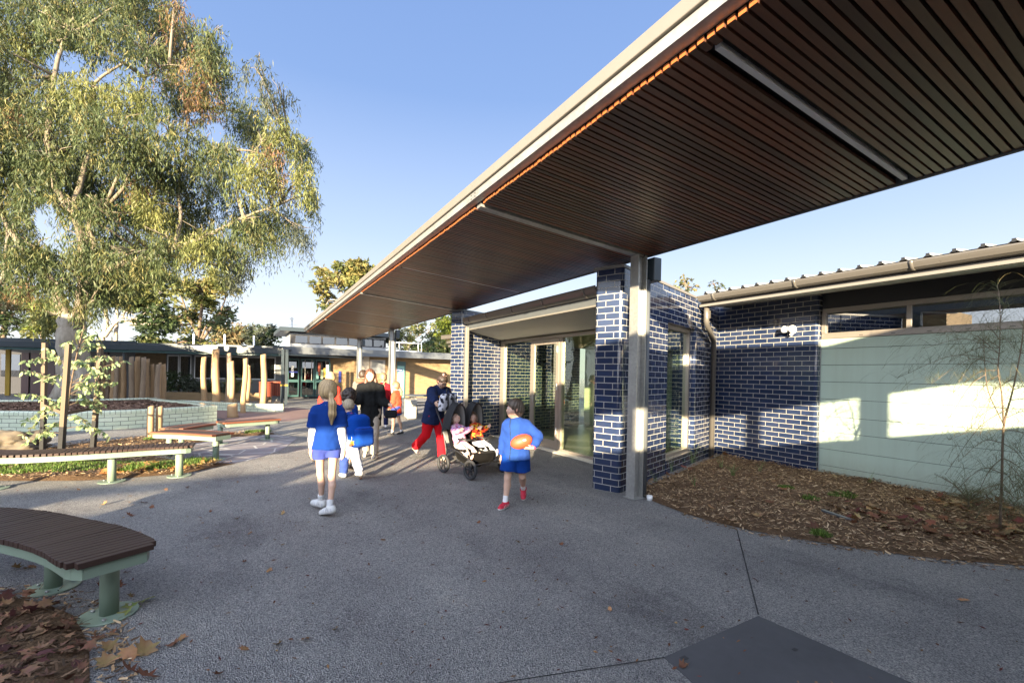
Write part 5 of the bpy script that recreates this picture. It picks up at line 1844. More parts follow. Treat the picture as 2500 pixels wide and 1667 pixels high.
b3 = G(2225 * 1.063, 1165 * 1.063, .03)
sheoak(tuple(b3), [([b3, b3 + Vector((.02, .02, .18))], .01, .004)], [(0, 8, b3 + Vector((math.cos(i) * .32, math.sin(i) * .32, .16 + .1 * (i % 3)))) for i in range(14)], 'low fuzzy dark she-oak seedling at the foot of the mint wall', 8, 420, .0034, (.1, .26), 1.2, 'sheoak_seedling', 'plant')

# ---------------------------------------------------------------- mulch chips, fallen leaves, grass
def pip(pts, poly):
    x, y = pts[:, 0], pts[:, 1]
    c = np.zeros(len(pts), bool)
    j = len(poly) - 1
    for i in range(len(poly)):
        xi, yi = poly[i][:2]; xj, yj = poly[j][:2]
        if yi != yj:
            c ^= ((yi > y) != (yj > y)) & (x < (xj - xi) * (y - yi) / (yj - yi) + xi)
        j = i
    return c
def scatter(rng, poly, n):
    xs = [p[0] for p in poly]; ys = [p[1] for p in poly]
    out = np.zeros((0, 2))
    while len(out) < n:
        q = rng.uniform([min(xs), min(ys)], [max(xs), max(ys)], (n * 3, 2))
        out = np.concatenate([out, q[pip(q, poly)]])
    return out[:n]
def chips(name, poly, n, zf, label, seed, L=(.025, .07), W=(.006, .014), pal=((.30, .19, .10), (.42, .28, .15), (.20, .12, .07), (.55, .40, .24), (.12, .075, .045)), base=0.0, lift=.02):
    rng = np.random.RandomState(seed)
    q = scatter(rng, poly, n)
    z = np.array([zf(a, b) for a, b in q]) + base + rng.uniform(0, lift, n)
    b = np.column_stack([q, z])
    a = rng.uniform(0, 2 * PI, n)
    d = unit(np.column_stack([np.cos(a), np.sin(a), rng.normal(0, .22, n)]))
    nr = unit(rng.normal(0, .35, (n, 3)) + [0, 0, 1])
    col = np.array(pal)[rng.randint(0, len(pal), n)] * rng.uniform(.7, 1.3, (n, 1))
    side = unit(np.cross(d, nr)); LL = rng.uniform(*L, n)[:, None]; WW = rng.uniform(*W, n)[:, None]
    P4 = np.stack([b - side * WW / 2, b + d * LL * .1 + side * WW / 2, b + d * LL + side * WW * .35, b + d * LL * .95 - side * WW * .5], 1)
    o = link(name, np_mesh(name, P4.reshape(-1, 3), np.arange(4 * n).reshape(-1, 4), np.repeat(np.clip(col, 0, 1), 4, 0)), M['chip'])
    return tag(o, label, 'mulch', kind='stuff')
chips('bark_mulch', bedR, 22000, lambda x, y: zR(x, y) + .004, 'brown wood chip mulch spread over the bed before the pavilion', 1)
chips('bark_mulch', bedI, 12000, lambda x, y: zI(x, y) + .004, 'wood chip mulch on the island bed under the sapling', 2)
chips('bark_mulch', bedN, 4500, lambda x, y: zN(x, y) + .004, 'dark mulch in the near bed at the lower left corner', 3, pal=((.10, .06, .035), (.16, .10, .06), (.06, .04, .025)))
edge = [(4.30, 3.5), (4.33, 3.15), (4.46, 2.75), (4.77, 2.23), (5.14, 1.70), (5.75, 1.17), (6.6, .55), (6.55, .45), (5.68, 1.08), (5.04, 1.62), (4.66, 2.16), (4.35, 2.70), (4.21, 3.12), (4.20, 3.5)]
chips('spilled_mulch', edge, 420, lambda x, y: .004, 'loose wood chips spilled over the paving edge of the mulch bed', 6, lift=.004)
edge = [(-1.5, 4.35), (-1.15, 4.07), (-.92, 3.77), (-.75, 3.32), (-.65, 2.92), (-.67, 2.3), (-.52, 2.3), (-.50, 2.95), (-.62, 3.40), (-.82, 3.88), (-1.08, 4.2), (-1.45, 4.48)]
chips('spilled_mulch', edge, 300, lambda x, y: .004, 'bits of mulch spilled beside the near leaf-filled bed', 7, lift=.004)
plm = [(-8.0, 16.2), (-5.1, 15.1), (-3.4, 14.7), (-2.7, 14.9), (-1.8, 15.6), (-1.3, 16.2), (-1.9, 17.4), (-3.0, 19.2), (-6.5, 19.2)]
chips('bark_mulch', plm, 9000, lambda x, y: .41, 'reddish brown mulch filling the mint brick planter', 4, L=(.04, .12), W=(.012, .03), pal=((.22, .13, .09), (.30, .19, .13), (.12, .07, .05)))

LEAF2 = [(0, 0), (.16, .07), (.42, .05), (.30, .24), (.50, .46), (.26, .46), (.20, .62), (.08, .58), (0, 1.0)]
def plane_leaf_verts(rng, size, curl):
    half = LEAF2
    pts = [(x, y) for x, y in half] + [(-x, y) for x, y in half[-2:0:-1]]
    v = []
    for x, y in pts:
        v.append((x * size, (y - .4) * size, curl * size * (x * x * 1.2 + (y - .4) ** 2 * .9) + rng.uniform(-.02, .04) * size))
    v.append((0, .0, 0.0))
    return v
def leaf_mesh(name, placements, seed, kind_cols):
    """placements (x, y, z, size); one mesh"""
    rng = random.Random(seed)
    V, Fc, Cc = [], [], []
    for (x, y, z, s) in placements:
        vs = plane_leaf_verts(rng, s, rng.uniform(-.4, .9))
        a = rng.uniform(0, 2 * PI)
        tl = Matrix.Rotation(rng.gauss(0, .32), 3, 'X') @ Matrix.Rotation(rng.gauss(0, .32), 3, 'Y')
        R3 = Matrix.Rotation(a, 3, 'Z') @ tl
        b = len(V)
        col = rng.choice(kind_cols); f = rng.uniform(.7, 1.3)
        loc = [R3 @ Vector(v) for v in vs]
        mz = min(q.z for q in loc)
        for q in loc:
            V.append((q.x + x, q.y + y, q.z - mz * .75 + z)); Cc.append([min(1, c * f * rng.uniform(.85, 1.15)) for c in col])
        m_ = len(vs) - 1
        for i in range(m_): Fc.append((b + m_, b + i, b + (i + 1) % m_))
    return np_mesh(name, np.array(V), np.array(Fc), np.array(Cc))
BR = [(.26, .13, .06), (.20, .085, .045), (.36, .20, .09), (.15, .07, .04), (.40, .27, .13), (.17, .05, .04)]
rng = np.random.RandomState(9)
q = scatter(rng, [(6.0, 1.4), (7.2, 2.6), (8.3, 2.4), (8.3, -1.0), (6.9, .3), (6.1, 1.1)], 260)
q2 = scatter(rng, [(5.9, 1.6), (6.6, 2.7), (6.1, 2.9), (5.3, 2.2)], 45)
q3 = scatter(rng, bedR, 45)
pl_ = [(a, b, zR(a, b) + rng.uniform(.008, .05), rng.uniform(.07, .15)) for a, b in np.concatenate([q, q2, q3])]
tag(link('leaf_litter', leaf_mesh('leaf_litter', pl_, 2, BR), M['leaf_dry']), 'drift of curled brown plane leaves around the she-oak', 'leaf litter', kind='stuff')
q = scatter(rng, bedN, 1100)
pl_ = [(a, b, zN(a, b) + rng.uniform(.0, .035), rng.uniform(.04, .10)) for a, b in q]
tag(link('leaf_litter', leaf_mesh('leaf_litter', pl_, 3, [(.17, .085, .05), (.12, .06, .04), (.22, .12, .07), (.10, .04, .035), (.28, .16, .09)]), M['leaf_dry']), 'thick heap of dead brown plane leaves in the near left corner', 'leaf litter', kind='stuff')
q = scatter(rng, [(-1.9, 8.2), (-.9, 8.15), (-.35, 8.6), (-.8, 8.9), (-1.7, 8.7)], 130)
pl_ = [(a, b, zI(a, b) + rng.uniform(.0, .04), rng.uniform(.06, .12)) for a, b in q]
tag(link('leaf_litter', leaf_mesh('leaf_litter', pl_, 4, [(.45, .22, .07), (.35, .17, .06), (.40, .28, .10)]), M['leaf_dry']), 'orange sunlit leaves scattered under the long curved bench', 'leaf litter', kind='stuff')
# single leaves on the paving: each an object of its own
protos = []
for i in range(5):
    me = leaf_mesh('leaf', [(0, 0, .001, .12)], 100 + i, [BR[i]])
    me.materials.append(M['leaf_dry'])
    protos.append(me)
lv = [(60, 1307, 1.0), (290, 1315, .8), (240, 1158, 1.0), (265, 1160, .9), (330, 1155, .9), (300, 1185, 1.3), (350, 1165, .8), (315, 1225, 1.0), (180, 1125, .8), (500, 1255, .8), (545, 1192, .7), (600, 1305, .9), (620, 1310, .7), (700, 1470, .8), (640, 1480, .9), (690, 1560, .8), (770, 1445, .5), (575, 1225, .6), (650, 1180, .7),
      (690, 1108, .9), (720, 1060, .7), (830, 1100, .9), (900, 1067, 1.0), (935, 1060, .8), (960, 1075, .7), (905, 1140, .8), (1010, 1070, .6), (1050, 1130, .6), (1190, 1245, .7), (1290, 1250, .8), (1300, 1255, .6), (1190, 1275, .5), (1830, 1238, 1.0), (1580, 1178, .9), (1665, 1318, .5), (2050, 1375, 1.0), (2210, 1378, .9), (2330, 1285, 1.0), (1570, 1530, .7), (840, 1362, .6), (1410, 1125, .6), (1400, 1128, .5),
      (220, 1465, .8), (200, 1390, 1.2), (235, 1345, 1.0), (275, 1345, .9), (300, 1370, .7), (150, 1345, .9), (165, 1320, 1.0), (40, 1305, 1.1), (75, 1303, .9), (210, 1430, 1.1), (250, 1490, 1.3), (290, 1510, 1.4), (330, 1500, 1.2), (370, 1485, 1.2), (400, 1480, 1.0), (300, 1545, 1.5), (340, 1555, 1.3), (380, 1520, .9), (240, 1525, 1.2), (420, 1465, .7), (260, 1455, .8), (480, 1500, .8), (560, 1490, .7), (500, 1550, .9),
      (140, 1250, .7), (80, 1240, .8), (430, 1120, .8), (380, 1125, .7), (460, 1190, .6), (560, 1110, .8), (590, 1130, .7), (520, 1150, .8), (485, 1175, .6), (610, 1200, .7), (630, 1240, .6), (560, 1290, .6), (1100, 1200, .6), (980, 1180, .5), (1500, 1300, .5), (1750, 1290, .5), (1400, 1400, .4), (1850, 1440, .5), (1240, 1390, .4), (880, 1240, .6)]
rs = random.Random(31)
for i, (x, y, s) in enumerate(lv):
    if i % 4 == 3: continue
    s *= .72
    p_ = G(x * 1.063, y * 1.063, .004)
    o = bpy.data.objects.new('fallen_leaf', rs.choice(protos))
    C.objects.link(o)
    o.location = p_
    o.rotation_euler = (rs.gauss(0, .1), rs.gauss(0, .1), rs.uniform(0, 6.28))
    k = s * rs.uniform(.8, 1.2)
    o.scale = (k * rs.uniform(.7, 1.1), k * rs.uniform(.8, 1.15), k * rs.uniform(.8, 1.5))
    tag(o, 'curled brown plane leaf lying on the grey aggregate paving', 'leaf', 'fallen leaves on the paving')
for x, y, lab in ((283, 1413, 'torn yellow-green leaf beside the near bench foot'), (305, 1392, 'yellow-green leaf strip right of the near bench base plate'), (335, 1382, 'pale green leaf furthest right of the near bench foot')):
    p_ = G(x * 1.063, y * 1.063, .004)
    me = leaf_mesh('leaf', [(0, 0, .001, .11)], x, [(.36, .38, .12)])
    o = link('fallen_leaf', me, M['leaf_dry']); o.location = p_
    tag(o, lab, 'leaf', 'green leaves by the near bench')
# grass patches
def grass(poly, n, zf, label, seed, h=(.03, .08), cols=((.10, .18, .03), (.16, .24, .05), (.07, .12, .02))):
    rng = np.random.RandomState(seed)
    q = scatter(rng, poly, n)
    z = np.array([zf(a, b) for a, b in q])
    b = np.column_stack([q, z])
    d = unit(rng.normal(0, .45, (n, 3)) + [0, 0, 1])
    col = np.array(cols)[rng.randint(0, len(cols), n)] * rng.uniform(.7, 1.3, (n, 1))
    V, F, Cc = cards(b, d, unit(rng.normal(size=(n, 3))), rng.uniform(*h, n), np.full(n, .009), np.clip(col, 0, 1))
    tag(link('grass', np_mesh('grass', V, F, Cc), M['leaf']), label, 'grass', kind='stuff')
grass([(-5, 9.3), (-2.9, 8.75), (-2.3, 8.6), (-1.6, 9.0), (-2.2, 9.4), (-5, 10.4)], 9000, zI, 'bright grass patch on the island bed behind the long bench', 1)
grass([(-1.75, 8.35), (-1.3, 8.3), (-.75, 8.5), (-.5, 8.75), (-.9, 8.95), (-1.6, 8.75)], 2600, zI, 'low green weeds among orange leaves under the long bench', 2, (.03, .10))
grass([(-2.0, 11.8), (-1.4, 11.7), (-1.2, 12.2), (-1.9, 12.4)], 1500, zI, 'small grass patch beside the timber bollards', 3)
grass([(-.2, 12.3), (.35, 12.3), (.35, 12.42), (-.2, 12.55)], 900, zI, 'narrow strip of weeds at the far edge of the crazy paving', 4)
for i, (px_, py_, r_, lab) in enumerate(((2058, 1210, .16, 'flat green weed clump in the middle of the mulch'), (2005, 1305, .09, 'small green tuft at the paving edge of the mulch'), (1980, 1220, .10, 'faint weed patch left of the flat green clump'), (1920, 1190, .10, 'dull weed patch near the alarm wall foot'))):
    c_ = G(px_, py_, .03)
    poly = [(c_.x + math.cos(a) * r_ * (1 + .3 * math.sin(3 * a)), c_.y + math.sin(a) * r_) for a in np.arange(0, 6.2, .5)]
    grass(poly, 420, zR, lab, 20 + i, (.02, .06))
# half buried pale timber batten in the mulch
mb = MB(); a_, b_ = G(1400 + 1300 / 2.138, 600 + 1378 / 2.138, .045), G(1400 + 1480 / 2.138, 600 + 1440 / 2.138, .035)
mb.beam(a_, b_, .045, .02)
tag(mb.build('timber_batten', M['steel_blue_l']), 'pale grey batten half buried in the mulch beside brown leaves', 'batten')

# leaf crumbs and twiglets blown over the paving
def crumbs(n, seed):
    rng = np.random.RandomState(seed)
    q = scatter(rng, [(-1.5, 2.0), (3.2, -.3), (8.2, -.4), (6.4, .6), (5.2, 1.5), (4.6, 2.2), (4.2, 3.2), (4.0, 4.6), (4.0, 9.0), (1.5, 12.5), (-.2, 8.4), (-1.6, 7.9), (-3.0, 8.2), (-1.0, 4.4), (-.7, 3.0)], n)
    b = np.column_stack([q, np.full(n, .005)])
    a = rng.uniform(0, 2 * PI, n)
    d = unit(np.column_stack([np.cos(a), np.sin(a), rng.uniform(0, .25, n)]))
    V, F, Cc = cards(b, d, unit(rng.normal(0, .3, (n, 3)) + [0, 0, 1]), rng.uniform(.012, .05, n), rng.uniform(.004, .016, n), np.array(BR)[rng.randint(0, 6, n)])
    tag(link('leaf_crumbs', np_mesh('leaf_crumbs', V, F, Cc), M['leaf_dry']), 'brown leaf crumbs and twiglets strewn over the aggregate paving', 'leaf litter', kind='stuff')
crumbs(1300, 5)
# =====================================================================  figures: one smooth surface grown from joint-to-joint volumes
M['skin'] = m_attr('skin', .52, spec=.4, nvar=.06, nscale=25)
M['skin'].node_tree.nodes['Principled BSDF'].inputs['Subsurface Weight'].default_value = .08
M['skin'].node_tree.nodes['Principled BSDF'].inputs['Subsurface Radius'].default_value = (.02, .008, .004)
M['cloth'] = m_attr('woven_cloth', .9, spec=.03, nvar=.22, nscale=14, sheen=.02, bump=.35, bscale=45)
M['hair'] = m_attr('hair', .5, spec=.5, nvar=.45, nscale=60, bump=.5, bscale=90)
M['shoe'] = m_attr('shoe_leather', .5, spec=.4, nvar=.15, nscale=20)


def fpl(p, a, b):
    ab = b - a
    L2 = max(float(ab @ ab), 1e-12)
    t = np.clip(((p - a) @ ab) / L2, 0, 1)
    return t, np.linalg.norm(p - a - t[..., None] * ab, axis=-1)


class Vol:
    def __init__(s, h=.007):
        s.ops, s.h = [], h

    def cap(s, a, b, ra, rb, k=.02, op='u'):
        s.ops.append(('cap', op, k, np.array(a, float), np.array(b, float), ra, rb)); return s

    def cone(s, a, b, ra, rb, k=.01, op='u', sq=None):
        """flat-ended tapered tube (cuffs, hems); sq=(axis, factor) flattens it"""
        s.ops.append(('cone', op, k, np.array(a, float), np.array(b, float), ra, rb, sq)); return s

    def ell(s, c, r, R=None, k=.02, op='u'):
        s.ops.append(('ell', op, k, np.array(c, float), np.array(r, float), np.eye(3) if R is None else np.array(R, float))); return s

    def cut(s, p, n):
        s.ops.append(('cut', 'c', 0, np.array(p, float), np.array(n, float))); return s

    def bounds(s):
        lo, hi = np.full(3, 9e9), np.full(3, -9e9)
        for o in s.ops:
            if o[1] != 'u': continue
            if o[0] in ('cap', 'cone'):
                m = max(o[5], o[6])
                lo = np.minimum(lo, np.minimum(o[3], o[4]) - m); hi = np.maximum(hi, np.maximum(o[3], o[4]) + m)
            else:
                m = o[4].max(); lo = np.minimum(lo, o[3] - m); hi = np.maximum(hi, o[3] + m)
        return lo - s.h * 3, hi + s.h * 3

    def field(s):
        lo, hi = s.bounds()
        n = np.ceil((hi - lo) / s.h).astype(int) + 1
        F = np.full(n, .2, np.float32)
        ax = [lo[i] + np.arange(n[i]) * s.h for i in range(3)]
        for o in s.ops:
            if o[0] == 'cut':
                d = (ax[0][:, None, None] - o[3][0]) * o[4][0] + (ax[1][None, :, None] - o[3][1]) * o[4][1] + (ax[2][None, None, :] - o[3][2]) * o[4][2]
                F = np.maximum(F, d.astype(np.float32)); continue
            k = o[2]
            if o[0] in ('cap', 'cone'):
                m = max(o[5], o[6]) + k + s.h * 3
                l, u = np.minimum(o[3], o[4]) - m, np.maximum(o[3], o[4]) + m
            else:
                m = o[4].max() + k + s.h * 3; l, u = o[3] - m, o[3] + m
            i0 = np.maximum(((l - lo) / s.h).astype(int), 0); i1 = np.minimum(((u - lo) / s.h).astype(int) + 2, n)
            if (i1 <= i0).any(): continue
            sl_ = tuple(slice(i0[q], i1[q]) for q in range(3))
            g = np.stack(np.meshgrid(*[ax[q][sl_[q]] for q in range(3)], indexing='ij'), -1)
            if o[0] == 'cap':
                t, d = fpl(g, o[3], o[4]); d = d - (o[5] + (o[6] - o[5]) * t)
            elif o[0] == 'cone':
                ab = o[4] - o[3]; L = np.linalg.norm(ab); ab = ab / L
                q = g - o[3]; t = q @ ab
                rv = q - t[..., None] * ab
                if o[7] is not None:
                    a_, f_ = o[7]; a_ = np.array(a_, float); a_ /= np.linalg.norm(a_)
                    rv = rv + (rv @ a_)[..., None] * a_ * (f_ - 1)
                rr = o[5] + (o[6] - o[5]) * np.clip(t / L, 0, 1)
                d = np.maximum(np.linalg.norm(rv, axis=-1) - rr, np.maximum(-t, t - L))
            else:
                q = (g - o[3]) @ o[5]
                k0 = np.linalg.norm(q / o[4], axis=-1); k1 = np.linalg.norm(q / o[4] ** 2, axis=-1)
                d = k0 * (k0 - 1) / np.maximum(k1, 1e-6)
            A = F[sl_]; d = d.astype(np.float32)
            if o[1] == 'u':
                if k > 0:
                    hh = np.maximum(k - np.abs(A - d), 0) / k
                    A = np.minimum(A, d) - hh * hh * k * .25
                else: A = np.minimum(A, d)
            else:
                d = -d
                hh = np.maximum(k - np.abs(A - d), 0) / max(k, 1e-6)
                A = np.maximum(A, d) + hh * hh * k * .25
            F[sl_] = A
        return F, lo

    def mesh(s):
        F, lo = s.field()
        h = s.h
        S = F < 0
        nx, ny, nz = F.shape
        c = S[:-1, :-1, :-1].astype(np.int8)
        tot = np.zeros_like(c)
        cor = [(i, j, k) for i in (0, 1) for j in (0, 1) for k in (0, 1)]
        for i, j, k in cor: tot += S[i:nx - 1 + i, j:ny - 1 + j, k:nz - 1 + k]
        act = (tot > 0) & (tot < 8)
        idx = np.argwhere(act)
        ids = np.full(act.shape, -1, np.int32); ids[act] = np.arange(len(idx))
        val = np.stack([F[idx[:, 0] + i, idx[:, 1] + j, idx[:, 2] + k] for i, j, k in cor], 1)
        acc = np.zeros((len(idx), 3)); cnt = np.zeros(len(idx))
        for a in range(8):
            for b in range(a + 1, 8):
                ca, cb = np.array(cor[a]), np.array(cor[b])
                if np.abs(ca - cb).sum() != 1: continue
                va, vb = val[:, a], val[:, b]
                m = (va < 0) != (vb < 0)
                t = np.where(m, va / np.where(m, va - vb, 1), 0)
                acc += np.where(m[:, None], ca + (cb - ca) * t[:, None], 0); cnt += m
        V = lo + (idx + acc / np.maximum(cnt, 1)[:, None]) * h
        Q = []
        for axn in range(3):
            o1, o2 = [(1, 2), (2, 0), (0, 1)][axn]
            sl0 = [slice(1, -1)] * 3; sl1 = [slice(1, -1)] * 3
            sl0[axn] = slice(0, -1); sl1[axn] = slice(1, None)
            A, B = S[tuple(sl0)], S[tuple(sl1)]
            e_ = np.argwhere(A != B)
            flip = A[tuple(e_.T)]
            base = e_.copy()
            for q in range(3):
                if q != axn: base[:, q] += 1
            d1 = np.zeros(3, int); d1[o1] = 1
            d2 = np.zeros(3, int); d2[o2] = 1
            q = [ids[tuple((base - d1 - d2).T)], ids[tuple((base - d2).T)], ids[tuple(base.T)], ids[tuple((base - d1).T)]]
            q = np.stack(q, 1)
            q = np.where(flip[:, None], q, q[:, ::-1])
            Q.append(q)
        Q = np.concatenate(Q)
        Q = Q[(Q >= 0).all(1)]
        return V, Q


def vnormals(V, Q):
    a, b, c, d = (V[Q[:, i]] for i in range(4))
    n = np.cross(c - a, d - b)
    N = np.zeros_like(V)
    for i in range(4): np.add.at(N, Q[:, i], n)
    return unit(N)


def wav(p, f, seed=0):
    """cheap smooth noise in [-1,1]"""
    x, y, z = (p * f).T
    s = seed * 1.7
    return (np.sin(x + 1.7 * np.sin(y * .9 + s) + s) + np.sin(y * 1.1 + 1.9 * np.sin(z * .8 + s) + 2.1) + np.sin(z * .9 + 1.5 * np.sin(x * 1.1) + s * 2)) / 3


def part(name, vol, parent, mat, col, wr=0.0, wf=22, seed=0, colf=None, rows=None):
    V, Q = vol.mesh()
    N = vnormals(V, Q)
    if wr: V = V + N * (wr * wav(V * np.array([1, 1, .6]), wf, seed) * .7 + wr * .5 * wav(V, wf * 2.3, seed + 3))[:, None]
    colr = np.tile(np.array(col, float), (len(V), 1))
    if colf is not None: colr = colf(V, N, colr)
    me = np_mesh(name, V, Q, np.clip(colr, 0, 1), smooth=True)
    return link(name, me, mat, parent, local=True)


def Rx(a): return np.array(Matrix.Rotation(a, 3, 'X'))
def Ry(a): return np.array(Matrix.Rotation(a, 3, 'Y'))
def Rz(a): return np.array(Matrix.Rotation(a, 3, 'Z'))


def rig(h, kind='child', lean=0.0, twist=0.0, legs=None, arms=None, head=(0, 0, 0), seated=False, side=0.0):
    """joints in the figure's own frame: x to its right, y forward, z up, metres"""
    r = dict(adult=dict(head=.145, hip=.515, knee=.28, sh=.812, shw=.098, hw=.050, ua=.170, fa=.145, ank=.045),
             child=dict(head=.178, hip=.485, knee=.265, sh=.772, shw=.083, hw=.050, ua=.155, fa=.135, ank=.045),
             toddler=dict(head=.215, hip=.42, knee=.22, sh=.735, shw=.090, hw=.055, ua=.135, fa=.115, ank=.04))[kind]
    J = dict(h=h, kind=kind, p=r)
    hip = np.array([0, 0, r['hip'] * h])
    T = Rz(twist) @ Ry(side) @ Rx(-lean)
    J['T'] = T
    J['hip'] = hip
    up = lambda v: hip + T @ np.array(v) * h
    J['belly'] = up((0, 0, .10)); J['chest'] = up((0, .004, r['sh'] - r['hip'] - .075))
    J['neck'] = up((0, -.006, r['sh'] - r['hip'] + .012)); J['shc'] = up((0, 0, r['sh'] - r['hip']))
    Hm = T @ Rz(head[0]) @ Rx(head[1]) @ Ry(head[2])
    if len(head) > 3: Hm = Rz(head[0]) @ Rx(head[1]) @ Ry(head[2])
    J['H'] = Hm
    hh = r['head'] * h
    J['hh'] = hh
    J['chinbase'] = J['neck'] + T @ np.array([0, .010, .018]) * h
    J['hc'] = J['chinbase'] + Hm @ np.array([0, .12 * hh, .46 * hh])
    thigh, shin = (r['hip'] - r['knee']) * h, (r['knee'] - r['ank']) * h
    for sgn, nm, L in ((1, 'R', (legs or {}).get('R', (0, 0, 0, 0))), (-1, 'L', (legs or {}).get('L', (0, 0, 0, 0)))):
        hp = hip + np.array([sgn * r['hw'] * h, 0, -.01 * h])
        pit, abd, kn, ft = L[:4]
        yaw = L[4] if len(L) > 4 else 0
        A = Rz(yaw) @ Ry(-sgn * abd) @ Rx(pit)
        knee = hp + A @ np.array([0, 0, -thigh])
        B = A @ Rx(-kn)
        ank = knee + B @ np.array([0, 0, -shin])
        Fm = Rz(L[5] if len(L) > 5 else 0) @ B @ Rx(ft)
        J['hp' + nm], J['kn' + nm], J['an' + nm], J['F' + nm] = hp, knee, ank, Fm
    for sgn, nm in ((1, 'R'), (-1, 'L')):
        sh = J['shc'] + T @ np.array([sgn * r['shw'], 0, -.030]) * h
        a = (arms or {}).get(nm, dict(p=0, ab=.12, el=.15))
        ua, fa = r['ua'] * h, r['fa'] * h
        if 'to' in a:
            tgt = np.array(a['to'], float); d = tgt - sh; L = min(np.linalg.norm(d), (ua + fa) * .995); d = d / np.linalg.norm(d)
            tgt = sh + d * L
            ca = (ua * ua + L * L - fa * fa) / (2 * ua * L)
            hint = np.array(a.get('hint', (sgn * .6, -.6, -.5)), float); hint = hint - d * (hint @ d); hint /= np.linalg.norm(hint)
            el = sh + d * ua * ca + hint * ua * math.sqrt(max(0, 1 - ca * ca))
            wr = tgt
        else:
            A = T @ Ry(-sgn * a.get('ab', .12)) @ Rx(a.get('p', 0))
            el = sh + A @ np.array([0, 0, -ua])
            B = A @ Rz(-sgn * a.get('tw', 0)) @ Rx(a.get('el', .15))
            wr = el + B @ np.array([0, 0, -fa])
        J['sh' + nm], J['el' + nm], J['wr' + nm] = sh, el, wr
        J['arm' + nm] = a
    # feet on the ground
    lowest = min((J['an' + n] + J['F' + n] @ np.array([0, y, -r['ank'] * h]))[2] for n in 'RL' for y in (-.02 * h, .09 * h))
    if not seated:
        for k, v in list(J.items()):
            if isinstance(v, np.ndarray) and v.shape == (3,): J[k] = v - np.array([0, 0, lowest])
    J['drop'] = lowest
    return J


def add_hand(v, J, nm, palm_dir=None, curl=.35, spread=.12, pn=None):
    h = J['h'] * (1.0 if J['kind'] != 'toddler' else 1.05)
    el, wr = J['el' + nm], J['wr' + nm]
    d = unit(wr - el) if palm_dir is None else unit(np.array(palm_dir, float))
    sgn = 1 if nm == 'R' else -1
    n = np.array(pn, float) if pn is not None else np.array([-sgn, .25, 0.])       # palm faces this way
    n = unit(n - d * (n @ d))
    s = unit(np.cross(d, n))                                                      # towards one side of the palm
    ts = s if (s @ np.array([0, 1, .2])) > 0 else -s                               # thumb side
    if 'thumb' in J['arm' + nm]: ts = unit(np.array(J['arm' + nm]['thumb'], float)); ts = unit(ts - d * (ts @ d) - n * (ts @ n))
    pl = .050 * h; pw = .021 * h; pt = .0085 * h
    R3 = np.stack([ts, n, d], 1)
    c = wr + d * pl * .62
    v.ell(c, (pw * 1.05, pt * 1.35, pl * .66), R3, .01)
    v.cap(wr, c, .0145 * h * .8, .0125 * h, .012)
    fr = max(.0052 * h, .0056)
    for i, (off, L) in enumerate(((.82, .036), (.28, .041), (-.28, .038), (-.80, .029))):
        b = wr + d * pl * 1.08 + ts * pw * off
        d0 = unit(d + ts * off * spread)
        L1 = L * h * .5
        a1 = curl; a2 = curl * 2.2
        d1 = unit(d0 * math.cos(a1) + n * math.sin(a1)); d2 = unit(d0 * math.cos(a2) + n * math.sin(a2))
        m = b + d1 * L1; e = m + d2 * L1 * .95
        v.cap(b - d * pl * .3, b, fr * 1.05, fr, .006); v.cap(b, m, fr, fr * .92, .004); v.cap(m, e, fr * .92, fr * .75, .003)
    tb = wr + d * pl * .30 + ts * pw * .8
    td = unit(d * .62 + ts * .72 + n * .25)
    tm = tb + td * .024 * h
    te = tm + unit(d * .85 + ts * .2 + n * (.25 + curl * .5)) * .020 * h
    v.cap(wr + d * pl * .25, tb, fr * 1.5, fr * 1.35, .008); v.cap(tb, tm, fr * 1.3, fr * 1.1, .005); v.cap(tm, te, fr * 1.1, fr * .8, .003)


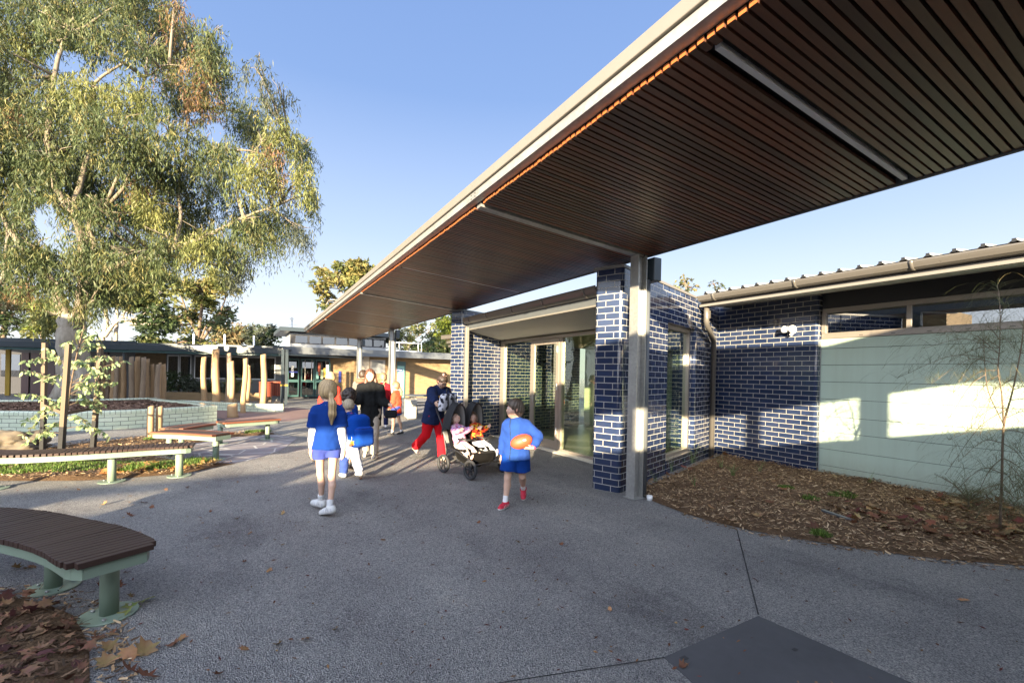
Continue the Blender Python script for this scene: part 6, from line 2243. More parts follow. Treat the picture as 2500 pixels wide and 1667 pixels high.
def body(J, parent, skin=(.62, .40, .29), res=.007, fat=1.0, face=None, name='body', hands=None, lips=(.50, .20, .17), leg_r=1.0):
    h = J['h']; r = J['p']; T = J['T']; hh = J['hh']; H = J['H']; f = fat
    tod = J['kind'] == 'toddler'
    v = Vol(res)
    v.ell(J['hip'] + T @ np.array([0, -.004, .015]) * h, (.088 * h * f, .066 * h * f, .07 * h), T, .03)
    v.ell(J['belly'], (.078 * h * f, .058 * h * f, .09 * h), T, .03)
    v.ell(J['chest'], (.096 * h * f, .062 * h * f, .105 * h), T, .03)
    for n in 'RL': v.cap(J['shc'] + T @ np.array([0, 0, -.006]) * h, J['sh' + n] + (J['shc'] - J['sh' + n]) * .1, .036 * h, .027 * h, .02)
    v.cap(J['neck'] - T @ np.array([0, 0, .02]) * h, J['hc'] - H @ np.array([0, .10, .18]) * hh, .031 * h * (1 if not tod else 1.05), .029 * h, .02)
    q = 1.0 if not tod else 1.3
    for n in 'RL':
        v.cap(J['sh' + n], J['el' + n], .029 * h * f * q, .0215 * h * q, .02)
        m = J['el' + n] * .65 + J['wr' + n] * .35
        v.cap(J['el' + n], m, .0215 * h * q, .022 * h * q, .012); v.cap(m, J['wr' + n], .022 * h * q, .0145 * h * q, .012)
        v.cap(J['hp' + n], J['kn' + n], .052 * h * f * leg_r, .033 * h * q * leg_r, .025)
        cm = J['kn' + n] * .68 + J['an' + n] * .32 - J['F' + n] @ np.array([0, .010, 0]) * h
        v.cap(J['kn' + n], cm, .032 * h * q * leg_r, .0335 * h * q * leg_r, .015); v.cap(cm, J['an' + n], .0335 * h * q * leg_r, .020 * h * q * leg_r, .015)
        Fm = J['F' + n]; a = J['an' + n]
        v.cap(a + Fm @ np.array([0, -.012, -.018]) * h, a + Fm @ np.array([0, .055, -.030]) * h, .020 * h, .017 * h, .015)
        v.cap(a + Fm @ np.array([0, .055, -.030]) * h, a + Fm @ np.array([0, .082, -.033]) * h, .020 * h, .013 * h, .012)
        hd = (hands or {}).get(n, {})
        add_hand(v, J, n, **hd)
    # head: skull, jaw, nose, ears, brow
    c = J['hc']; L = lambda x, y, z: c + H @ np.array([x, y, z]) * hh
    v.ell(L(0, -.06, .10), (.335 * hh, .40 * hh, .375 * hh), H, .02)
    v.ell(L(0, .06, -.13), (.26 * hh, .30 * hh, .33 * hh) if not tod else (.29 * hh, .31 * hh, .30 * hh), H, .03)
    v.ell(L(0, .19, -.33), (.13 * hh, .13 * hh, .10 * hh), H, .04)
    v.cap(L(0, .33, .03), L(0, .405, -.11), .026 * hh, .046 * hh, .02)
    v.ell(L(-.045, .375, -.115), (.03 * hh,) * 3, H, .015); v.ell(L(.045, .375, -.115), (.03 * hh,) * 3, H, .015)
    for s in (-1, 1):
        v.ell(L(s * .125, .40, .035), (.075 * hh, .05 * hh, .042 * hh), H, .02, op='s')
        v.ell(L(s * .125, .315, .03), (.062 * hh, .055 * hh, .045 * hh), H, .01)
        v.ell(L(s * .335, -.04, -.04), (.035 * hh, .07 * hh, .105 * hh), H, .012)
        v.ell(L(s * .16, .24, -.12), (.09 * hh, .10 * hh, .10 * hh), H, .04)
    v.ell(L(0, .345, -.225), (.095 * hh, .05 * hh, .045 * hh), H, .015)

    def colf(V, N, col):
        q = (V - c) @ H / hh
        x, y, z = q.T
        front = y > .15
        def blob(cx, cz, rx, rz): return np.clip(1.6 - 1.6 * np.sqrt(((np.abs(x) - cx) / rx) ** 2 + ((z - cz) / rz) ** 2), 0, 1) * front
        b = blob(0, -.225, .10, .038)[:, None]
        col = col * (1 - b) + np.array(lips) * b
        b = blob(.125, .135, .085, .022)[:, None]
        col = col * (1 - b * .75) + np.array((.10, .06, .04)) * b * .75
        b = blob(.185, -.11, .11, .09)[:, None] * .35
        col = col * (1 - b) + np.array((.72, .30, .24)) * b
        b = blob(.125, .032, .075, .032)[:, None]
        col = col * (1 - b) + np.array((.06, .04, .035)) * b
        ear = ((np.abs(x) > .3) & (np.abs(y + .04) < .09) & (np.abs(z + .04) < .12))[:, None]
        return np.where(ear, col * np.array((1.05, .85, .82)), col)
    o = part(name, v, parent, M['skin'], skin, 0, colf=colf)
    if face:
        for s in (-1, 1):
            mb = MB()
            for rr, dy, mi in ((.048, 0, 0), (.024, .030, 1)):
                mb.mi = mi
                mb.smooth = True
                cc = L(s * .125, .352 + dy, .032)
                k = 10
                b = len(mb.v)
                for i in range(6):
                    th = PI * i / 5
                    for j in range(k):
                        ph = 2 * PI * j / k
                        w_ = np.array([math.sin(th) * math.cos(ph) * rr * 1.25, math.cos(th) * rr * .55, math.sin(th) * math.sin(ph) * rr * (.62 if mi == 0 else 1)]) * hh
                        mb.v.append(tuple(cc + H @ w_))
                for i in range(5):
                    for j in range(k):
                        mb.face((b + i * k + j, b + i * k + (j + 1) % k, b + (i + 1) * k + (j + 1) % k, b + (i + 1) * k + j))
            mb.build('eye', [M['white'], M['black']], parent, local=True)
    return o


def hair(J, parent, col, style='short', res=.007, seed=0, tone=.35):
    c, H, hh = J['hc'], J['H'], J['hh']
    L = lambda x, y, z: c + H @ np.array([x, y, z]) * hh
    v = Vol(res)
    if style == 'curly':
        v.ell(L(0, -.08, .10), (.46 * hh, .50 * hh, .47 * hh), H, .02)
        v.ell(L(0, -.18, -.16), (.44 * hh, .36 * hh, .36 * hh), H, .03)
        v.ell(L(0, .46, -.20), (.30 * hh, .30 * hh, .40 * hh), H, .02, op='s')
    elif style == 'mop':
        v.ell(L(0, -.04, .14), (.385 * hh, .435 * hh, .395 * hh), H, .02)
        v.ell(L(0, -.18, -.10), (.37 * hh, .32 * hh, .34 * hh), H, .03)
        v.ell(L(0, .44, -.16), (.36 * hh, .27 * hh, .30 * hh), H, .02, op='s')
        v.ell(L(0, .25, -.42), (.5 * hh, .36 * hh, .22 * hh), H, .02, op='s')
    elif style == 'short':
        v.ell(L(0, -.055, .125), (.362 * hh, .425 * hh, .385 * hh), H, .02)
        v.ell(L(0, -.17, -.05), (.345 * hh, .29 * hh, .27 * hh), H, .03)
        v.ell(L(0, .44, -.10), (.34 * hh, .24 * hh, .34 * hh), H, .02, op='s')
        v.ell(L(0, .18, -.36), (.5 * hh, .36 * hh, .26 * hh), H, .02, op='s')
    elif style in ('pony', 'bun', 'braid', 'long', 'tod'):
        v.ell(L(0, -.06, .115), (.365 * hh, .425 * hh, .39 * hh), H, .02)
        v.ell(L(0, -.17, -.10), (.345 * hh, .30 * hh, .28 * hh), H, .03)
        v.ell(L(0, .45, -.08), (.28 * hh, .26 * hh, .33 * hh), H, .02, op='s')
        v.ell(L(0, .30, -.40), (.5 * hh, .42 * hh, .26 * hh), H, .02, op='s')
        if style == 'pony':
            v.cap(L(0, -.36, -.12), L(0, -.50, -.20), .10 * hh, .085 * hh, .01)
            pts = [L(0, -.50, -.20), L(.02, -.60, -.55), L(.03, -.58, -.95), L(.02, -.50, -1.35)]
            rs = [.085, .15, .15, .05]
            for a in range(3): v.cap(pts[a], pts[a + 1], rs[a] * hh, rs[a + 1] * hh, .02)
        if style == 'braid':
            for a in range(7): v.ell(L(.05 * (-1) ** a, -.40 - .02 * a, -.10 - .19 * a), (.09 * hh, .09 * hh, .13 * hh), H, .01)
        if style == 'bun':
            v.ell(L(0, -.16, .58), (.17 * hh, .17 * hh, .16 * hh), H, .01)
            v.cap(L(0, -.12, .40), L(0, -.15, .5), .10 * hh, .09 * hh, .01)
        if style == 'long':
            for s in (-1, 1):
                v.cap(L(s * .30, -.08, .0), L(s * .36, -.02, -.55), .12 * hh, .13 * hh, .03)
                v.cap(L(s * .36, -.02, -.55), L(s * .38, .08, -.95), .13 * hh, .06 * hh, .02)
            v.cap(L(0, -.25, -.1), L(0, -.32, -.85), .26 * hh, .16 * hh, .04)
        if style == 'tod':
            for s in (-1, 1): v.cap(L(s * .28, -.10, -.05), L(s * .33, -.06, -.42), .10 * hh, .05 * hh, .03)
            v.cap(L(0, -.26, -.1), L(0, -.30, -.45), .2 * hh, .12 * hh, .04)

    def colf(V, N, colr):
        q = (V - c) @ H / hh
        ang = np.arctan2(q[:, 0], q[:, 1] + .3)
        if style == 'curly':
            m = wav(q, 16, seed) * .5 + .5
        else:
            st = np.where(q[:, 2] < -.3, q[:, 0] * 46, ang * 22 + 3 * np.sin(q[:, 2] * 3))
            m = .5 + .5 * np.sin(st + 1.5 * np.sin(st * .37) + seed)
        return colr * (1 - tone + 2 * tone * m)[:, None]
    V, Q = v.mesh(); N = vnormals(V, Q)
    q = (V - c) @ H / hh
    if style == 'curly': V = V + N * (wav(q, 17, seed) * .055 * hh + wav(q, 31, seed) * .02 * hh)[:, None]
    else:
        ang = np.arctan2(q[:, 0], q[:, 1] + .3)
        st = np.where(q[:, 2] < -.3, q[:, 0] * 46, ang * 22 + 3 * np.sin(q[:, 2] * 3))
        V = V + N * (np.sin(st) * .010 * hh + wav(q, 9, seed) * .012 * hh)[:, None]
    colr = colf(V, N, np.tile(np.array(col, float), (len(V), 1)))
    return link('hair', np_mesh('hair', V, Q, np.clip(colr, 0, 1), True), M['hair'], parent, local=True)


def top(J, parent, col, sleeve=1.0, res=.008, loose=.012, hem=.02, fat=1.0, wr=.004, seed=0, name='jumper', colf=None, cuff=None, slv_r=1.0, flare=0.0):
    """sleeve: fraction of the arm covered (1 = to the wrist, .45 = short)"""
    h = J['h']; T = J['T']; g = loose; f = fat
    v = Vol(res)
    v.ell(J['chest'], (.098 * h * f + g, .066 * h * f + g, .108 * h), T, .04)
    v.ell(J['belly'], (.088 * h * f + g, .068 * h * f + g, .11 * h), T, .05)
    b = J['hip'] + T @ np.array([0, 0, -hem]) * h
    t_ = J['hip'] + T @ np.array([0, 0, .12]) * h
    v.cone(b, t_, .094 * h * f + g + flare, .085 * h * f + g, .03, sq=(T @ np.array([0, 1, 0.]), 1.30))
    for n in 'RL': v.cap(J['shc'] + T @ np.array([0, 0, -.010]) * h, J['sh' + n] + (J['shc'] - J['sh' + n]) * .1, .036 * h + g * .4, .027 * h + g * .45, .025)
    v.cap(J['shc'] - T @ np.array([0, 0, .012]) * h, J['neck'] - T @ np.array([0, 0, .004]) * h, .040 * h, .034 * h, .02)
    q = slv_r * (1.3 if J['kind'] == 'toddler' else 1)
    for n in 'RL':
        s, e, w = J['sh' + n], J['el' + n], J['wr' + n]
        if sleeve <= .5:
            e2 = s + (e - s) * (sleeve / .5)
            v.cap(s + (e - s) * .08, s + (e - s) * .3, (.029 * h + g * .6) * q, (.031 * h + g * .7) * q, .03)
            v.cone(s + (e - s) * .15, e2, (.033 * h + g * .8) * q, (.037 * h + g) * q, .02)
        else:
            v.cap(s + (e - s) * .08, e, (.029 * h + g * .6) * q, (.027 * h + g * .65) * q, .03)
            v.cap(e, e + (w - e) * .55, (.028 * h + g * .7) * q, (.026 * h + g * .6) * q, .015)
            v.cone(e + (w - e) * .4, e + (w - e) * .98, (.0265 * h + g * .6) * q, (.0185 * h + g * .35) * q, .012)
    return part(name, v, parent, M['cloth'], col, wr, 26, seed, colf)


def bottoms(J, parent, col, length=.35, res=.008, loose=.012, name='shorts', fat=1.0, seed=0, flare=.006, wr=.004, colf=None, top_z=.075):
    """length: fraction of the leg covered; .3 shorts, 1 trousers"""
    h = J['h']; v = Vol(res); g = loose; T = J['T']
    v.ell(J['hip'] + np.array([0, -.004, .01]) * h, (.092 * h * fat + g, .072 * h * fat + g, .075 * h), T, .03)
    for n in 'RL':
        a, k, w = J['hp' + n], J['kn' + n], J['an' + n]
        if length <= .5:
            e = a + (k - a) * (length / .5)
            v.cap(a, a + (k - a) * .2, .054 * h * fat + g, .054 * h * fat + g, .02)
            v.cone(a + (k - a) * .05, e, .054 * h * fat + g, .050 * h * fat + g + flare, .015)
        else:
            v.cap(a, k, .055 * h * fat + g, .038 * h + g, .02)
            e = k + (w - k) * min(1, (length - .5) / .5)
            v.cap(k, k + (w - k) * .5, .038 * h + g, .034 * h + g, .02)
            v.cone(k + (w - k) * .35, e, .036 * h + g, .030 * h + g + flare, .012)
    return part(name, v, parent, M['cloth'], col, wr, 24, seed, colf)


def shoes(J, parent, col, sole=(.75, .75, .72), sock=None, sock_h=.05, res=.006, s=1.0, accent=None):
    h = J['h']
    for n in 'RL':
        a, Fm = J['an' + n], J['F' + n]
        L = lambda x, y, z: a + Fm @ np.array([x, y, z]) * h
        ank = J['p']['ank']
        v = Vol(res)
        v.cap(L(0, -.020, -.020), L(0, .050, -.026), .0235 * h * s, .0215 * h * s, .015)
        v.cap(L(0, .045, -.027), L(0, .085, -.031), .0225 * h * s, .0185 * h * s, .012)
        v.cone(L(0, -.008, -.01), L(0, -.010, .010), .026 * h * s, .0235 * h * s, .01)
        v.cut(L(0, 0, -ank - .0005), Fm @ np.array([0, 0, -1.]))
        zs_ = ank

        def colf(V, N, c, Fm=Fm, a=a):
            q = (V - a) @ Fm / h
            m = (q[:, 2] < -ank + .0125)[:, None]
            c = np.where(m, np.array(sole), c)
            if accent is not None:
                m2 = ((np.abs(np.sin(q[:, 1] * 130)) > .8) & (q[:, 1] < .06) & (q[:, 2] > -.03) & (q[:, 2] < -.008))[:, None]
                c = np.where(m2, np.array(accent), c)
            return c
        part('shoe', v, parent, M['shoe'], col, 0, colf=colf)
        if sock is not None:
            v = Vol(res)
            k = J['kn' + n]; d = unit(k - a)
            v.cone(a - d * .01 * h, a + d * sock_h * h, .0235 * h, .0245 * h, .005)
            part('sock', v, parent, M['cloth'], sock, .001, 60)


def yaw_to(dx, dy):
    """heading so that local +y points along world (dx, dy)"""
    return math.atan2(dy, dx) - PI / 2
def cam_dir(r, f):
    """world direction from screen-right and away components"""
    return (r * CT + f * ST, -r * ST + f * CT)
def at_feet(J, g, nm=None):
    return (g[0], g[1], 0.004)
def plant(J, foot, g, rz, fwd=0.03):
    """root location that puts ankle `foot` over ground point g"""
    a = J['an' + foot]
    c, s = math.cos(rz), math.sin(rz)
    return (g.x - (a[0] * c - a[1] * s), g.y - (a[0] * s + a[1] * c), .004)
def gp(vx, vy, z=0): return G(vx * 1.063, vy * 1.063, z)

BLUE = (.009, .036, .185)
BLUE2 = (.03, .11, .45)
RED = (.55, .045, .03)
SK = (.55, .35, .255)

# ---- 1: tall girl in blue polo, nearest
rz = yaw_to(*cam_dir(-.30, .95))
J = rig(1.47, 'child', lean=.03, twist=-.05, legs=dict(L=(.24, -.05, .06, -.12, .12, .65), R=(-.15, -.06, .12, .03, .12, .65)), arms=dict(L=dict(p=.02, ab=.10, el=.18), R=dict(p=-.08, ab=.12, el=.12)), head=(.45, -.02, 0))
e = empty('person', plant(J, 'R', gp(757, 1186), rz), 'tall girl seen from behind in blue polo shirt over white sleeves with long blonde ponytail', 'person', rz)
body(J, e, SK, .007, .88, leg_r=.76, hands=dict(R=dict(curl=.5), L=dict(curl=.3)))
top(J, e, (.60, .60, .64), 1.0, .008, .004, -.02, .78, .002, 3, 'white_undershirt')
top(J, e, BLUE, .42, .008, .014, .030, .80, .007, 1, 'polo_shirt', flare=.032, slv_r=1.1)
v = Vol(.007); c_ = J['neck']; v.cone(c_ - np.array([0, 0, .012]), c_ + J['T'] @ np.array([0, -.004, .018]), .060, .052, .008)
part('collar', v, e, M['cloth'], BLUE, 0, colf=lambda V, N, c: np.where((np.abs(V[:, 2] - V[:, 2].min() - .012) < .004)[:, None], np.array((.75, .75, .8)), c))
bottoms(J, e, (.045, .065, .28), .20, .008, .006, 'shorts', .80, 2, .008, .006)
hair(J, e, (.42, .29, .14), 'pony', .007, 1, .3)
shoes(J, e, (.58, .58, .56), (.5, .5, .48), (.62, .62, .62), .055, s=1.3, accent=(.45, .45, .48))

# ---- 2: curly-haired child behind her
rz = yaw_to(*cam_dir(.1, 1))
J = rig(1.28, 'child', lean=.04, legs=dict(L=(.1, .03, .1, 0), R=(-.1, .03, .15, 0)), head=(-.3, 0, 0))
e = empty('person', plant(J, 'L', gp(787, 1076), rz), 'child with dark curly hair in blue jumper, half hidden behind the tall girl', 'person', rz)
body(J, e, (.36, .22, .15), .010)
top(J, e, BLUE, 1.0, .010, .014, .03, 1, .005, 4)
bottoms(J, e, (.35, .03, .06), .42, .010, .012, 'shorts')
hair(J, e, (.035, .022, .016), 'curly', .008, 2, .5)
shoes(J, e, (.03, .03, .035), (.05, .05, .05), (.1, .1, .1), .06)

# ---- 3: small boy with big backpack
rz = yaw_to(*cam_dir(-.70, .72))
J = rig(1.17, 'child', lean=.10, legs=dict(L=(.16, .0, .06, -.1), R=(-.20, .0, .45, .55)), arms=dict(L=dict(p=-.1, ab=.12, el=.2), R=dict(p=.2, ab=.12, el=.4)), head=(.20, -.06, 0))
e = empty('person', plant(J, 'R', gp(826, 1101), rz), 'small fair-haired boy in blue jumper and pale track pants, one heel kicked up', 'person', rz)
body(J, e, SK, .007)
def cuffs(V, N, c, J=J):
    for n in 'RL':
        d = np.linalg.norm(V - J['wr' + n], axis=1)
        c = np.where((d < .045)[:, None], np.array((.55, .07, .09)), c)
    return c
top(J, e, (.010, .04, .20), 1.0, .008, .015, .03, 1, .006, 6, 'jumper', colf=cuffs)
v = Vol(.006); c_ = J['neck']; v.cone(c_ - np.array([0, 0, .01]), c_ + np.array([0, -.002, .02]), .052, .046, .006)
part('collar', v, e, M['cloth'], (.30, .05, .14), 0)
bottoms(J, e, (.40, .44, .56), .98, .008, .022, 'track_pants', 1, 7, .004, .008,
        colf=lambda V, N, c: np.where(((wav(V, 14, 2) > .35))[:, None], np.array((.04, .07, .25)), c))
hair(J, e, (.36, .29, .19), 'short', .006, 3, .25)
shoes(J, e, (.6, .6, .6), (.6, .6, .6), None, s=1.25)
# backpack on his back, a thing of its own
Tb = J['T']; bc_ = J['chest'] + Tb @ np.array([0.05, -.19, -.15])
bp = empty('backpack', e.location, 'big royal blue school backpack with side pockets worn by the small boy', 'backpack', rz)
def bx_vol(vol, c, hx, hy, hz, R, k=.02, r=.035):
    for sx in (-1, 1):
        for sz in (-1, 1):
            pass
    q = [np.array([sx * (hx - r), 0, 0]) for sx in (-1, 1)]
    for sx in np.linspace(-1, 1, 5):
        for sy in (-1, 0, 1):
            vol.cap(c + R @ np.array([sx * (hx - r), sy * (hy - r), -(hz - r)]), c + R @ np.array([sx * (hx - r), sy * (hy - r), hz - r]), r, r, k)
    return vol
v = bx_vol(Vol(.008), bc_, .150, .10, .215, Tb @ Rz(.15), .045, .07)
part('pack_body', v, bp, M['cloth'], (.006, .052, .30), .004, 18, 1)
v = bx_vol(Vol(.008), bc_ + Tb @ np.array([.02, -.12, -.08]), .13, .045, .12, Tb @ Rz(.15), .04, .04)
part('front_pocket', v, bp, M['cloth'], (.009, .055, .31), .003, 18, 2, colf=lambda V, N, c: np.where((np.abs(V[:, 2] - V[:, 2].max() + .03) < .004)[:, None], np.array((.02, .02, .08)), c))
v = Vol(.006)
for n in 'RL':
    s_ = J['sh' + n] * .72 + J['shc'] * .28
    v.cap(s_ + Tb @ np.array([0, -.06, .03]), s_ + Tb @ np.array([0, .03, .045]), .017, .017, .01)
    v.cap(s_ + Tb @ np.array([0, .03, .045]), J['chest'] + Tb @ np.array([.085 if n == 'R' else -.085, .10, -.05]), .016, .012, .01)
part('shoulder_strap', v, bp, M['cloth'], (.008, .05, .30))
mb = MB()   # white triangle emblem on the pocket
R_b = Tb @ Rz(.15); pc = bc_ + Tb @ np.array([.02, -.12, -.08])
def pk(x, z, y=-.0505): return tuple(pc + R_b @ np.array([x, y, z]))
for a, b in (((.045, -.06), (.065, .02)), ((.065, .02), (.09, -.06)), ((.05, -.062), (.09, -.062)), ((.058, -.035), (.08, -.035))):
    mb.beam(pk(*a), pk(*b), .006, .004, up=tuple(R_b @ np.array([0, 1, 0])))
mb.build('emblem', M['white'], bp, local=True)
kc = empty('key_ring_toys', e.location, 'yellow and turquoise toy charms dangling from the blue backpack', 'keyring', rz)
mb = MB(); a0 = bc_ + Tb @ np.array([-.135, -.06, -.02])
mb.tube([a0, a0 + np.array([-.01, -.02, -.07]), a0 + np.array([-.012, -.025, -.10])], .004, 6); mb.build('cord', M['white'], kc, local=True)
mb = MB(); mb.obox(a0 + np.array([.005, -.04, -.135]), (.038, 0, .012), (0, .008, 0), (-.008, 0, .028)); mb.build('charm', M['yellow'], kc, bevel=.004, local=True)
mb = MB(); mb.obox(a0 + np.array([-.045, -.03, -.12]), (.024, 0, -.01), (0, .008, 0), (.008, 0, .03)); mb.build('charm', M['aqua'], kc, bevel=.004, local=True)
mb = MB(); mb.obox(a0 + np.array([-.03, -.045, -.155]), (.02, 0, .01), (0, .008, 0), (-.004, 0, .018)); mb.build('charm', M['slat_end'], kc, bevel=.004, local=True)

# ---- 4: woman in black puffer coat, walking towards the camera
rz = yaw_to(*cam_dir(.12, -1))
J = rig(1.61, 'adult', lean=.02, legs=dict(L=(.18, .03, .1, 0), R=(-.15, .03, .25, .1)), arms=dict(R=dict(p=.45, ab=.1, el=1.6, tw=.9), L=dict(p=.2, ab=.22, el=1.1, tw=.7)), head=(.12, .02, .1))
e = empty('person', plant(J, 'L', gp(860, 1054), rz), 'woman with long brown hair in a black puffer coat facing the camera', 'person', rz)
body(J, e, (.66, .43, .33), .008, face=True)
top(J, e, (.013, .0135, .014), 1.0, .010, .030, .17, .98, .012, 8, 'puffer_coat', slv_r=1.2, flare=.012)
v = Vol(.008)
v.cap(J['neck'] + np.array([-.07, .03, 0]), J['neck'] + np.array([0, -.06, .015]), .04, .045, .03); v.cap(J['neck'] + np.array([.07, .03, 0]), J['neck'] + np.array([0, -.06, .015]), .04, .045, .03)
part('coat_collar', v, e, M['cloth'], (.03, .03, .034), .005)
bottoms(J, e, (.42, .36, .29), 1.0, .010, .014, 'trousers')
hair(J, e, (.13, .055, .030), 'long', .008, 4, .35)
shoes(J, e, (.55, .50, .42), (.6, .55, .5), None)
# black handbag at her side
hb = empty('handbag', e.location, 'small black shoulder bag carried by the woman in the puffer coat', 'bag', rz)
v = bx_vol(Vol(.008), J['wrL'] + np.array([-.03, .02, -.16]), .10, .04, .065, np.eye(3), r=.03)
part('bag_body', v, hb, M['cloth'], (.018, .018, .02))
mb = MB(); w_ = J['wrL'] + np.array([-.03, .02, -.16])
mb.tube([w_ + np.array([-.10, 0, .07]), w_ + np.array([0, 0, .17]), w_ + np.array([.10, 0, .07])], .008, 6); mb.build('handle', M['black'], hb, local=True)

# ---- 5: person behind her in grey jacket with red hood
rz = yaw_to(*cam_dir(.3, 1))
J = rig(1.60, 'adult', head=(-.2, 0, 0))
g_ = P(829 * 1.063, 10.2, 0)
e = empty('person', (g_.x, g_.y, .004), 'person facing away in grey jacket with a red hood behind the puffer coat woman', 'person', rz)
body(J, e, (.5, .34, .25), .011)
top(J, e, (.17, .16, .14), 1.0, .011, .035, .10, 1.0, .008, 9, 'jacket', slv_r=1.15)
v = Vol(.010); v.ell(J['neck'] + np.array([0, -.05, .0]), (.12, .09, .07), None, .03); v.cap(J['neck'] + np.array([-.1, 0, -.01]), J['neck'] + np.array([.1, 0, -.01]), .05, .05, .03)
part('hood', v, e, M['cloth'], (.55, .12, .08), .006)
bottoms(J, e, (.05, .055, .08), 1.0, .011, .016, 'trousers')
hair(J, e, (.05, .03, .02), 'short', .010, 5)
shoes(J, e, (.1, .1, .1), (.6, .6, .6))

# ---- 6: fair-haired person in red hooded coat
rz = yaw_to(*cam_dir(-.35, 1))
J = rig(1.56, 'child', head=(.25, 0, 0))
g_ = P(756 * 1.063, 9.6, 0)
e = empty('person', (g_.x, g_.y, .004), 'fair-haired student facing away in bright red hooded coat left of the group', 'person', rz)
body(J, e, SK, .011)
top(J, e, (.62, .05, .035), 1.0, .011, .03, .22, 1.0, .008, 10, 'red_coat', slv_r=1.15, flare=.01)
v = Vol(.010); v.ell(J['neck'] + np.array([0, -.06, -.01]), (.13, .09, .08), None, .03); v.cap(J['neck'] + np.array([-.1, 0, -.02]), J['neck'] + np.array([.1, 0, -.02]), .045, .045, .03)
part('hood', v, e, M['cloth'], (.60, .06, .04), .006)
bottoms(J, e, (.03, .04, .12), 1.0, .011, .014, 'trousers')
hair(J, e, (.50, .36, .20), 'short', .010, 6)
shoes(J, e, (.1, .1, .1), (.6, .6, .6))

# ---- 7: girl with braid in dark red jumper
rz = yaw_to(*cam_dir(-.2, 1))
J = rig(1.54, 'child', legs=dict(L=(.05, .03, .05, 0), R=(-.05, .03, .1, 0)), arms=dict(L=dict(p=.6, ab=.2, el=1.5), R=dict(p=.1, ab=.12, el=.3)), head=(.3, 0, 0))
e = empty('person', plant(J, 'R', gp(886, 984), rz), 'girl with blonde braid in red jumper, navy trousers and white shoes facing away', 'person', rz)
body(J, e, SK, .011, .85)
top(J, e, (.42, .02, .03), 1.0, .011, .025, .08, .9, .007, 11, 'jumper', slv_r=1.1)
bottoms(J, e, (.02, .025, .07), .98, .011, .008, 'trousers', .85)
hair(J, e, (.28, .19, .11), 'braid', .010, 7)
shoes(J, e, (.75, .75, .75), (.8, .8, .8))

# ---- 8: girl with ponytail in oversized red jumper
rz = yaw_to(*cam_dir(-.9, .2))
J = rig(1.34, 'child', legs=dict(L=(.10, .05, .05, 0), R=(-.12, .05, .12, .05)), arms=dict(L=dict(p=.1, ab=.1, el=.5), R=dict(p=.1, ab=.1, el=.6)), head=(.25, .0, 0))
e = empty('person', plant(J, 'L', gp(901, 1000), rz), 'girl with long ponytail in oversized orange-red jumper and blue skirt facing left', 'person', rz)
body(J, e, SK, .009, .85, leg_r=.9)
top(J, e, (.66, .085, .045), 1.0, .010, .034, .10, .95, .010, 12, 'jumper', slv_r=1.25)
bottoms(J, e, (.07, .10, .38), .30, .009, .018, 'skirt', .95)
hair(J, e, (.26, .16, .09), 'pony', .009, 8)
shoes(J, e, (.025, .025, .03), (.03, .03, .03), (.8, .8, .8), .04)

# ---- stroller frame of reference
SA, SB = gp(1018, 1086), gp(1087, 1105)                      # rear-left and front-left wheel contacts seen in the photograph
sf = Vector((SB.x - SA.x, SB.y - SA.y)).normalized()
sr = Vector((sf.y, -sf.x)) * -1.0 if False else Vector((-sf.y, sf.x))    # towards the pram's left when it faces sf
SWD, SLN = .70, .64
so_ = Vector((SA.x, SA.y)) + sr * SWD / 2 + sf * SLN / 2
srz = yaw_to(sf.x, sf.y)
st = empty('double_pram', (so_.x, so_.y, .004), 'black side-by-side double pram with grey hoods pushed by the woman in navy', 'pram', srz)
# local frame: y forward (towards the camera), x to the pram's right
W2 = SWD / 2
def wheel(x, y, r=.148):
    e_ = bpy.data.objects.new('wheel', None)
    mb = MB(); mb.smooth = True
    n = 28
    b = len(mb.v)
    k = 8
    for i in range(n):
        a = 2 * PI * i / n
        for j in range(k):
            p = 2 * PI * j / k
            rr = r - .024 + .024 * math.cos(p)
            mb.v.append((x + .022 * math.sin(p), y + rr * math.cos(a), r + rr * math.sin(a)))
    for i in range(n):
        for j in range(k):
            i2, j2 = (i + 1) % n, (j + 1) % k
            mb.face((b + i * k + j, b + i2 * k + j, b + i2 * k + j2, b + i * k + j2))
    w_ = mb.build('wheel', M['tyre'], st, local=True)
    mb = MB()
    for i in range(6):
        a = 2 * PI * i / 6
        mb.beam((x, y, r), (x, y + (r - .045) * math.cos(a), r + (r - .045) * math.sin(a)), .018, .014, up=(1, 0, 0))
    mb.tube([(x - .018, y, r), (x + .018, y, r)], .028, 12)
    mb.build('rim', M['dark_metal'], w_, local=True)
M['tyre'] = m_plain('rubber_tyre', (.025, .025, .027), .75)
M['dark_metal'] = m_plain('dark_satin_metal', (.03, .03, .033), .4, .4)
M['pram_cloth'] = m_plain('pram_fabric', (.012, .012, .014), .8, bump=.2)
M['pram_grey'] = m_plain('pram_hood_lining', (.20, .195, .18), .85, var=.2, scale=9, bump=.2)
for x, y in ((-W2, -SLN / 2), (W2, -SLN / 2), (-W2, SLN / 2), (W2, SLN / 2)): wheel(x, y)
mb = MB()
for x in (-W2 + .06, W2 - .06):
    mb.tube([(x, -SLN / 2, .135), (x, -SLN / 2 - .02, .36), (x, -SLN / 2 - .12, .70), (x, -SLN / 2 - .30, .98)], .013, 8)       # handle uprights
    mb.tube([(x, -SLN / 2 - .02, .40), (x, -.05, .36), (x, SLN / 2 - .08, .27), (x, SLN / 2, .16)], .012, 8)
    mb.tube([(x, -SLN / 2, .16), (x, .0, .18), (x, SLN / 2, .16)], .010, 8)
    mb.tube([(x, -.18, .37), (x, .05, .58), (x, .14, .56)], .010, 8)
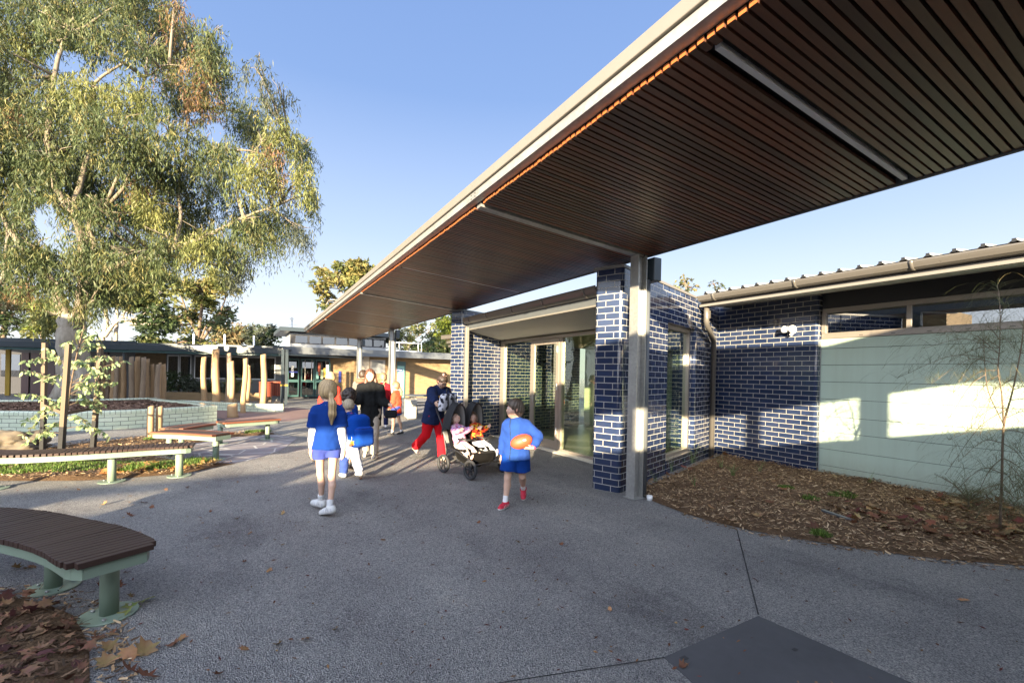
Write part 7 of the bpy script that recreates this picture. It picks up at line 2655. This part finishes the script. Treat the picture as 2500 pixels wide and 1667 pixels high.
mb.tube([(-W2 + .06, -SLN / 2 - .30, .98), (-W2 + .09, -SLN / 2 - .33, 1.0), (W2 - .09, -SLN / 2 - .33, 1.0), (W2 - .06, -SLN / 2 - .30, .98)], .016, 8)
mb.tube([(-W2, -SLN / 2, .135), (W2, -SLN / 2, .135)], .010, 8)
mb.tube([(-W2 + .02, SLN / 2, .2), (0, SLN / 2 + .03, .22), (W2 - .02, SLN / 2, .2)], .011, 8)
for x in (-W2, W2): mb.tube([(x * .85, SLN / 2, .22), (x, SLN / 2 + .0, .26), (x, SLN / 2, .14)], .012, 8)
mb.tube([(0, -SLN / 2, .36), (0, -.05, .34), (0, SLN / 2 - .05, .25)], .011, 8)
mb.build('frame', M['dark_metal'], st, local=True)
v = Vol(.012)      # luggage basket
v.ell((0, .02, .31), (.29, .34, .18), None, .03); v.cut((0, 0, .36), (0, 0, 1))
part('basket', v, st, M['cloth'], (.007, .0065, .0065), .006)
for sx in (-1, 1):
    cx = sx * .185
    v = Vol(.010)  # seat
    v.cap((cx - .08, -.20, .42), (cx - .08, .10, .38), .03, .03, .02); v.cap((cx, -.20, .42), (cx, .10, .38), .03, .03, .02); v.cap((cx + .08, -.20, .42), (cx + .08, .10, .38), .03, .03, .02)
    for q in (-.09, 0, .09): v.cap((cx + q, -.22, .44), (cx + q * .9, -.40, .88), .028, .022, .02)
    for q in (-.08, 0, .08): v.cap((cx + q, .10, .38), (cx + q, .26, .24), .02, .018, .02)
    part('seat', v, st, M['cloth'], (.007, .007, .008), .003)
    # hood: a swept shell of three bows, charcoal outside and grey inside
    mb = MB(); mb.smooth = True
    rows = []
    for ib, (yy, zz, rw, rh, tilt) in enumerate(((-.42, .66, .148, .26, .0), (-.40, .74, .152, .38, .1), (-.32, .80, .154, .42, .3), (-.20, .80, .154, .40, .5))):
        row = []
        for k in range(13):
            a = PI * k / 12
            row.append((cx + rw * math.cos(a), yy + tilt * .10 * math.sin(a), zz + rh * math.sin(a) - .12))
        rows.append(row)
    b = len(mb.v)
    for row in rows: mb.v += row
    for off, mi in ((0, 0),):
        for i in range(3):
            for k in range(12):
                mb.mi = 0
                mb.face((b + i * 13 + k, b + i * 13 + k + 1, b + (i + 1) * 13 + k + 1, b + (i + 1) * 13 + k))
    b2 = len(mb.v)
    for row in rows: mb.v += [(cx + (p[0] - cx) * .955, p[1] + .004, .60 + (p[2] - .60) * .96) for p in row]
    for i in range(3):
        for k in range(12):
            mb.mi = 1
            mb.face((b2 + i * 13 + k, b2 + (i + 1) * 13 + k, b2 + (i + 1) * 13 + k + 1, b2 + i * 13 + k + 1))
    mb.mi = 0
    for k in range(12): mb.face((b + 39 + k, b + 39 + k + 1, b2 + 39 + k + 1, b2 + 39 + k))
    hd = mb.build('hood', [M['pram_cloth'], M['pram_grey']], st, local=True)
    mb = MB(); mb.tube([(p[0], p[1] + .004, p[2]) for p in rows[3]], .011, 8); mb.build('hood_bow', M['pram_cloth'], hd, local=True)
    mb = MB()      # grey back lining seen behind the child
    back = [(cx + .140 * math.cos(PI * k / 12), -.39, .70 + .33 * math.sin(PI * k / 12) - .08) for k in range(13)]
    mb.poly(back + [(cx - .12, -.31, .46), (cx + .12, -.31, .46)]); mb.build('lining', M['pram_grey'], hd, local=True)
    mb = MB(); mb.tube([(cx - .15, .0, .56), (cx - .10, .13, .55), (cx + .10, .13, .55), (cx + .15, .0, .56)], .016, 8); mb.build('bumper_bar', M['black'], st, local=True)
# patterned bag hung on the handle
def toW(p):
    c, s = math.cos(srz), math.sin(srz); return (so_.x + p[0] * c - p[1] * s, so_.y + p[0] * s + p[1] * c, p[2] + .004)
nb = empty('nappy_bag', st.location, 'white bag with black blotches and black straps hung behind the left pram hood', 'bag', srz)
v = bx_vol(Vol(.010), np.array([.185, -.46, 1.08]), .15, .06, .14, Rx(-.3), r=.05)
part('bag_body', v, nb, M['cloth'], (.62, .62, .68), .004, colf=lambda V, N, c: np.where((wav(V, 60, 3) > .22)[:, None], np.array((.03, .03, .04)), c))
mb = MB(); mb.tube([(.13, -.44, 1.20), (.14, -.44, 1.29), (.18, -.44, 1.32), (.22, -.44, 1.29), (.23, -.44, 1.20)], .009, 6)
for xx in (.13, .24): mb.tube([(xx, -.38, 1.21), (xx, -.37, 1.08), (xx, -.39, .98)], .014, 6)
mb.build('strap', M['black'], nb, local=True)

def to_local(loc, rz, w):
    c, s = math.cos(-rz), math.sin(-rz); x, y = w[0] - loc[0], w[1] - loc[1]
    return np.array([x * c - y * s, x * s + y * c, w[2] - loc[2]])

# ---- 9: woman pushing the pram
wfoot = gp(1016, 1058)
wz = yaw_to(*cam_dir(.75, -.62))
J = rig(1.60, 'adult', lean=.26, legs=dict(R=(-.28, .02, .58, .45), L=(.24, .02, .10, -.1)), head=(-.25, -.35, 0))
loc = plant(J, 'L', wfoot, wz)
hL = to_local(loc, wz, toW((.26, -SLN / 2 - .34, 1.03))); hR = to_local(loc, wz, toW((-.02, -SLN / 2 - .34, 1.03)))
if hL[0] > hR[0]: hL, hR = hR, hL
J = rig(1.60, 'adult', lean=.26, legs=dict(R=(-.28, .02, .58, .45), L=(.24, .02, .10, -.1)), head=(-.25, -.38, 0),
        arms=dict(R=dict(to=hR, hint=(.7, -.3, -.6)), L=dict(to=hL, hint=(-.7, -.3, -.6))))
e = empty('person', loc, 'woman in navy sweatshirt with a small colourful print and red trousers pushing the double pram', 'person', wz)
body(J, e, (.55, .35, .25), .008, 1.15, face=True, hands=dict(R=dict(curl=.9), L=dict(curl=.9)))
def print_(V, N, c, J=J):
    q = (V - J['chest']) @ J['T']
    out = c
    for cx, cc in ((-.075, (.55, .16, .04)), (0, (.75, .75, .75)), (.075, (.70, .38, .04))):
        m = (q[:, 1] > .03) & (np.abs(q[:, 0] - cx) < .028 + .008 * np.sin(q[:, 2] * 120)) & (np.abs(q[:, 2] + .03) < .055)
        out = np.where(m[:, None], np.array(cc), out)
    return out
top(J, e, (.018, .028, .075), 1.0, .008, .034, .10, 1.18, .009, 14, 'sweatshirt', colf=print_, slv_r=1.3)
bottoms(J, e, (.55, .012, .02), .99, .009, .020, 'trousers', 1.15, 15, .012, .008)
hair(J, e, (.05, .032, .024), 'bun', .008, 9)
v = Vol(.006); tb2 = J['hc'] + J['H'] @ np.array([0, -.15, .50]) * J['hh']; v.cap(tb2 + J['H'] @ np.array([-.03, .02, 0]), tb2 + J['H'] @ np.array([.03, .02, .02]), .014, .014, .01)
part('scrunchie', v, e, M['cloth'], (.6, .35, .33), .002)
shoes(J, e, (.45, .36, .28), (.5, .42, .35))
mb = MB()
for s in (-1, 1):
    c_ = J['hc'] + J['H'] @ np.array([s * .125, .42, .03]) * J['hh']
    ring = [tuple(c_ + J['H'] @ np.array([math.cos(a) * .095, 0, math.sin(a) * .075]) * J['hh']) for a in np.linspace(0, 2 * PI, 13)]
    mb.tube(ring, .003, 5, cap=False)
mb.build('glasses', M['black'], e, local=True)

# ---- toddlers
def toddler(x, label, cloth, cf, legcol, legcf, headyaw, haircol, seed, bare):
    J = rig(.94, 'toddler', lean=-.42, seated=True, legs=dict(L=(1.30, .16, .35, .35), R=(1.22, .10, .30, .30)),
            arms=dict(L=dict(p=.75, ab=.25, el=.9), R=dict(p=.75, ab=.25, el=.8)), head=(headyaw, .22, 0))
    p0 = toW((x, -.11, .0))
    e = empty('person', (p0[0], p0[1], .455 - J['hip'][2] + .004), label, 'person', srz)
    body(J, e, (.68, .45, .35), .007, 1.12, face=True, lips=(.45, .10, .10))
    top(J, e, cloth, .85 if seed == 1 else .95, .008, .012, .0, 1.1, .004, seed, 'top', colf=cf)
    bottoms(J, e, legcol, .75 if seed == 1 else .95, .008, .010, 'leggings', 1.05, seed, .0, .003, colf=legcf)
    hair(J, e, haircol, 'tod', .007, seed, .3)
    if not bare: shoes(J, e, (.7, .7, .68), (.6, .6, .6))
    return J
def floral(a, b, c3, f, s):
    def g(V, N, c):
        m = wav(V, f, s); m2 = wav(V, f * 1.3, s + 4)
        c = np.where((m > .18)[:, None], np.array(a), c)
        c = np.where((m2 > .30)[:, None], np.array(b), c)
        return np.where((m2 < -.40)[:, None], np.array(c3), c)
    return g
toddler(.185, 'toddler in pink floral top with mouth open and bare feet in the left pram seat', (.70, .32, .48), floral((.55, .40, .70), (.80, .55, .62), (.45, .12, .25), 60, 1), (.60, .48, .44), None, .15, (.22, .13, .08), 1, True)
toddler(-.185, 'toddler looking aside in red and yellow patterned top in the right pram seat', (.55, .03, .02), floral((.75, .50, .05), (.65, .12, .03), (.12, .02, .02), 55, 2), (.42, .44, .47), floral((.30, .35, .45), (.5, .5, .53), (.5, .5, .5), 50, 3), -.95, (.20, .12, .075), 2, False)

# ---- 10: boy with the football
bz = yaw_to(*cam_dir(-.05, -1))
J0 = dict(legs=dict(R=(.16, .03, .06, -.10, -.45), L=(-.18, .05, .62, .30, .0)), head=(-1.15, .02, .0))
J = rig(1.29, 'child', lean=.0, twist=-.12, arms=dict(R=dict(p=-.05, ab=.16, el=.15), L=dict(to=(-.10, .20, .70), hint=(-1, -.4, -.3), thumb=(1, 0, .4))), **J0)
loc = plant(J, 'R', gp(1160, 1166), bz)
e = empty('person', loc, 'boy in open blue bomber jacket, blue shorts and red shoes looking over his shoulder', 'person', bz)
# ball held against the left hip by the left hand
bc2 = np.array([-.065, .185, .790])
arm = dict(R=dict(p=-.05, ab=.16, el=.15), L=dict(to=(-.195, .175, .715), hint=(-1, -.5, .1), thumb=(0, .3, 1)))
J = rig(1.29, 'child', lean=.0, twist=-.12, arms=arm, **J0)
body(J, e, SK, .0065, 1.05, face=True, leg_r=.95, hands=dict(L=dict(palm_dir=(.95, .25, -.05), pn=(.0, -.5, .9), curl=.22), R=dict(curl=.3)))
def bomber(V, N, c, J=J):
    for n in 'RL':
        d = np.linalg.norm(V - J['wr' + n], axis=1)
        c = np.where((d < .035)[:, None], np.array((.45, .04, .10)), c)
    q = (V - J['chest']) @ J['T']
    z = np.abs(q[:, 0] - .055 - .01 * np.sin(q[:, 2] * 9)) < .005
    c = np.where((z & (q[:, 1] > 0))[:, None], np.array((.02, .03, .06)), c)
    inner = (q[:, 1] > .02) & (q[:, 0] < .055) & (q[:, 0] > -.05)
    c = np.where(inner[:, None], c * np.array((1.05, 1.1, 1.0)), c)
    return c
top(J, e, (.018, .05, .215), .97, .0065, .026, .055, 1.12, .007, 20, 'jacket', colf=bomber, slv_r=1.2, flare=.012)
v = Vol(.006); c_ = J['neck']
v.cap(c_ + np.array([-.055, .03, -.012]), c_ + np.array([0, -.035, .006]), .016, .018, .01); v.cap(c_ + np.array([.055, .03, -.012]), c_ + np.array([0, -.035, .006]), .016, .018, .01)
v.cap(c_ + np.array([-.055, .03, -.012]), c_ + np.array([-.03, .07, -.05]), .014, .01, .01)
part('collar', v, e, M['cloth'], (.015, .04, .2), 0, colf=lambda V, N, c: np.where((wav(V, 70, 1) > .35)[:, None], np.array((.5, .06, .12)), c))
mb = MB()
ch = J['chest']; T = J['T']
def cp(x, z, y=.097): return tuple(ch + T @ np.array([x, y - abs(x) * .25, z]))
for x0, s in ((-.095, 1.0), (-.02, .75)):
    a = [(x0 - .014 * s, -.03 * s), (x0, .035 * s), (x0 + .016 * s, -.03 * s)]
    for p, q in ((a[0], a[1]), (a[1], a[2]), ((x0 - .006, -.012), (x0 + .008, -.012))):
        mb.beam(cp(*p), cp(*q), .005, .004, up=(0, 1, 0))
mb.build('emblem', M['white'], e, local=True)
bottoms(J, e, (.008, .045, .24), .36, .0065, .022, 'shorts', 1.05, 21, .012, .006)
hair(J, e, (.085, .058, .038), 'mop', .006, 10, .3)
shoes(J, e, (.50, .02, .045), (.80, .80, .78), (.80, .80, .80), .065, s=1.3, accent=(.7, .6, .6))
# the ball: prolate, laced, with faded lettering
fb_ = empty('football', (e.location[0], e.location[1], e.location[2]), 'orange-red oval football held against the boy\'s jacket', 'ball', bz)
ax_ = unit(np.array([.93, .12, -.30])); ay_ = unit(np.cross(np.array([0, 0, 1.]), ax_)); az_ = np.cross(ax_, ay_)
Rb = np.stack([ax_, ay_, az_], 1)
v = Vol(.006); v.ell(bc2, (.128, .080, .080), Rb, 0)
V, Q = v.mesh()
link('ball_skin', np_mesh('ball_skin', V, Q, np.tile((.62, .075, .03), (len(V), 1)), True), M['shoe'], fb_, local=True)
mb = MB()
def bs(u, w, lift=.001):     # point on the ball's front, u along the axis, w up
    r = math.sqrt(max(0, 1 - (u / .128) ** 2)) * .080
    return bc2 + Rb @ np.array([u, 0, 0]) + (Rb @ (np.array([0, math.cos(w), math.sin(w)]))) * (r + lift) * (1 if (Rb @ np.array([0, 1, 0]))[1] > 0 else 1)
sy = 1 if (Rb @ np.array([0, 1, 0]))[1] > 0 else -1
def bs2(u, w, lift=.0015):
    r = math.sqrt(max(0, 1 - (u / .128) ** 2)) * .080 + lift
    return tuple(bc2 + Rb @ np.array([u, sy * math.cos(w) * r, math.sin(w) * r]))
mb.mi = 0
for u in np.linspace(-.045, .045, 7):
    mb.tube([bs2(u, .75), bs2(u, 1.0)], .003, 5)
mb.build('lacing', M['black'], fb_, local=True)
mb = MB()
for u in (-.05, -.036, -.022): mb.tube([bs2(u, .10), bs2(u + .006, .34)], .0022, 5)
for w_ in (.12, .33): mb.tube([bs2(-.055, w_), bs2(-.018, w_)], .002, 5)
mb.build('marking', M['white'], fb_, local=True)
# =====================================================================  camera, sun, sky
cam = bpy.data.cameras.new('camera')
co = bpy.data.objects.new('camera', cam)
C.objects.link(co)
cam.sensor_width = 36
cam.lens = 36 * F_ / 2500
cam.shift_y = (915 - 833.5) / 2500
cam.clip_end = 2000
cam.clip_start = .05
co.location = (0, 0, H_)
co.rotation_euler = (Matrix.Rotation(-TH, 4, 'Z') @ Matrix.Rotation(PI / 2, 4, 'X') @ Matrix.Rotation(R_, 4, 'Z')).to_euler()
bpy.context.scene.camera = co
sd = Vector((math.cos(SUN_AZ) * math.cos(SUN_EL), math.sin(SUN_AZ) * math.cos(SUN_EL), -math.sin(SUN_EL)))
sl = bpy.data.lights.new('sun', 'SUN')
sl.energy = 5.0
sl.angle = rad(.55)
sl.color = (1.0, .82, .55)
so = bpy.data.objects.new('sun', sl)
C.objects.link(so)
so.rotation_euler = sd.to_track_quat('-Z', 'Y').to_euler()
w = bpy.data.worlds.new('World')
bpy.context.scene.world = w
w.use_nodes = True
nt = w.node_tree
bg = nt.nodes['Background']
sky = nt.nodes.new('ShaderNodeTexSky')
sky.sky_type = 'NISHITA'
sky.sun_disc = False
sky.sun_elevation = SUN_EL
# sun stands at azimuth SUN_AZ + 180 deg from +x; Blender turns the sky's sun clockwise from +y
sky.sun_rotation = (PI / 2 - (SUN_AZ + PI)) % (2 * PI)
sky.altitude = 50
sky.air_density = 1.0
sky.dust_density = .6
sky.ozone_density = 1.5
tc = nt.nodes.new('ShaderNodeTexCoord')
sx = nt.nodes.new('ShaderNodeSeparateXYZ')
nt.links.new(tc.outputs['Generated'], sx.inputs[0])
rp = nt.nodes.new('ShaderNodeValToRGB')
el = rp.color_ramp.elements
stops = [(0.0, (.90, .93, .97)), (.10, (.80, .86, .96)), (.28, (.50, .63, .90)), (.52, (.24, .38, .72)), (1.0, (.13, .24, .58))]
while len(el) < len(stops): el.new(.5)
for e, (p, c) in zip(el, stops):
    e.position = p
    e.color = (*c, 1)
nt.links.new(sx.outputs[2], rp.inputs[0])
# clear late-afternoon air: the physical sky tinted and lifted towards the pale horizon of the photograph
gr = nt.nodes.new('ShaderNodeMix'); gr.data_type = 'RGBA'; gr.blend_type = 'MIX'
gr.inputs[0].default_value = .88
nt.links.new(sky.outputs[0], gr.inputs[6])
sc_ = nt.nodes.new('ShaderNodeMix'); sc_.data_type = 'RGBA'; sc_.blend_type = 'MULTIPLY'
sc_.inputs[0].default_value = 1.0
sc_.inputs[7].default_value = (4.5, 4.5, 4.45, 1)
nt.links.new(rp.outputs[0], sc_.inputs[6])
nt.links.new(sc_.outputs[2], gr.inputs[7])
# bright aureole on the sun's side of the sky
dt = nt.nodes.new('ShaderNodeVectorMath'); dt.operation = 'DOT_PRODUCT'
nt.links.new(tc.outputs['Generated'], dt.inputs[0])
dt.inputs[1].default_value = tuple(-sd + Vector((0, 0, .25)))
mr = nt.nodes.new('ShaderNodeMapRange')
mr.interpolation_type = 'SMOOTHSTEP'
mr.inputs['From Min'].default_value = .1
mr.inputs['From Max'].default_value = 1.05
nt.links.new(dt.outputs['Value'], mr.inputs[0])
gl = nt.nodes.new('ShaderNodeMix'); gl.data_type = 'RGBA'; gl.blend_type = 'ADD'
gl.inputs[7].default_value = (9.4, 9.9, 11.0, 1)
nt.links.new(mr.outputs[0], gl.inputs[0])
nt.links.new(gr.outputs[2], gl.inputs[6])
nt.links.new(gl.outputs[2], bg.inputs[0])
bg.inputs[1].default_value = .050
sc = bpy.context.scene
sc.view_settings.view_transform = 'Standard'
sc.view_settings.look = 'None'
sc.view_settings.exposure = 2.5
sc.view_settings.gamma = 1
sc.render.resolution_x, sc.render.resolution_y = 1024, 682
